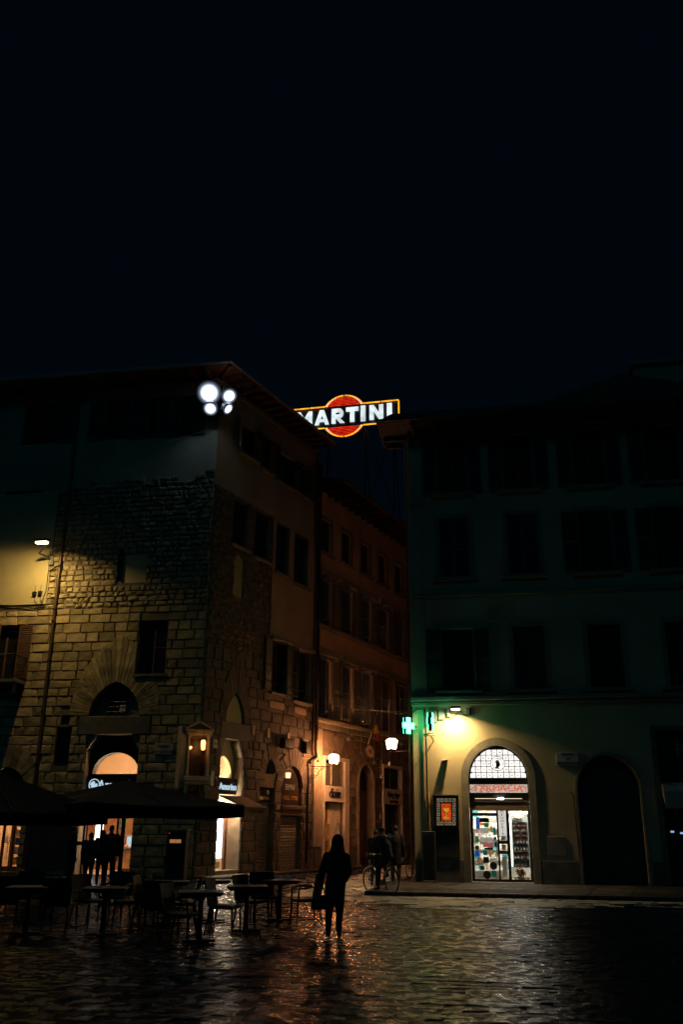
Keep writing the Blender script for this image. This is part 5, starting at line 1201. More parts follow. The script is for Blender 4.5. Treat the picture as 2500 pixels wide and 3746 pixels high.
# --- shrine on the corner
TP = (C0-(e0-C0).normalized()*0); od = (e0-C0).normalized(); FT = Face(C0+od*.42, 24)
sh = thing('corner_shrine', 'carved stone tabernacle with columns, pediment and dark painting on the palace corner', 'shrine', FT.M @ T(0, 0, 3.4))
def ft(a, b): return FT.p(600+a*.38265, 2500+b*.38265)
xL, xR = ft(200, 500)[0], ft(460, 500)[0]; zB, zC, zP = ft(330, 935)[1], ft(330, 455)[1], ft(330, 358)[1]; xm = (xL+xR)/2; hwd = (xR-xL)/2
b = MB(); b.box(xm-hwd*.92, xm+hwd*.92, .12, .75, zB+.05, zC+.1); b.obj('case', 'stone_pale', sh, FT.M)
b = MB(); b.box(xm-hwd-.14, xm-hwd*.92-.002, -.02, .5, zB-.25, zC+.18); b.obj('side_slab', 'stone_pale', sh, FT.M)
b = MB(); b.bev(xm-hwd, xm+hwd, -.16, .6, zB, zB+.16, .02); b.bev(xm-hwd*.95, xm+hwd*.95, -.1, .5, zB-.12, zB-.003, .02); b.obj('ledge', 'stone_pale', sh, FT.M)
for s in (-1, 1):
    c = (xm+s*hwd*.74, -.02, 0); zb_, zt_ = zB+.162, zC-.14
    col_ = MB().lathe(c, [(.10, zb_), (.10, zb_+.05), (.075, zb_+.07), (.07, zb_+.1), (.062, zt_-.16), (.07, zt_-.14), (.06, zt_-.12), (.09, zt_-.02), (.10, zt_)], 14).obj('column', 'stone_pale', sh, FT.M, True)
    b = MB(); b.prism([(c[0]-.09, zB-.13), (c[0]+.09, zB-.13), (c[0]+.07, zB-.35), (c[0], zB-.48), (c[0]-.07, zB-.35)], -.06, .4); b.obj('corbel', 'stone_pale', sh, FT.M)
b = MB(); b.bev(xm-hwd*.95, xm+hwd*.95, -.14, .12, zC-.138, zC-.02, .01); b.bev(xm-hwd*1.02, xm+hwd*1.02, -.22, .2, zC-.018, zC+.06, .02)
for k in range(16): b.box(xm-hwd*.9+k*hwd*.118, xm-hwd*.9+k*hwd*.118+.035, -.19, -.141, zC-.07, zC-.022)
b.obj('entablature', 'stone_pale', sh, FT.M)
b = MB()
for s in (-1, 1): b.prism([(xm+s*hwd*1.05, zC+.062), (xm, zP), (xm, zP-.11), (xm+s*hwd*.86, zC+.062)][::s], -.22, .3)
b.obj('pediment', 'stone_pale', sh, FT.M); MB().prism([(xm-hwd*.85, zC+.063), (xm+hwd*.85, zC+.063), (xm, zP-.12)], -.05, .2).obj('tympanum', 'stone_dark', sh, FT.M)
pw2 = hwd*.56; b = MB(); ring(b, (xm-pw2, xm+pw2, zB+.2, zC-.28, 0), .07, .06, .14); b.obj('picture_frame', 'wood_brown', sh, FT.M)
MB().box(xm-pw2, xm+pw2, .10, .118, zB+.2, zC-.28).obj('painting', 'painting', sh, FT.M)
lx, lz = FT.p(600+375*.38265, 2500+585*.38265, -.38)
t = thing('shrine_lantern', 'small crowned lantern glowing in front of the shrine painting', 'lantern', FT.M @ T(lx, -.38, lz))
MB().lathe((lx, -.38, lz), [(.04, -.2), (.075, -.16), (.09, 0), (.09, .1), (.06, .16)], 10).obj('glass', 'votive', t, FT.M)
b = MB()
for k in range(6):
    a = k*1.047; b.tube([(lx+.05*math.cos(a), -.38+.05*math.sin(a), lz-.22), (lx+.10*math.cos(a), -.38+.10*math.sin(a), lz-.05), (lx+.10*math.cos(a), -.38+.10*math.sin(a), lz+.13), (lx+.13*math.cos(a), -.38+.13*math.sin(a), lz+.2), (lx+.03*math.cos(a), -.38+.03*math.sin(a), lz+.3)], .008, 5)
b.lathe((lx, -.38, lz-.24), [(.01, -.07), (.04, -.02), (.05, 0)], 8); b.obj('cage', 'iron', t, FT.M)
MB().tube([(lx, -.38, lz+.3), (lx, -.38, zC+.15), (lx, -.1, zP-.15)], .012, 5).obj('chain', 'iron', t, FT.M)
vx, vz = FT.p(600+255*.38265, 2500+612*.38265, -.02)
tag(MB().ball((vx, -.03, vz), .045, 8, 6).tube([(vx, -.03, vz-.04), (vx, .12, vz-.06)], .012, 5).obj('shrine_bulb', 'votive', None, FT.M), 'tiny glowing bulb at the upper left of the shrine painting', 'bulb')
# small marble plates on the corner
def plate(F, q, txt, label, mtl='marble', size=.12, y=-.07):
    r = rect(F, *q); t = tag(MB().bev(r[0], r[1], y-.03, y+.07, r[2], r[3], .008).obj('wall_plate', mtl, None, F.M), label, 'sign')
    for i, s in enumerate(txt): link('lettering', text_mesh(s, size, 'letter_black', .003), t, F.M @ T((r[0]+r[1])/2, y-.033, r[3]-(i+.5)*(r[3]-r[2])/len(txt)))
plate(FA, (569, 2722, 634, 2760), ['PIAZZA', 'SAN GIOVANNI'], 'dim marble street plate left of the shrine', size=.13)
plate(FS, (774, 2704, 789, 2738), ['VIA'], 'small pale plate high on the street side beside the shrine', size=.12)
plate(FS, (765, 2820, 774, 2875), [], 'narrow white plate low on the street side beside the shrine')
plate(FR, (2036, 2753, 2118, 2800), ['PIAZZA', 'DI', 'SAN GIOVANNI'], 'marble plate reading PIAZZA DI SAN GIOVANNI beside the blind arch', size=.105, y=-.08)
# --- shop signs
def sign_text(F, cx, cz, y, txt, size, mtl, label, cat='sign', sx=1.0, bold=0.0, name='sign_lettering', shear=0.0):
    return tag(link(name, text_mesh(txt, size, mtl, .012, sx, shear, bold), None, F.M @ T(cx, y, cz)), label, cat)
sign_text(FS, 2.36, 3.26, .20, 'Amorino', .36, 'sign_lit', 'white glowing word Amorino over the street doorway', sx=.92, bold=.006)
sign_text(FA, -3.3, 3.24, .28, 'Amorino', .46, 'sign_lit', 'white glowing word Amorino half hidden behind the parasol', sx=.92, bold=.006)
rg = MB(); rc_ = (-4.22, .27, 3.25)
rg.tube([(rc_[0]+.21*math.cos(6.283*k/24), .27, rc_[2]+.21*math.sin(6.283*k/24)) for k in range(24)], .018, 6, closed=True)
for a, b, c, d in ((-.04, .06, .07, .08), (-.03, -.05, .11, .08), (.08, -.02, .06, .08), (-.12, .03, .05, .06)): rg.ball((rc_[0]+a, .275, rc_[2]+b), (c, .01, d), 8, 5)
tag(rg.obj('round_logo', 'sign_lit', None, FA.M), 'round white glowing badge beside the word over the square doorway', 'sign')
t = thing('arched_shop_board', 'arched dark board reading ERMINI above the closed street shutter', 'sign', FS.M @ T(7.02, .08, 2.68))
MB().prism(outline((SE[0]+.03, SE[1]-.03, 2.68, 3.42, .86), 16), .06, .12).obj('board', 'sign_dark', t, FS.M)
f = MB(); ring(f, (SE[0]+.03, SE[1]-.03, 2.68, 3.42, .86), .03, .03, .1, n=16); f.obj('rim', 'wood_dark', t, FS.M)
link('lettering', text_mesh('ERMINI', .36, 'letter_grey', .004, .72), t, FS.M @ T(7.0, .055, 3.42)); link('lettering', text_mesh('LANERIE - SETERIE', .21, 'letter_gold', .004, .80), t, FS.M @ T(7.0, .055, 2.98))
u, z = FS.p(1057, 2836, -.05); t = thing('board_glow', 'small warm glow over the arched ERMINI board', 'lamp', FS.M @ T(u, -.05, z))  # small glowing shape added in front of the arched board
MB().prism([(u-.11, z-.11), (u+.11, z-.11), (u+.15, z+.1), (u-.15, z+.1)], -.06, .02).obj('shade', 'warm_glow', t, FS.M); MB().box(u-.17, u+.17, -.08, .05, z+.102, z+.13).obj('cap', 'iron', t, FS.M)
t = thing('small_shop_sign', 'small pale sign with a leaf badge over the narrow street door', 'sign', FS.M @ T(5, .15, 2.8))
MB().bev(4.45, 5.5, .12, .2, 2.78, 3.3, .01).obj('board', 'sign_dark', t, FS.M); link('lettering', text_mesh('TESSILMODA', .17, 'white_paint', .004, .9), t, FS.M @ T(4.9, .11, 2.92))
MB().lathe((5.25, .11, 3.16), [(.10, 0), (.10, .01)], 14, axis='y').obj('badge', 'white_paint', t, FS.M)
t = thing('white_shop_sign', 'white board reading dixie over the grille shop door', 'sign', FS.M @ T(11, 0, 2.9))
MB().bev(DX[0]+.02, DX[1]-.02, -.1, .1, 2.92, 3.64, .01).obj('board', 'white_paint', t, FS.M); link('lettering', text_mesh('dixie', .62, 'letter_black', .02, 1.0), t, FS.M @ T(11.0, -.125, 3.30))
t = thing('white_shop_sign', 'white board with two lines of thin script over the dark far shop door', 'sign', FS.M @ T(18, 0, 2.9))
MB().bev(DT[0]+.02, DT[1]-.02, -.1, .1, 2.98, 3.76, .01).obj('board', 'white_paint', t, FS.M)
link('lettering', text_mesh('flying tiger', .42, 'letter_black', .02, .92), t, FS.M @ T(17.94, -.125, 3.48)); link('lettering', text_mesh('copenhagen', .24, 'letter_black', .02), t, FS.M @ T(17.94, -.125, 3.14))
t = thing('pharmacy_sign', 'lit white strip with red letters FARMACIA under the fanlight', 'sign', FR.M @ T(2.86, .2, 2.93))
MB().bev(PO[0]+.03, PO[1]-.03, YF-.12, YF-.045, 2.935, 3.195, .01).obj('light_box', 'sign_pink', t, FR.M)
link('lettering', text_mesh('FARMACIA', .30, 'letter_red', .006, 1.12), t, FR.M @ T(2.86, YF-.13, 3.062))
for s in (-1, 1): MB().tube([(2.86+s*(.82+.03*k), YF-.125, 3.065+.05*math.sin(k*1.3)) for k in range(5)], .014, 5).obj('flourish', 'letter_red', t, FR.M)
t = thing('pizza_sign', 'dark shop board reading PIZZA, PANINI and SALADS at the right edge', 'sign', FR.M @ T(9.8, .2, 3.6))
MB().box(PZ[0]+.1, PZ[1], .30, .36, 3.30, 4.75).obj('board', 'black_board', t, FR.M)
for s, z, sz in (('PIZZA', 4.27, .56), ('PANINI', 3.82, .30), ('SALADS', 3.50, .30)): link('lettering', text_mesh(s, sz, 'letter_grey', .006, 1.1, 0, .006), t, FR.M @ T(9.55, .285, z))
t = thing('shop_blind', 'pale folded shop awning at the right edge', 'awning', FR.M @ T(9.5, -.2, 2.5))
b = MB()
pr = [(.3, 3.26), (-.35, 3.18), (-.52, 2.95), (-.50, 2.45), (-.42, 2.42), (-.40, 2.9), (.28, 3.1)]
for k in range(8):
    a, c = 8.12+k*.45, 8.12+(k+1)*.45; w0, w1 = .03*math.sin(k*2.1), .03*math.sin((k+1)*2.1)
    b.add([(a, y+(w0 if i in (2, 3) else 0), z) for i, (y, z) in enumerate(pr)]+[(c, y+(w1 if i in (2, 3) else 0), z) for i, (y, z) in enumerate(pr)], [(i, i+1, 8+i, 7+i) for i in range(6)])
b.prism([(0, 0), (0, 0), (0, 0)], 0, 0) if False else None
b.add([(8.12, y, z) for y, z in ((.3, 3.26), (-.35, 3.18), (-.52, 2.95), (-.50, 2.45), (-.2, 2.75), (.28, 3.0))], [(0, 1, 2, 3, 4, 5)])
b.obj('cloth', 'canvas_pale', t, FR.M); MB().box(8.1, 8.16, -.4, .3, 3.2, 3.28).obj('arm', 'iron', t, FR.M)
for px, py, lb in ((2463, 3043, 'tiny blue-white light deep in the dark shop at the right edge'), (2498, 3048, 'blue light cut by the right edge of the photo')):
    u, z = FR.p(px, py, .35); tag(MB().bev(u-.05, u+.05, .36, .42, z-.025, z+.03, .01).obj('small_light', 'blue_lamp', None, FR.M), lb, 'light')
# --- lit emblem box with chalice
r = zr(355, 1072, 600, 1372, -.1); t = thing('emblem_box', 'wall light box with an orange chalice and snake emblem and bordered glass squares', 'light box', FR.M @ T((r[0]+r[1])/2, -.1, r[2]))
MB().box(r[0], r[1], -.14, -.005, r[2], r[3]).obj('case', 'iron', t, FR.M); MB().box(r[0]-.02, r[1]+.02, -.16, -.005, r[3]+.002, r[3]+.03).obj('rim', 'stone_trim', t, FR.M)
for xi, xx in enumerate((405, 440, 480, 517, 555)):
    for yi, yy in enumerate((1117, 1161, 1205, 1250, 1295, 1338)):
        if 0 < xi < 4 and 0 < yi < 5: continue
        q = zr(xx-16, yy-19, xx+16, yy+19, -.145); MB().bev(q[0], q[1], -.155, -.141, q[2], q[3], .008).obj('glass_square', 'box_ivory', t, FR.M)
        MB().lathe(((q[0]+q[1])/2, -.16, (q[2]+q[3])/2), [(.022, 0), (.022, .004)], 6, axis='y').obj('motif', 'letter_black', t, FR.M)
q = zr(433, 1150, 529, 1310, -.145); MB().box(q[0], q[1], -.15, -.141, q[2], q[3]).obj('orange_pane', 'box_orange', t, FR.M)
cx_, w2, h2, zb_ = (q[0]+q[1])/2, q[1]-q[0], q[3]-q[2], q[2]
g_ = lambda a, b: (cx_+a*w2, zb_+b*h2)
MB().prism([g_(*p) for p in ((-.33, .72), (.33, .72), (.3, .62), (.15, .53), (.05, .5), (.05, .3), (.3, .16), (.3, .12), (-.3, .12), (-.3, .16), (-.05, .3), (-.05, .5), (-.15, .53), (-.3, .62))], -.155, -.151).obj('chalice', 'box_yellow', t, FR.M)
MB().tube([(g_(a, b)[0], -.157, g_(a, b)[1]) for a, b in ((.22, .18), (-.12, .26), (.12, .36), (-.12, .46), (-.36, .62), (-.4, .82), (-.2, .9), (-.12, .78))], .012, 5).obj('snake', 'letter_black', t, FR.M)
MB().tube([(g_(a, b)[0], -.157, g_(a, b)[1]) for a, b in ((.36, .62), (.4, .82), (.2, .9), (.12, .78))], .012, 5).obj('snake', 'letter_black', t, FR.M)
# --- green pharmacy crosses
def cross_sign(label, Mx, s, arms):
    t = thing('pharmacy_cross', label, 'cross sign', Mx); a, b = .5*s, .175*s
    po = [(-b, -a), (b, -a), (b, -b), (a, -b), (a, b), (b, b), (b, a), (-b, a), (-b, b), (-a, b), (-a, -b), (-b, -b)]
    MB().prism(po, -.07, .07).obj('case', 'iron', t, Mx)
    for y0, y1 in ((-.085, -.072), (.072, .085)):
        MB().prism([(x*.94, z*.96) for x, z in po], y0, y1).obj('led_face', 'cross_green', t, Mx)
        ln = MB()
        for k in range(9):
            z = (-.46+k*.115)*s; hw_ = .46*s if abs(z) < b*.9 else b*.85; ln.box(-hw_, hw_, y0-.004 if y0 < 0 else y1, y0 if y0 < 0 else y1+.004, z-.016*s, z+.016*s)
        ln.obj('led_rows', 'cross_led', t, Mx)
    MB().tube(arms, .022, 6).obj('arm', 'iron', t, Mx); return t
c1 = at(1490, 2655, 31.75); cross_sign('green pharmacy cross facing the square at the house corner', Matrix.Translation(c1) @ RZ(38), .56, [(.0, 0, 0), (.62, .1, 0)])
u, z = FR.p(1576, 2640, -.52); cross_sign('green pharmacy cross seen edge-on against the pharmacy wall', FR.M @ T(u, -.52, z) @ RZ(88), .60, [(.0, 0, 0), (.55, 0, 0)])
# --- surveillance camera
u, z = FR.p(1572, 2688, -.45); t = thing('security_camera', 'white security camera below the edge-on green cross', 'camera', FR.M @ T(u, -.45, z))
Mx = FR.M @ T(u, -.45, z) @ RZ(20) @ Matrix.Rotation(R_(-6), 4, 'Y')
b = MB(); b.bev(-.2, .2, -.05, .05, -.035, .035, .012); b.obj('housing', 'white_paint', t, Mx); b = MB(); b.box(-.23, .2, -.06, .06, .038, .05); b.obj('hood', 'white_paint', t, Mx)
MB().tube([(u+.05, -.42, z-.04), (u+.12, -.3, z-.16), (u+.10, -.1, z-.22), (u+.08, -.005, z-.2)], .018, 6).obj('bracket', 'iron', t, FR.M)
# --- awning over the street doorway
t = thing('street_awning', 'brown fabric awning with a lettered valance over the street doorway', 'awning', FS.M @ T(2.4, -.1, 2.6))
b = MB(); b.add([(1.42, -.02, 2.92), (3.25, -.02, 2.92), (3.25, -1.15, 2.48), (1.42, -1.15, 2.48)], [(0, 1, 2, 3)]).add([(1.42, -.02, 2.90), (3.25, -.02, 2.90), (3.25, -1.15, 2.46), (1.42, -1.15, 2.46)], [(3, 2, 1, 0)])
b.add([(1.42, -1.15, 2.48), (3.25, -1.15, 2.48), (3.25, -1.16, 2.20), (1.42, -1.16, 2.20)], [(0, 1, 2, 3)]).add([(3.25, -.02, 2.92), (3.25, -1.15, 2.48), (3.25, -1.15, 2.40), (3.25, -.02, 2.8)], [(0, 1, 2, 3)])
b.obj('cloth', 'canvas_brown', t, FS.M); link('lettering', text_mesh('CAFFE GELATI', .16, 'letter_black', .003), t, FS.M @ T(2.35, -1.17, 2.34))
MB().tube([(1.5, -.02, 2.35), (1.5, -1.1, 2.44)], .015, 6).tube([(3.2, -.02, 2.35), (3.2, -1.1, 2.44)], .015, 6).obj('arm', 'iron', t, FS.M)
# --- loudspeaker and small boxes on the street wall
r = srect(1021, 2700, 1053, 2742); t = thing('wall_speaker', 'dark round-topped loudspeaker on the stone street wall', 'speaker', FS.M @ T(r[0], -.2, r[2]))
MB().bev(r[0], r[1], -.32, -.06, r[2], r[3], .05).obj('case', 'black_board', t, FS.M); MB().lathe(((r[0]+r[1])/2, -.33, (r[2]+r[3])/2), [(.2, 0), (.2, .02)], 14, axis='y').obj('grille', 'iron', t, FS.M)
r = srect(1102, 2714, 1113, 2758); tag(MB().bev(r[0], r[1], -.3, -.06, r[2], r[3], .02).obj('wall_box', 'black_board', None, FS.M), 'narrow dark box with a cage beside the rain pipes', 'box')
for i, (q, F, lb) in enumerate((((1386, 2977, 1394, 2996), FS, 'small pale intercom plate right of the arched street door'), ((1374, 3002, 1378, 3010), FS, 'tiny orange bell plate beside the arched street door'), ((1470, 3114, 1484, 3140), FS, 'pale paper notice low on the far street wall'))):
    r = rect(F, *q); tag(MB().bev(r[0], r[1], -.09, -.05, r[2], r[3], .01).obj('intercom' if i < 2 else 'notice', 'stone_pale', None, F.M), lb, 'plate' if i < 2 else 'notice')
for (px, py), lb in (((690, 2650), 'x'),): pass
# --- kiosk box at the palace corner
P = gp(641, 3236); FK = Face(P, -4); t = thing('ticket_machine', 'dark ticket machine with a red light and an amber slot by the palace wall', 'machine', FK.M)
b = MB(); b.bev(-.32, .32, -.25, .25, .0, 1.62, .03); b.obj('case', 'dark_paint', t, FK.M); b = MB(); b.bev(-.36, .36, -.30, .28, 1.63, 1.70, .02); b.obj('cap', 'grey_paint', t, FK.M)
MB().box(-.21, .16, -.262, -.252, 1.26, 1.37).obj('slot', 'slot_amber', t, FK.M); MB().box(-.18, .12, -.263, -.254, 1.10, 1.25).obj('panel', 'black_board', t, FK.M); MB().ball((-.24, -.27, 1.56), .014, 8, 5).obj('red_light', 'led_red', t, FK.M)
# --- utility cabinet and post by the pharmacy corner
r0 = FR.p(1550, 3237, -.35)[0]; t = thing('utility_cabinet', 'tall dark metal cabinet standing at the pharmacy house corner', 'cabinet', FR.M @ T(r0, -.3, .1))
b = MB(); b.bev(r0, r0+.42, -.42, -.06, .16, 1.68, .02); b.obj('case', 'dark_paint', t, FR.M); MB().bev(r0-.03, r0+.45, -.45, -.055, .1, .158, .01).obj('base', 'stone_dark', t, FR.M); MB().bev(r0+.05, r0+.37, -.44, -.421, .5, 1.6, .006).obj('door', 'dark_paint', t, FR.M)
# --- flag and shield above the arched street door
t = thing('flag', 'limp black, yellow and red flag on a slanting pole', 'flag', FS.M @ T(14.6, 0, 5.6))
a_ = FS.w(14.62, -.06, 5.55); tip = at(1383, 2600, (FS.w(15.3, -1.5, 0)).y)
MB().tube([tuple(a_), tuple(tip)], .025, 8).obj('pole', 'stone_pale', t, I4); MB().ball(tuple(tip), .05, 8, 6).obj('finial', 'ornament_gold', t, I4)
for k, c in enumerate(('flag_black', 'flag_yellow', 'flag_red')):
    b = MB(); n = 8
    top = [tip+(a_-tip)*(.04+.5*i/n) for i in range(n+1)]
    def fz(i, f_): 
        q = top[i].copy(); L = 1.55*(1-.06*i); q.z -= L*f_; q += FS.n*(.06*math.sin(i*2.2+f_*3))+FS.d*(.10*math.sin(i*1.7)*f_); q -= (a_-tip)*(.5*i/n)*.72*f_; return tuple(q)
    for i in range(n):
        for s in range(3):
            f0, f1 = (k+s/3)/3, (k+(s+1)/3)/3; b.add([fz(i, f0), fz(i+1, f0), fz(i+1, f1), fz(i, f1)], [(0, 1, 2, 3)])
    b.obj('stripe', c, t, I4)
u, z = FS.p(1355, 2750, -.3); t = thing('oval_shield', 'white oval consular shield hanging under the flag', 'shield', FS.M @ T(u, -.3, z))
Mx = FS.M @ T(u, -.28, z) @ Matrix.Rotation(R_(-12), 4, 'X') @ RZ(-18)
MB().prism([(.30*math.cos(6.283*k/24), .34*math.sin(6.283*k/24)) for k in range(24)], -.03, .03).obj('plate', 'shield_white', t, Mx); b = MB(); b.tube([(.30*math.cos(6.283*k/24), -.03, .34*math.sin(6.283*k/24)) for k in range(24)], .025, 6, closed=True); b.obj('rim', 'ornament_gold', t, Mx)
MB().prism([(-.1, .1), (.1, .1), (.1, -.05), (0, -.15), (-.1, -.05)], -.04, -.031).obj('crest', 'flag_red', t, Mx)
# --- festive strings across the street
def sag(a, b, s, n=20): return [tuple(a+(b-a)*(k/n)-Vector((0, 0, 4*s*(k/n)*(1-k/n)))) for k in range(n+1)]
strs = [((878, 2443, 40), (1505, 2553, 33), .5, 'upper string of tiny lights strung across the street'), ((1050, 2520, 46), (1508, 2600, 33.2), .35, 'middle string of tiny lights strung across the street'), ((1172, 2515, 46), (1506, 2612, 34), .3, 'lower string of tiny lights reaching the pharmacy corner'), ((780, 2630, 36.2), (1120, 2700, 42.5), .5, 'loose string of lights over the street doorway lintel')]
for a, b, s, lb in strs:
    A3, B3 = at(*a), at(*b); pts = sag(A3, B3, s); t = thing('light_string', lb, 'light string', Matrix.Translation(A3), 'festive strings over the street')
    MB().tube(pts, .008, 4).obj('cable', 'iron', t, I4); bb = MB()
    for k in range(1, 60):
        f_ = k/60; q = A3+(B3-A3)*f_-Vector((0, 0, 4*s*f_*(1-f_)+.03)); bb.ball(tuple(q), .016, 5, 4)
    tag(bb.obj('bulbs', 'tinsel', t, I4), kind='stuff')
drops = [((1166, 2500), (1169, 2784), 41, 'rain pipe'), ((1240, 2512), (1241, 2690), 42, 'lantern'), ((1275, 2520), (1276, 2704), 42.5, 'w'), ((1288, 2530), (1288, 2688), 41, 'w2'), ((1322, 2535), (1322, 2757), 40.5, 'arch'), ((1368, 2530), (1369, 2790), 40, 'flag'), ((1397, 2545), (1397, 2842), 41, 'sign'), ((1465, 2550), (1467, 2725), 36.5, 'lantern2'), ((1424, 2560), (1424, 2795), 41.5, 'dark'), ((1098, 2610), (1098, 2710), 42, 'pal'), ((817, 2635), (812, 2740), 36.4, 'door')]
dl = ['star ornament on a drop string right beside the rain pipes', 'pale star ornament above the left street lantern', 'bright star ornament between lantern and arched door', 'pinkish star ornament just above the bright star', 'star ornament over the arched street door', 'large star ornament below the oval shield', 'star ornament low beside the dark far shop', 'star ornament right of the pinkish lantern', 'star ornament above the dark far shop sign', 'star ornament left of the rain pipes', 'star ornament hanging beside the street lunette']
for (a, b, D, _), lb in zip(drops, dl):
    A3, B3 = at(*a, D), at(*b, D); B3.x = A3.x+(B3.x-A3.x)*.3; t = thing('star_ornament', lb, 'ornament', Matrix.Translation(B3), 'hanging star ornaments')
    MB().tube([tuple(A3), tuple(B3)], .006, 4).obj('string', 'tinsel', t, I4); s = MB()
    for k in range(10):
        th = k*math.pi/5; r_ = .15 if k % 2 == 0 else .09; d = Vector((math.cos(th), .35*math.sin(k*2.3), math.sin(th)))
        s.add([tuple(B3+Vector((-d.z, 0, d.x))*.02), tuple(B3+d*r_), tuple(B3+Vector((d.z, 0, -d.x))*.02), tuple(B3+Vector((0, -.03, 0)))], [(0, 1, 3), (1, 2, 3), (0, 2, 1)])
    s.obj('star', 'tinsel', t, I4)
    bb = MB()
    for k in range(1, 12): bb.ball(tuple(A3+(B3-A3)*(k/12)), .014, 5, 4)
    bb.obj('beads', 'tinsel', t, I4)
for (px, py, r_, m_, lb) in ((1195, 2599, .105, 'ornament_glass', 'greenish glass ball hanging high by the rain pipes'), (1275, 2633, .085, 'ornament_gold', 'gold ball ornament left of a smaller one'), (1332, 2636, .075, 'ornament_gold', 'smallest gold ball ornament near the flag')):
    c = at(px, py, 42); t = thing('ball_ornament', lb, 'ornament', Matrix.Translation(c)); MB().ball(tuple(c), r_, 16, 10).obj('ball', m_, t, I4, True)
    MB().tube([tuple(c+Vector((0, 0, r_))), tuple(c+Vector((0, 0, 1.6)))], .006, 4).obj('string', 'tinsel', t, I4)
# ================================================================== 7  parasols, tables and chairs
def parasol(label, P, rot, half, zv, zp, vh=.27):
    Mx = Matrix.Translation((P.x, P.y, 0)) @ RZ(rot); t = thing('parasol', label, 'parasol', Mx)
    n = 10; b = MB()
    cs = [(-half, -half), (half, -half), (half, half), (-half, half)]
    for k in range(4):
        (ax, ay), (bx, by) = cs[k], cs[(k+1) % 4]; grid = []
        for i in range(7):
            f_ = i/6; row = []
            for j in range(n+1):
                g_ = j/n; x, y = (ax+(bx-ax)*g_)*f_, (ay+(by-ay)*g_)*f_; e = 4*g_*(1-g_)
                row.append((x*(1-.05*e*f_), y*(1-.05*e*f_), zp+(zv+vh-zp)*f_-.05*math.sin(math.pi*f_)*(.4+.6*e)-.05*e*f_))
            grid.append(row)
        for i in range(6):
            for j in range(n):
                q = [grid[i][j], grid[i][j+1], grid[i+1][j+1], grid[i+1][j]]; b.add(q, [(0, 1, 2, 3)])
        for j in range(n):
            q, r_ = grid[6][j], grid[6][j+1]; w0, w1 = .02*math.sin(j*2.3), .02*math.sin((j+1)*2.3)
            b.add([q, r_, (r_[0]*1.004+w1, r_[1]*1.004+w1, r_[2]-vh), (q[0]*1.004+w0, q[1]*1.004+w0, q[2]-vh)], [(0, 1, 2, 3)])
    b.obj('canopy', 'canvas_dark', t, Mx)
    MB().lathe((0, 0, 0), [(.36, 0), (.36, .06), (.1, .1), (.055, .12), (.05, zp-.02), (.07, zp-.02), (.06, zp+.03), (.02, zp+.05)], 14).obj('pole', 'iron', t, Mx)
    MB().bev(-.4, .4, -.4, .4, -.0+.0, .05, .01).obj('base', 'stone_dark', t, Mx)
    for x, y in cs+[(0, -half), (half, 0), (0, half), (-half, 0)]: MB().tube([(0, 0, zp-.08), (x*.97, y*.97, zv+vh-.06)], .016, 5).obj('rib', 'iron', t, Mx)
    return t
U2p = at(450, 3030, 23.6); parasol('dark square parasol in front of the lit shop, its corner pointing right', U2p, 42, 2.12, 1.99, 2.86)
U1p = at(-70, 3030, 22.2); parasol('dark parasol at the left edge, slightly taller than its neighbour', U1p, 38, 2.15, 1.80, 3.05)
def table(px, py, rot, label, s=.72):
    P = gp(px, py); Mx = Matrix.Translation(P) @ RZ(rot); t = thing('cafe_table', label, 'table', Mx, 'cafe tables under the parasols')
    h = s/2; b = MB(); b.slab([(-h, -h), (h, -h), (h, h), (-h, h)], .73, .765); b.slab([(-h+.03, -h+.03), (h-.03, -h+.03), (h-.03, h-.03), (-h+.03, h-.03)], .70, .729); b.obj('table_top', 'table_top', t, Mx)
    MB().lathe((0, 0, 0), [(.06, .05), (.045, .1), (.04, .6), (.09, .70)], 10).obj('pedestal', 'iron', t, Mx)
    MB().slab([(-.26, -.05), (.26, -.05), (.26, .05), (-.26, .05)], .012, .05).slab([(-.05, -.26), (.05, -.26), (.05, -.051), (-.05, -.051)], .012, .05).slab([(-.05, .051), (.05, .051), (.05, .26), (-.05, .26)], .012, .05).obj('foot', 'iron', t, Mx)
    return t
_ch = {}
def chair(px, py, rot, label, arms=True):
    P = gp(px, py); Mx = Matrix.Translation(P) @ RZ(rot)
    if arms in _ch: return copy_tree(_ch[arms], Mx, label)
    t = thing('cafe_chair', label, 'chair', Mx, 'cafe chairs under the parasols')
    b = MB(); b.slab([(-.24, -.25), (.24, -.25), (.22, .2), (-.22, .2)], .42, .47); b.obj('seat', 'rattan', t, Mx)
    b = MB(); n = 6
    for i in range(n):
        x0, x1 = -.24+.48*i/n, -.24+.48*(i+1)/n; y = lambda x: .21-.35*x*x
        b.add([(x0, y(x0), .46), (x1, y(x1), .46), (x1*1.04, y(x1)+.09, .90), (x0*1.04, y(x0)+.09, .90), (x0, y(x0)+.03, .46), (x1, y(x1)+.03, .46), (x1*1.04, y(x1)+.12, .90), (x0*1.04, y(x0)+.12, .90)], [(0, 1, 2, 3), (5, 4, 7, 6), (3, 2, 6, 7), (1, 0, 4, 5)])
    b.obj('backrest', 'rattan', t, Mx)
    for sx in (-1, 1):
        MB().tube([(sx*.22, -.22, .43), (sx*.235, -.24, .004)], [.02, .014], 7).obj('leg', 'rattan', t, Mx)
        MB().tube([(sx*.20, .19, .43), (sx*.22, .26, .004)], [.02, .014], 7).obj('leg', 'rattan', t, Mx)
        if arms: MB().tube([(sx*.235, .2, .68), (sx*.26, -.02, .68), (sx*.26, -.21, .66), (sx*.245, -.22, .44)], .018, 6).obj('armrest', 'rattan', t, Mx)
    _ch[arms] = t; return t
table(727, 3448, 8, 'nearest pale-edged cafe table, left of the chair on the white reflection')
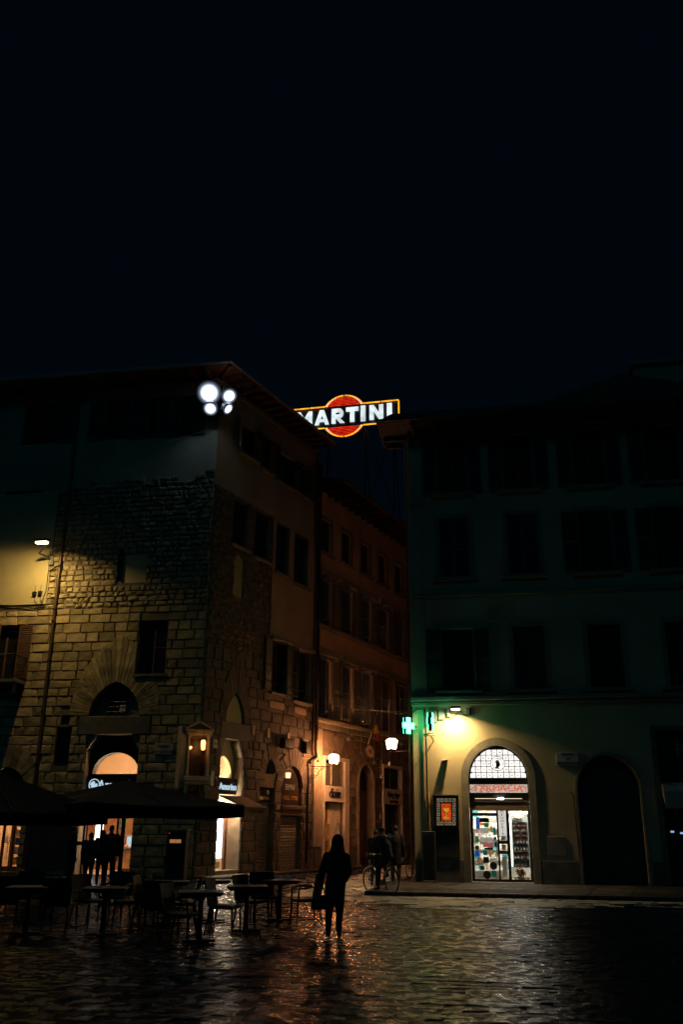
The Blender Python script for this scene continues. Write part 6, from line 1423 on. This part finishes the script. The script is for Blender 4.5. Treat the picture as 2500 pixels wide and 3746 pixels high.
table(898, 3410, 8, 'cafe table with a thin pedestal right of the chair on the white reflection')
table(1022, 3370, 8, 'cafe table nearest the walking figure')
table(772, 3372, 10, 'cafe table behind the chair on the white reflection', .66)
table(615, 3382, 6, 'far cafe table in front of the ticket machine', .7)
table(372, 3425, 8, 'cafe table in the dark under the larger parasol')
table(90, 3420, 8, 'cafe table in the dark at the left edge')
chair(815, 3420, 78, 'cafe chair silhouetted on the white reflection', False)
chair(918, 3392, 62, 'cafe chair with its back turned left, behind the thin-pedestal table', True)
chair(962, 3372, 15, 'cafe chair facing the viewer between two tables', True)
chair(1118, 3384, -72, 'cafe armchair next to the walking figure, facing left', True)
chair(210, 3412, 176, 'large dark cafe chair seen from behind, left of centre in the shade', True)
chair(30, 3400, 172, 'cafe chair seen from behind at the left edge', True)
chair(100, 3372, 20, 'cafe chair at the far side of the left-edge table', False)
chair(318, 3392, 60, 'cafe chair left of the dark table under the parasol', False)
chair(415, 3372, -10, 'cafe chair behind the dark table, in front of the lit doorway', True)
chair(470, 3395, -95, 'cafe chair right of the dark table under the parasol', True)
chair(540, 3400, 85, 'cafe chair left of the far table, half way to the ticket machine', True)
chair(585, 3430, 170, 'cafe chair seen from behind in front of the far table', True)
chair(665, 3402, -85, 'cafe chair just right of the far table', False)
chair(655, 3460, 75, 'cafe chair left of the nearest pale-edged table', True)
# ================================================================== 8  people
def loft(mb, rings, n=18):
    vs = []; fs = []
    for cx, cy, z, rx, ry in rings: vs += [(cx+rx*math.cos(6.2832*j/n), cy+ry*math.sin(6.2832*j/n), z) for j in range(n)]
    for i in range(len(rings)-1): fs += [(i*n+j, i*n+(j+1) % n, (i+1)*n+(j+1) % n, (i+1)*n+j) for j in range(n)]
    fs += [tuple(range(n-1, -1, -1)), tuple(range((len(rings)-1)*n, len(rings)*n))]
    return mb.add(vs, fs)
def chain(mb, pts, rs):
    P = []; Q = []
    for i in range(len(pts)-1):
        for k in range(4):
            f_ = k/4; P.append(Vector(pts[i]).lerp(Vector(pts[i+1]), f_)); Q.append(rs[i]+(rs[i+1]-rs[i])*f_)
    P.append(Vector(pts[-1])); Q.append(rs[-1]); mb.tube(P, Q, 10)
    for p, r_ in zip(pts, rs): mb.ball(p, r_*1.0, 10, 6)
def fuse(mb, name, mtl, parent, Mx, voxel=.014, smooth=5):
    me = mb.mesh(name, mtl, True); o = bpy.data.objects.new(name, me); col.objects.link(o)
    r_ = o.modifiers.new('fuse', 'REMESH'); r_.mode = 'VOXEL'; r_.voxel_size = voxel; r_.use_smooth_shade = True
    s_ = o.modifiers.new('soft', 'SMOOTH'); s_.iterations = smooth; s_.factor = .5
    m2 = bpy.data.meshes.new_from_object(o.evaluated_get(bpy.context.evaluated_depsgraph_get())); m2.name = name
    if not m2.materials: m2.materials.append(M[mtl])
    bpy.data.objects.remove(o)
    return link(name, m2, parent, Mx)
def person(label, P, rot, h=1.72, pose=None, coat='coat_black', legs='denim', hood=False, hem=.40, wide=1.0, vox=.016, cap=False, hair_long=False, group=None, scarf=False):
    J = dict(pelvis=(0, 0, .53), chest=(0, 0, .72), neck=(0, 0, .845), head=(0, -.012, .925), sL=(-.108, 0, .81), sR=(.108, 0, .81), eL=(-.135, .012, .63), eR=(.135, .012, .63),
             wL=(-.14, -.03, .475), wR=(.14, -.03, .475), hL=(-.052, 0, .52), hR=(.052, 0, .52), kL=(-.057, -.012, .285), kR=(.057, -.012, .285), aL=(-.055, .012, .05), aR=(.055, .012, .05))
    J.update(pose or {}); J = {k: Vector(v_)*h for k, v_ in J.items()}; Mx = Matrix.Translation(P) @ RZ(rot)
    t = thing('person', label, 'person', Mx, group); pe, ch_, ne, hd = J['pelvis'], J['chest'], J['neck'], J['head']; wd = wide
    b = MB()                                              # the body, one surface
    loft(b, [(pe.x, pe.y, pe.z-.07*h, .05*h, .045*h), (pe.x, pe.y, pe.z, .088*h, .062*h), ((pe.x+ch_.x)/2, (pe.y+ch_.y)/2, (pe.z+ch_.z)/2, .076*h, .055*h), (ch_.x, ch_.y, ch_.z, .092*h, .062*h), (ne.x*.7+ch_.x*.3, ne.y*.7+ch_.y*.3, ne.z-.035*h, .085*h, .05*h), (ne.x, ne.y, ne.z-.01*h, .035*h, .035*h)])
    chain(b, [ch_.lerp(ne, .8), ne, hd], [.036*h, .033*h, .035*h]); b.ball(hd, (.043*h, .054*h, .068*h), 16, 12)
    b.ball(hd+Vector((0, -.028*h, -.035*h)), (.030*h, .030*h, .030*h), 10, 8); b.ball(hd+Vector((0, -.056*h, -.012*h)), (.008*h, .014*h, .014*h), 8, 6)
    for s in (-1, 1): b.ball(hd+Vector((s*.044*h, .004*h, -.006*h)), (.006*h, .012*h, .018*h), 8, 6)
    for s, (S_, E_, W_) in ((-1, ('sL', 'eL', 'wL')), (1, ('sR', 'eR', 'wR'))):
        chain(b, [J[S_], J[E_], J[W_]], [.032*h, .025*h, .017*h]); d = (J[W_]-J[E_]).normalized(); sd = d.cross(Vector((0, 1, 0))).normalized() if abs(d.y) < .9 else Vector((1, 0, 0)); up = d.cross(sd)
        pm = J[W_]+d*.03*h; b.ball(pm, .022*h, 8, 6); b.ball(pm+d*.018*h, .021*h, 8, 6)
        for k in range(4):
            r0 = pm+d*.028*h+up*(k-1.5)*.012*h; L = (.036, .042, .040, .030)[k]*h; b.tube([r0, r0+d*L*.55, r0+d*L+sd*(-s)*.008*h], .0062*h, 6)
        b.tube([pm-d*.005*h+up*.02*h, pm+d*.018*h+up*.036*h, pm+d*.036*h+up*.036*h], .0068*h, 6)
    for s, (H_, K_, A_) in ((-1, ('hL', 'kL', 'aL')), (1, ('hR', 'kR', 'aR'))): chain(b, [J[H_], J[K_], J[A_]], [.052*h, .034*h, .022*h])
    fuse(b, 'body', 'skin', t, Mx, max(.011, vox*.8), 3)
    b = MB()                                              # trousers
    loft(b, [(pe.x, pe.y, pe.z-.08*h, .085*h, .066*h), (pe.x, pe.y, pe.z+.04*h, .092*h, .068*h)])
    for H_, K_, A_ in (('hL', 'kL', 'aL'), ('hR', 'kR', 'aR')): chain(b, [J[H_], J[K_], J[K_].lerp(J[A_], .9)], [.060*h, .043*h, .030*h])
    fuse(b, 'trousers', legs, t, Mx, vox)
    b = MB()                                              # coat
    hm = pe.z-(.53-hem)*h; rr_ = [(pe.x, pe.y, hm, .105*h*wd, .082*h*wd), (pe.x, pe.y, pe.z, .104*h*wd, .080*h*wd), ((pe.x+ch_.x)/2, (pe.y+ch_.y)/2, (pe.z+ch_.z)/2, .102*h*wd, .078*h*wd), (ch_.x, ch_.y, ch_.z, .116*h*wd, .08*h*wd),
         (ne.x*.6+ch_.x*.4, ne.y*.6+ch_.y*.4, ne.z-.045*h, (.088 if hood else .112)*h*wd, .066*h*wd), (ne.x, ne.y, ne.z-.005*h, .052*h, .05*h), (ne.x, ne.y, ne.z+.02*h, .045*h, .045*h)]
    loft(b, rr_)
    for S_, E_, W_ in (('sL', 'eL', 'wL'), ('sR', 'eR', 'wR')): chain(b, [J[S_], J[E_], J[E_].lerp(J[W_], .95)], [.048*h*wd, .040*h*wd, .030*h*wd])
    if hood: b.ball(hd+Vector((0, .012*h, -.004*h)), (.066*h, .074*h, .082*h), 16, 12); loft(b, [(ne.x, ne.y+.01*h, ne.z-.06*h, .11*h, .07*h), (ne.x, ne.y+.01*h, ne.z-.01*h, .078*h, .068*h), (hd.x, hd.y+.012*h, hd.z-.03*h, .066*h, .066*h)])
    fuse(b, 'coat', coat, t, Mx, vox)
    b = MB()
    if cap: b.ball(hd+Vector((0, 0, .028*h)), (.050*h, .060*h, .050*h), 14, 10)
    elif not hood:
        b.ball(hd+Vector((0, .012*h, .02*h)), (.049*h, .056*h, .056*h), 14, 10)
        if hair_long: b.ball(hd+Vector((0, .04*h, -.045*h)), (.045*h, .03*h, .07*h), 12, 8)
    if b.v: fuse(b, 'cap' if cap else 'hair', 'coat_grey' if cap else 'hair', t, Mx, vox*.8, 3)
    if scarf:
        q = MB(); q.tube([(ne.x+.06*h*math.cos(6.283*k/16), ne.y+.058*h*math.sin(6.283*k/16), ne.z+.012*h+.012*h*math.sin(12.5*k/16)) for k in range(16)], .022*h, 8, closed=True); q.obj('scarf', 'scarf', t, Mx, True)
    for s, A_ in ((-1, 'aL'), (1, 'aR')):
        b = MB(); a = J[A_]; b.ball((a.x, a.y-.005*h, a.z-.01*h), (.026*h, .034*h, .032*h), 10, 6); b.ball((a.x*1.05, a.y-.06*h, a.z-.026*h), (.026*h, .056*h, .022*h), 10, 6); b.ball((a.x*1.08, a.y-.095*h, a.z-.030*h), (.023*h, .03*h, .017*h), 10, 6)
        fuse(b, 'shoe', 'leather', t, Mx, vox*.8, 3)
    return t, J, Mx
# the walking figure
wp = gp(1222, 3432)
t, J, Mx = person('person in a dark hooded coat walking away with a handbag on the left', wp, 172, 1.66,
    dict(pelvis=(-.01, 0, .525), chest=(-.02, -.005, .71), neck=(-.028, -.010, .835), head=(-.03, -.018, .92), sL=(-.118, 0, .77), sR=(.08, 0, .78), eL=(-.155, .03, .63), eR=(.125, .02, .63), wL=(-.10, -.09, .54), wR=(.15, -.05, .50),
         hL=(-.062, 0, .51), hR=(.042, 0, .51), kL=(-.055, -.02, .285), kR=(.05, -.01, .285), aL=(-.05, .0, .05), aR=(.054, .05, .055)), hood=True, hem=.385, wide=.92, vox=.013)
Wb = Mx @ J['wR']
b = MB(); hb_ = thing('handbag', 'dark handbag hanging from the hand of the walking figure', 'bag', Matrix.Translation(Wb))
loft(b, [(0, 0, -.40, .15, .05), (0, 0, -.38, .17, .065), (0, 0, -.24, .155, .055), (0, 0, -.17, .11, .03)], 16); b.obj('pouch', 'leather', hb_, Matrix.Translation(Wb) @ RZ(10), True)
MB().tube([(-.09, 0, -.18), (-.05, 0, -.07), (0, 0, -.015), (.05, 0, -.07), (.09, 0, -.18)], .010, 6).obj('strap', 'leather', hb_, Matrix.Translation(Wb) @ RZ(10))
# the cyclist and bicycle
rb = gp(1435, 3272); fb_ = gp(1339, 3262); dv = (fb_-rb); dv.z = 0; dv.normalize(); yaw = math.degrees(math.atan2(dv.y, dv.x))
Mb = Matrix.Translation(rb) @ RZ(yaw)                      # x forward, rear wheel contact at the origin
bk_ = thing('bicycle', 'dark city bicycle ridden across the pavement edge', 'bicycle', Mb); Rw = .335; wbs = 1.08
for x0 in (0, wbs):
    c = Vector((x0, 0, Rw)); w_ = MB().tube([tuple(c+Vector((Rw*.965*math.cos(6.283*k/36), 0, Rw*.965*math.sin(6.283*k/36)))) for k in range(36)], .018, 8, closed=True).obj('wheel', 'rubber', bk_, Mb, True)
    MB().tube([tuple(c+Vector((Rw*.90*math.cos(6.283*k/36), 0, Rw*.90*math.sin(6.283*k/36)))) for k in range(36)], .011, 6, closed=True).obj('rim', 'chrome', w_, Mb, True)
    sp_ = MB()
    for k in range(18): sp_.tube([tuple(c+Vector((0, .025*(-1)**k, 0))), tuple(c+Vector((Rw*.9*math.cos(6.283*k/18), 0, Rw*.9*math.sin(6.283*k/18))))], .0025, 4)
    sp_.lathe(tuple(c), [(.02, -.04), (.02, .04)], 8, axis='y'); sp_.obj('spokes', 'chrome', w_, Mb)
    MB().tube([tuple(c+Vector(((Rw+.03)*math.cos(a_*.1), 0, (Rw+.03)*math.sin(a_*.1)))) for a_ in (range(6, 30) if x0 == 0 else range(3, 26))], .018, 6).obj('mudguard', 'chrome', bk_, Mb)
fr = MB(); bbk = (.44, 0, .29); hdb, hdt = (.93, 0, .62), (.87, 0, .86); stt = (.27, 0, .78)
for a, c, r_ in (((0, .05, Rw), bbk, .010), ((0, -.05, Rw), bbk, .010), ((0, 0, Rw), (.30, 0, .70), .010), (bbk, stt, .017), (bbk, hdb, .019), ((.36, 0, .52), (.91, 0, .70), .017), (hdb, hdt, .019), (hdb, (.955, 0, .52), .016), ((.955, .05, .5), (wbs, .05, Rw), .012), ((.955, -.05, .5), (wbs, -.05, Rw), .012), ((.955, -.05, .5), (.955, .05, .5), .012), (stt, (.25, 0, .90), .012)): fr.tube([a, c], r_, 8)
fr.obj('frame', 'dark_paint', bk_, Mb); MB().tube([(.62, -.28, 1.0), (.80, -.24, 1.06), (.86, -.05, 1.04), (.86, .05, 1.04), (.80, .24, 1.06), (.62, .28, 1.0)], .012, 7).tube([(.87, 0, .86), (.86, 0, 1.04)], .013, 7).obj('handlebar', 'chrome', bk_, Mb)
b = MB(); b.slab([(.08, -.09), (.12, -.10), (.38, -.02), (.42, 0), (.38, .02), (.12, .10), (.08, .09)], .90, .95); b.obj('saddle', 'leather', bk_, Mb)
MB().lathe((.44, 0, .29), [(.09, -.012), (.09, .0)], 16, axis='y').obj('chainring', 'chrome', bk_, Mb); MB().tube([(.44, .03, .29), (.48, .06, .13), (.48, .15, .13)], .011, 6).tube([(.44, -.03, .29), (.40, -.06, .45), (.40, -.15, .45)], .011, 6).obj('pedals', 'iron', bk_, Mb)
b = MB(); b.box(.93, 1.25, -.17, .17, .70, .72)
for k in range(9): b.box(.93+k*.038, .945+k*.038, -.17, -.16, .72, .93); b.box(.93+k*.038, .945+k*.038, .16, .17, .72, .93)
b.obj('front_basket', 'iron', bk_, Mb); b = MB(); b.box(-.25, .2, -.06, .06, .71, .73); b.obj('rack', 'iron', bk_, Mb)
Mc = rb+Matrix.Rotation(R_(yaw), 3, 'Z') @ Vector((.24, 0, 0)); hh = 1.76
person('cyclist in a dark green jacket with a pale scarf, leaning on the handlebar', Mc, yaw+90, hh,
    dict(pelvis=(0, .02, .575), chest=(0, -.055, .75), neck=(0, -.105, .865), head=(0, -.135, .94), sL=(-.105, -.085, .835), sR=(.105, -.085, .835), eL=(-.15, -.2, .72), eR=(.15, -.2, .72), wL=(-.15, -.30, .625), wR=(.15, -.30, .625),
         hL=(-.055, .0, .56), hR=(.055, 0, .56), kL=(-.075, -.18, .43), kR=(.075, -.14, .35), aL=(-.08, -.09, .285), aR=(.08, -.13, .10)), coat='coat_green', hem=.50, wide=1.02, vox=.016, scarf=True, cap=True)
P = gp(1376, 3242); person('person in black walking beyond the bicycle handlebar', P, 160, 1.72, dict(aL=(-.055, -.06, .05), aR=(.055, .08, .06)), hem=.42, vox=.02)
P = gp(1450, 3238); person('tall person in a black coat walking beyond the cyclist', P, 178, 1.86, dict(aL=(-.055, .07, .06), aR=(.055, -.05, .05)), hem=.34, wide=1.05, vox=.02)
# the queue at the ice cream shop
def standing(px, py, rot, h, label, pose=None, **kw): return person(label, gp(px, py), rot, h, pose, vox=.02, group='people queuing at the ice cream shop', **kw)
standing(250, 3238, 120, 1.76, 'person on the left of the queue, in profile with one arm stretched out', dict(eR=(.15, -.10, .70), wR=(.12, -.25, .70)), hem=.42)
standing(316, 3243, 176, 1.58, 'shortest person of the queue, standing in the middle in a padded coat', dict(eL=(-.15, -.05, .66), wL=(-.10, -.14, .62)), coat='coat_grey', hem=.40, wide=1.15)
standing(362, 3238, 185, 1.66, 'person with long dark hair standing in the queue by the parasol pole', None, hem=.44, hair_long=True)
t, J, Mx = standing(392, 3234, 200, 1.80, 'tallest person of the queue, carrying a backpack', None, hem=.46)
bp = thing('backpack', 'dark backpack on the tallest person of the queue', 'bag', Mx @ T(0, .16, 1.2)); b = MB(); b.ball((0, .19, 1.22), (.15, .10, .23), 14, 10); b.ball((0, .26, 1.12), (.11, .06, .12), 12, 8); fuse(b, 'pack', 'coat_grey', bp, Mx, .02)
MB().tube([(-.1, .12, 1.42), (-.1, -.02, 1.47), (-.1, -.13, 1.32), (-.09, -.08, 1.08)], .016, 6).tube([(.1, .12, 1.42), (.1, -.02, 1.47), (.1, -.13, 1.32), (.09, -.08, 1.08)], .016, 6).obj('straps', 'coat_grey', bp, Mx)
P = FA.w(-2.95, 3.1, .05); person('shop assistant in black bending over the ice cream counter', P, -48, 1.74, dict(chest=(0, -.05, .715), neck=(0, -.09, .83), head=(0, -.115, .905), sL=(-.105, -.07, .80), sR=(.105, -.07, .80), eL=(-.15, -.14, .66), eR=(.15, -.14, .66), wL=(-.10, -.25, .62), wR=(.10, -.25, .62)), coat='apron', hem=.44, vox=.016)
# a bicycle leans behind the corner
P = at(1512, 3200, 34.0); P.z = .1; sc_ = thing('parked_bicycle', 'bicycle leaning at the street corner, mostly hidden by the pharmacy house', 'bicycle', Matrix.Translation(P) @ RZ(63))
Ms = Matrix.Translation(P) @ RZ(63)
for x0 in (-.3, .75):
    MB().tube([(x0+.32*math.cos(6.283*k/28), 0, .335+.32*math.sin(6.283*k/28)) for k in range(28)], .018, 7, closed=True).obj('wheel', 'rubber', sc_, Ms, True)
    MB().tube([(x0+.29*math.cos(6.283*k/28), 0, .335+.29*math.sin(6.283*k/28)) for k in range(28)], .008, 5, closed=True).obj('rim', 'chrome', sc_, Ms, True)
f = MB()
for a, c in (((-.3, 0, .335), (.12, 0, .3)), ((.12, 0, .3), (-.05, 0, .9)), ((.12, 0, .3), (.6, 0, .75)), ((-.02, 0, .75), (.58, 0, .8)), ((.75, 0, .335), (.56, 0, 1.0)), ((-.3, 0, .335), (-.02, 0, .75))): f.tube([a, c], .015, 6)
f.tube([(.5, -.25, 1.05), (.56, 0, 1.02), (.5, .25, 1.05)], .013, 6); f.slab([(-.18, -.08), (.1, -.02), (.1, .02), (-.18, .08)], .9, .95); f.obj('frame', 'dark_paint', sc_, Ms)
# crumpled litter along the kerb
for i, (px, py, lb) in enumerate(((1941, 3292, 'flattened pale scrap of litter at the kerb'), (1993, 3293, 'crumpled white scrap of litter in the gutter'), (2050, 3295, 'rightmost bright scrap of litter in the gutter'), (2342, 3308, 'flat dim scrap of litter towards the right edge'), (2395, 3308, 'dim scrap of litter nearest the right edge'))):
    P = gp(px, py); b = MB(); b.ball((0, 0, .02), (.09, .05, .026), 7, 5); b.v = [(x+rnd.uniform(-.012, .012), y+rnd.uniform(-.012, .012), max(.004, z+rnd.uniform(-.012, .012))) for x, y, z in b.v]
    tag(b.obj('litter', 'litter_white', None, Matrix.Translation(P)), lb, 'litter', 'litter in the gutter')
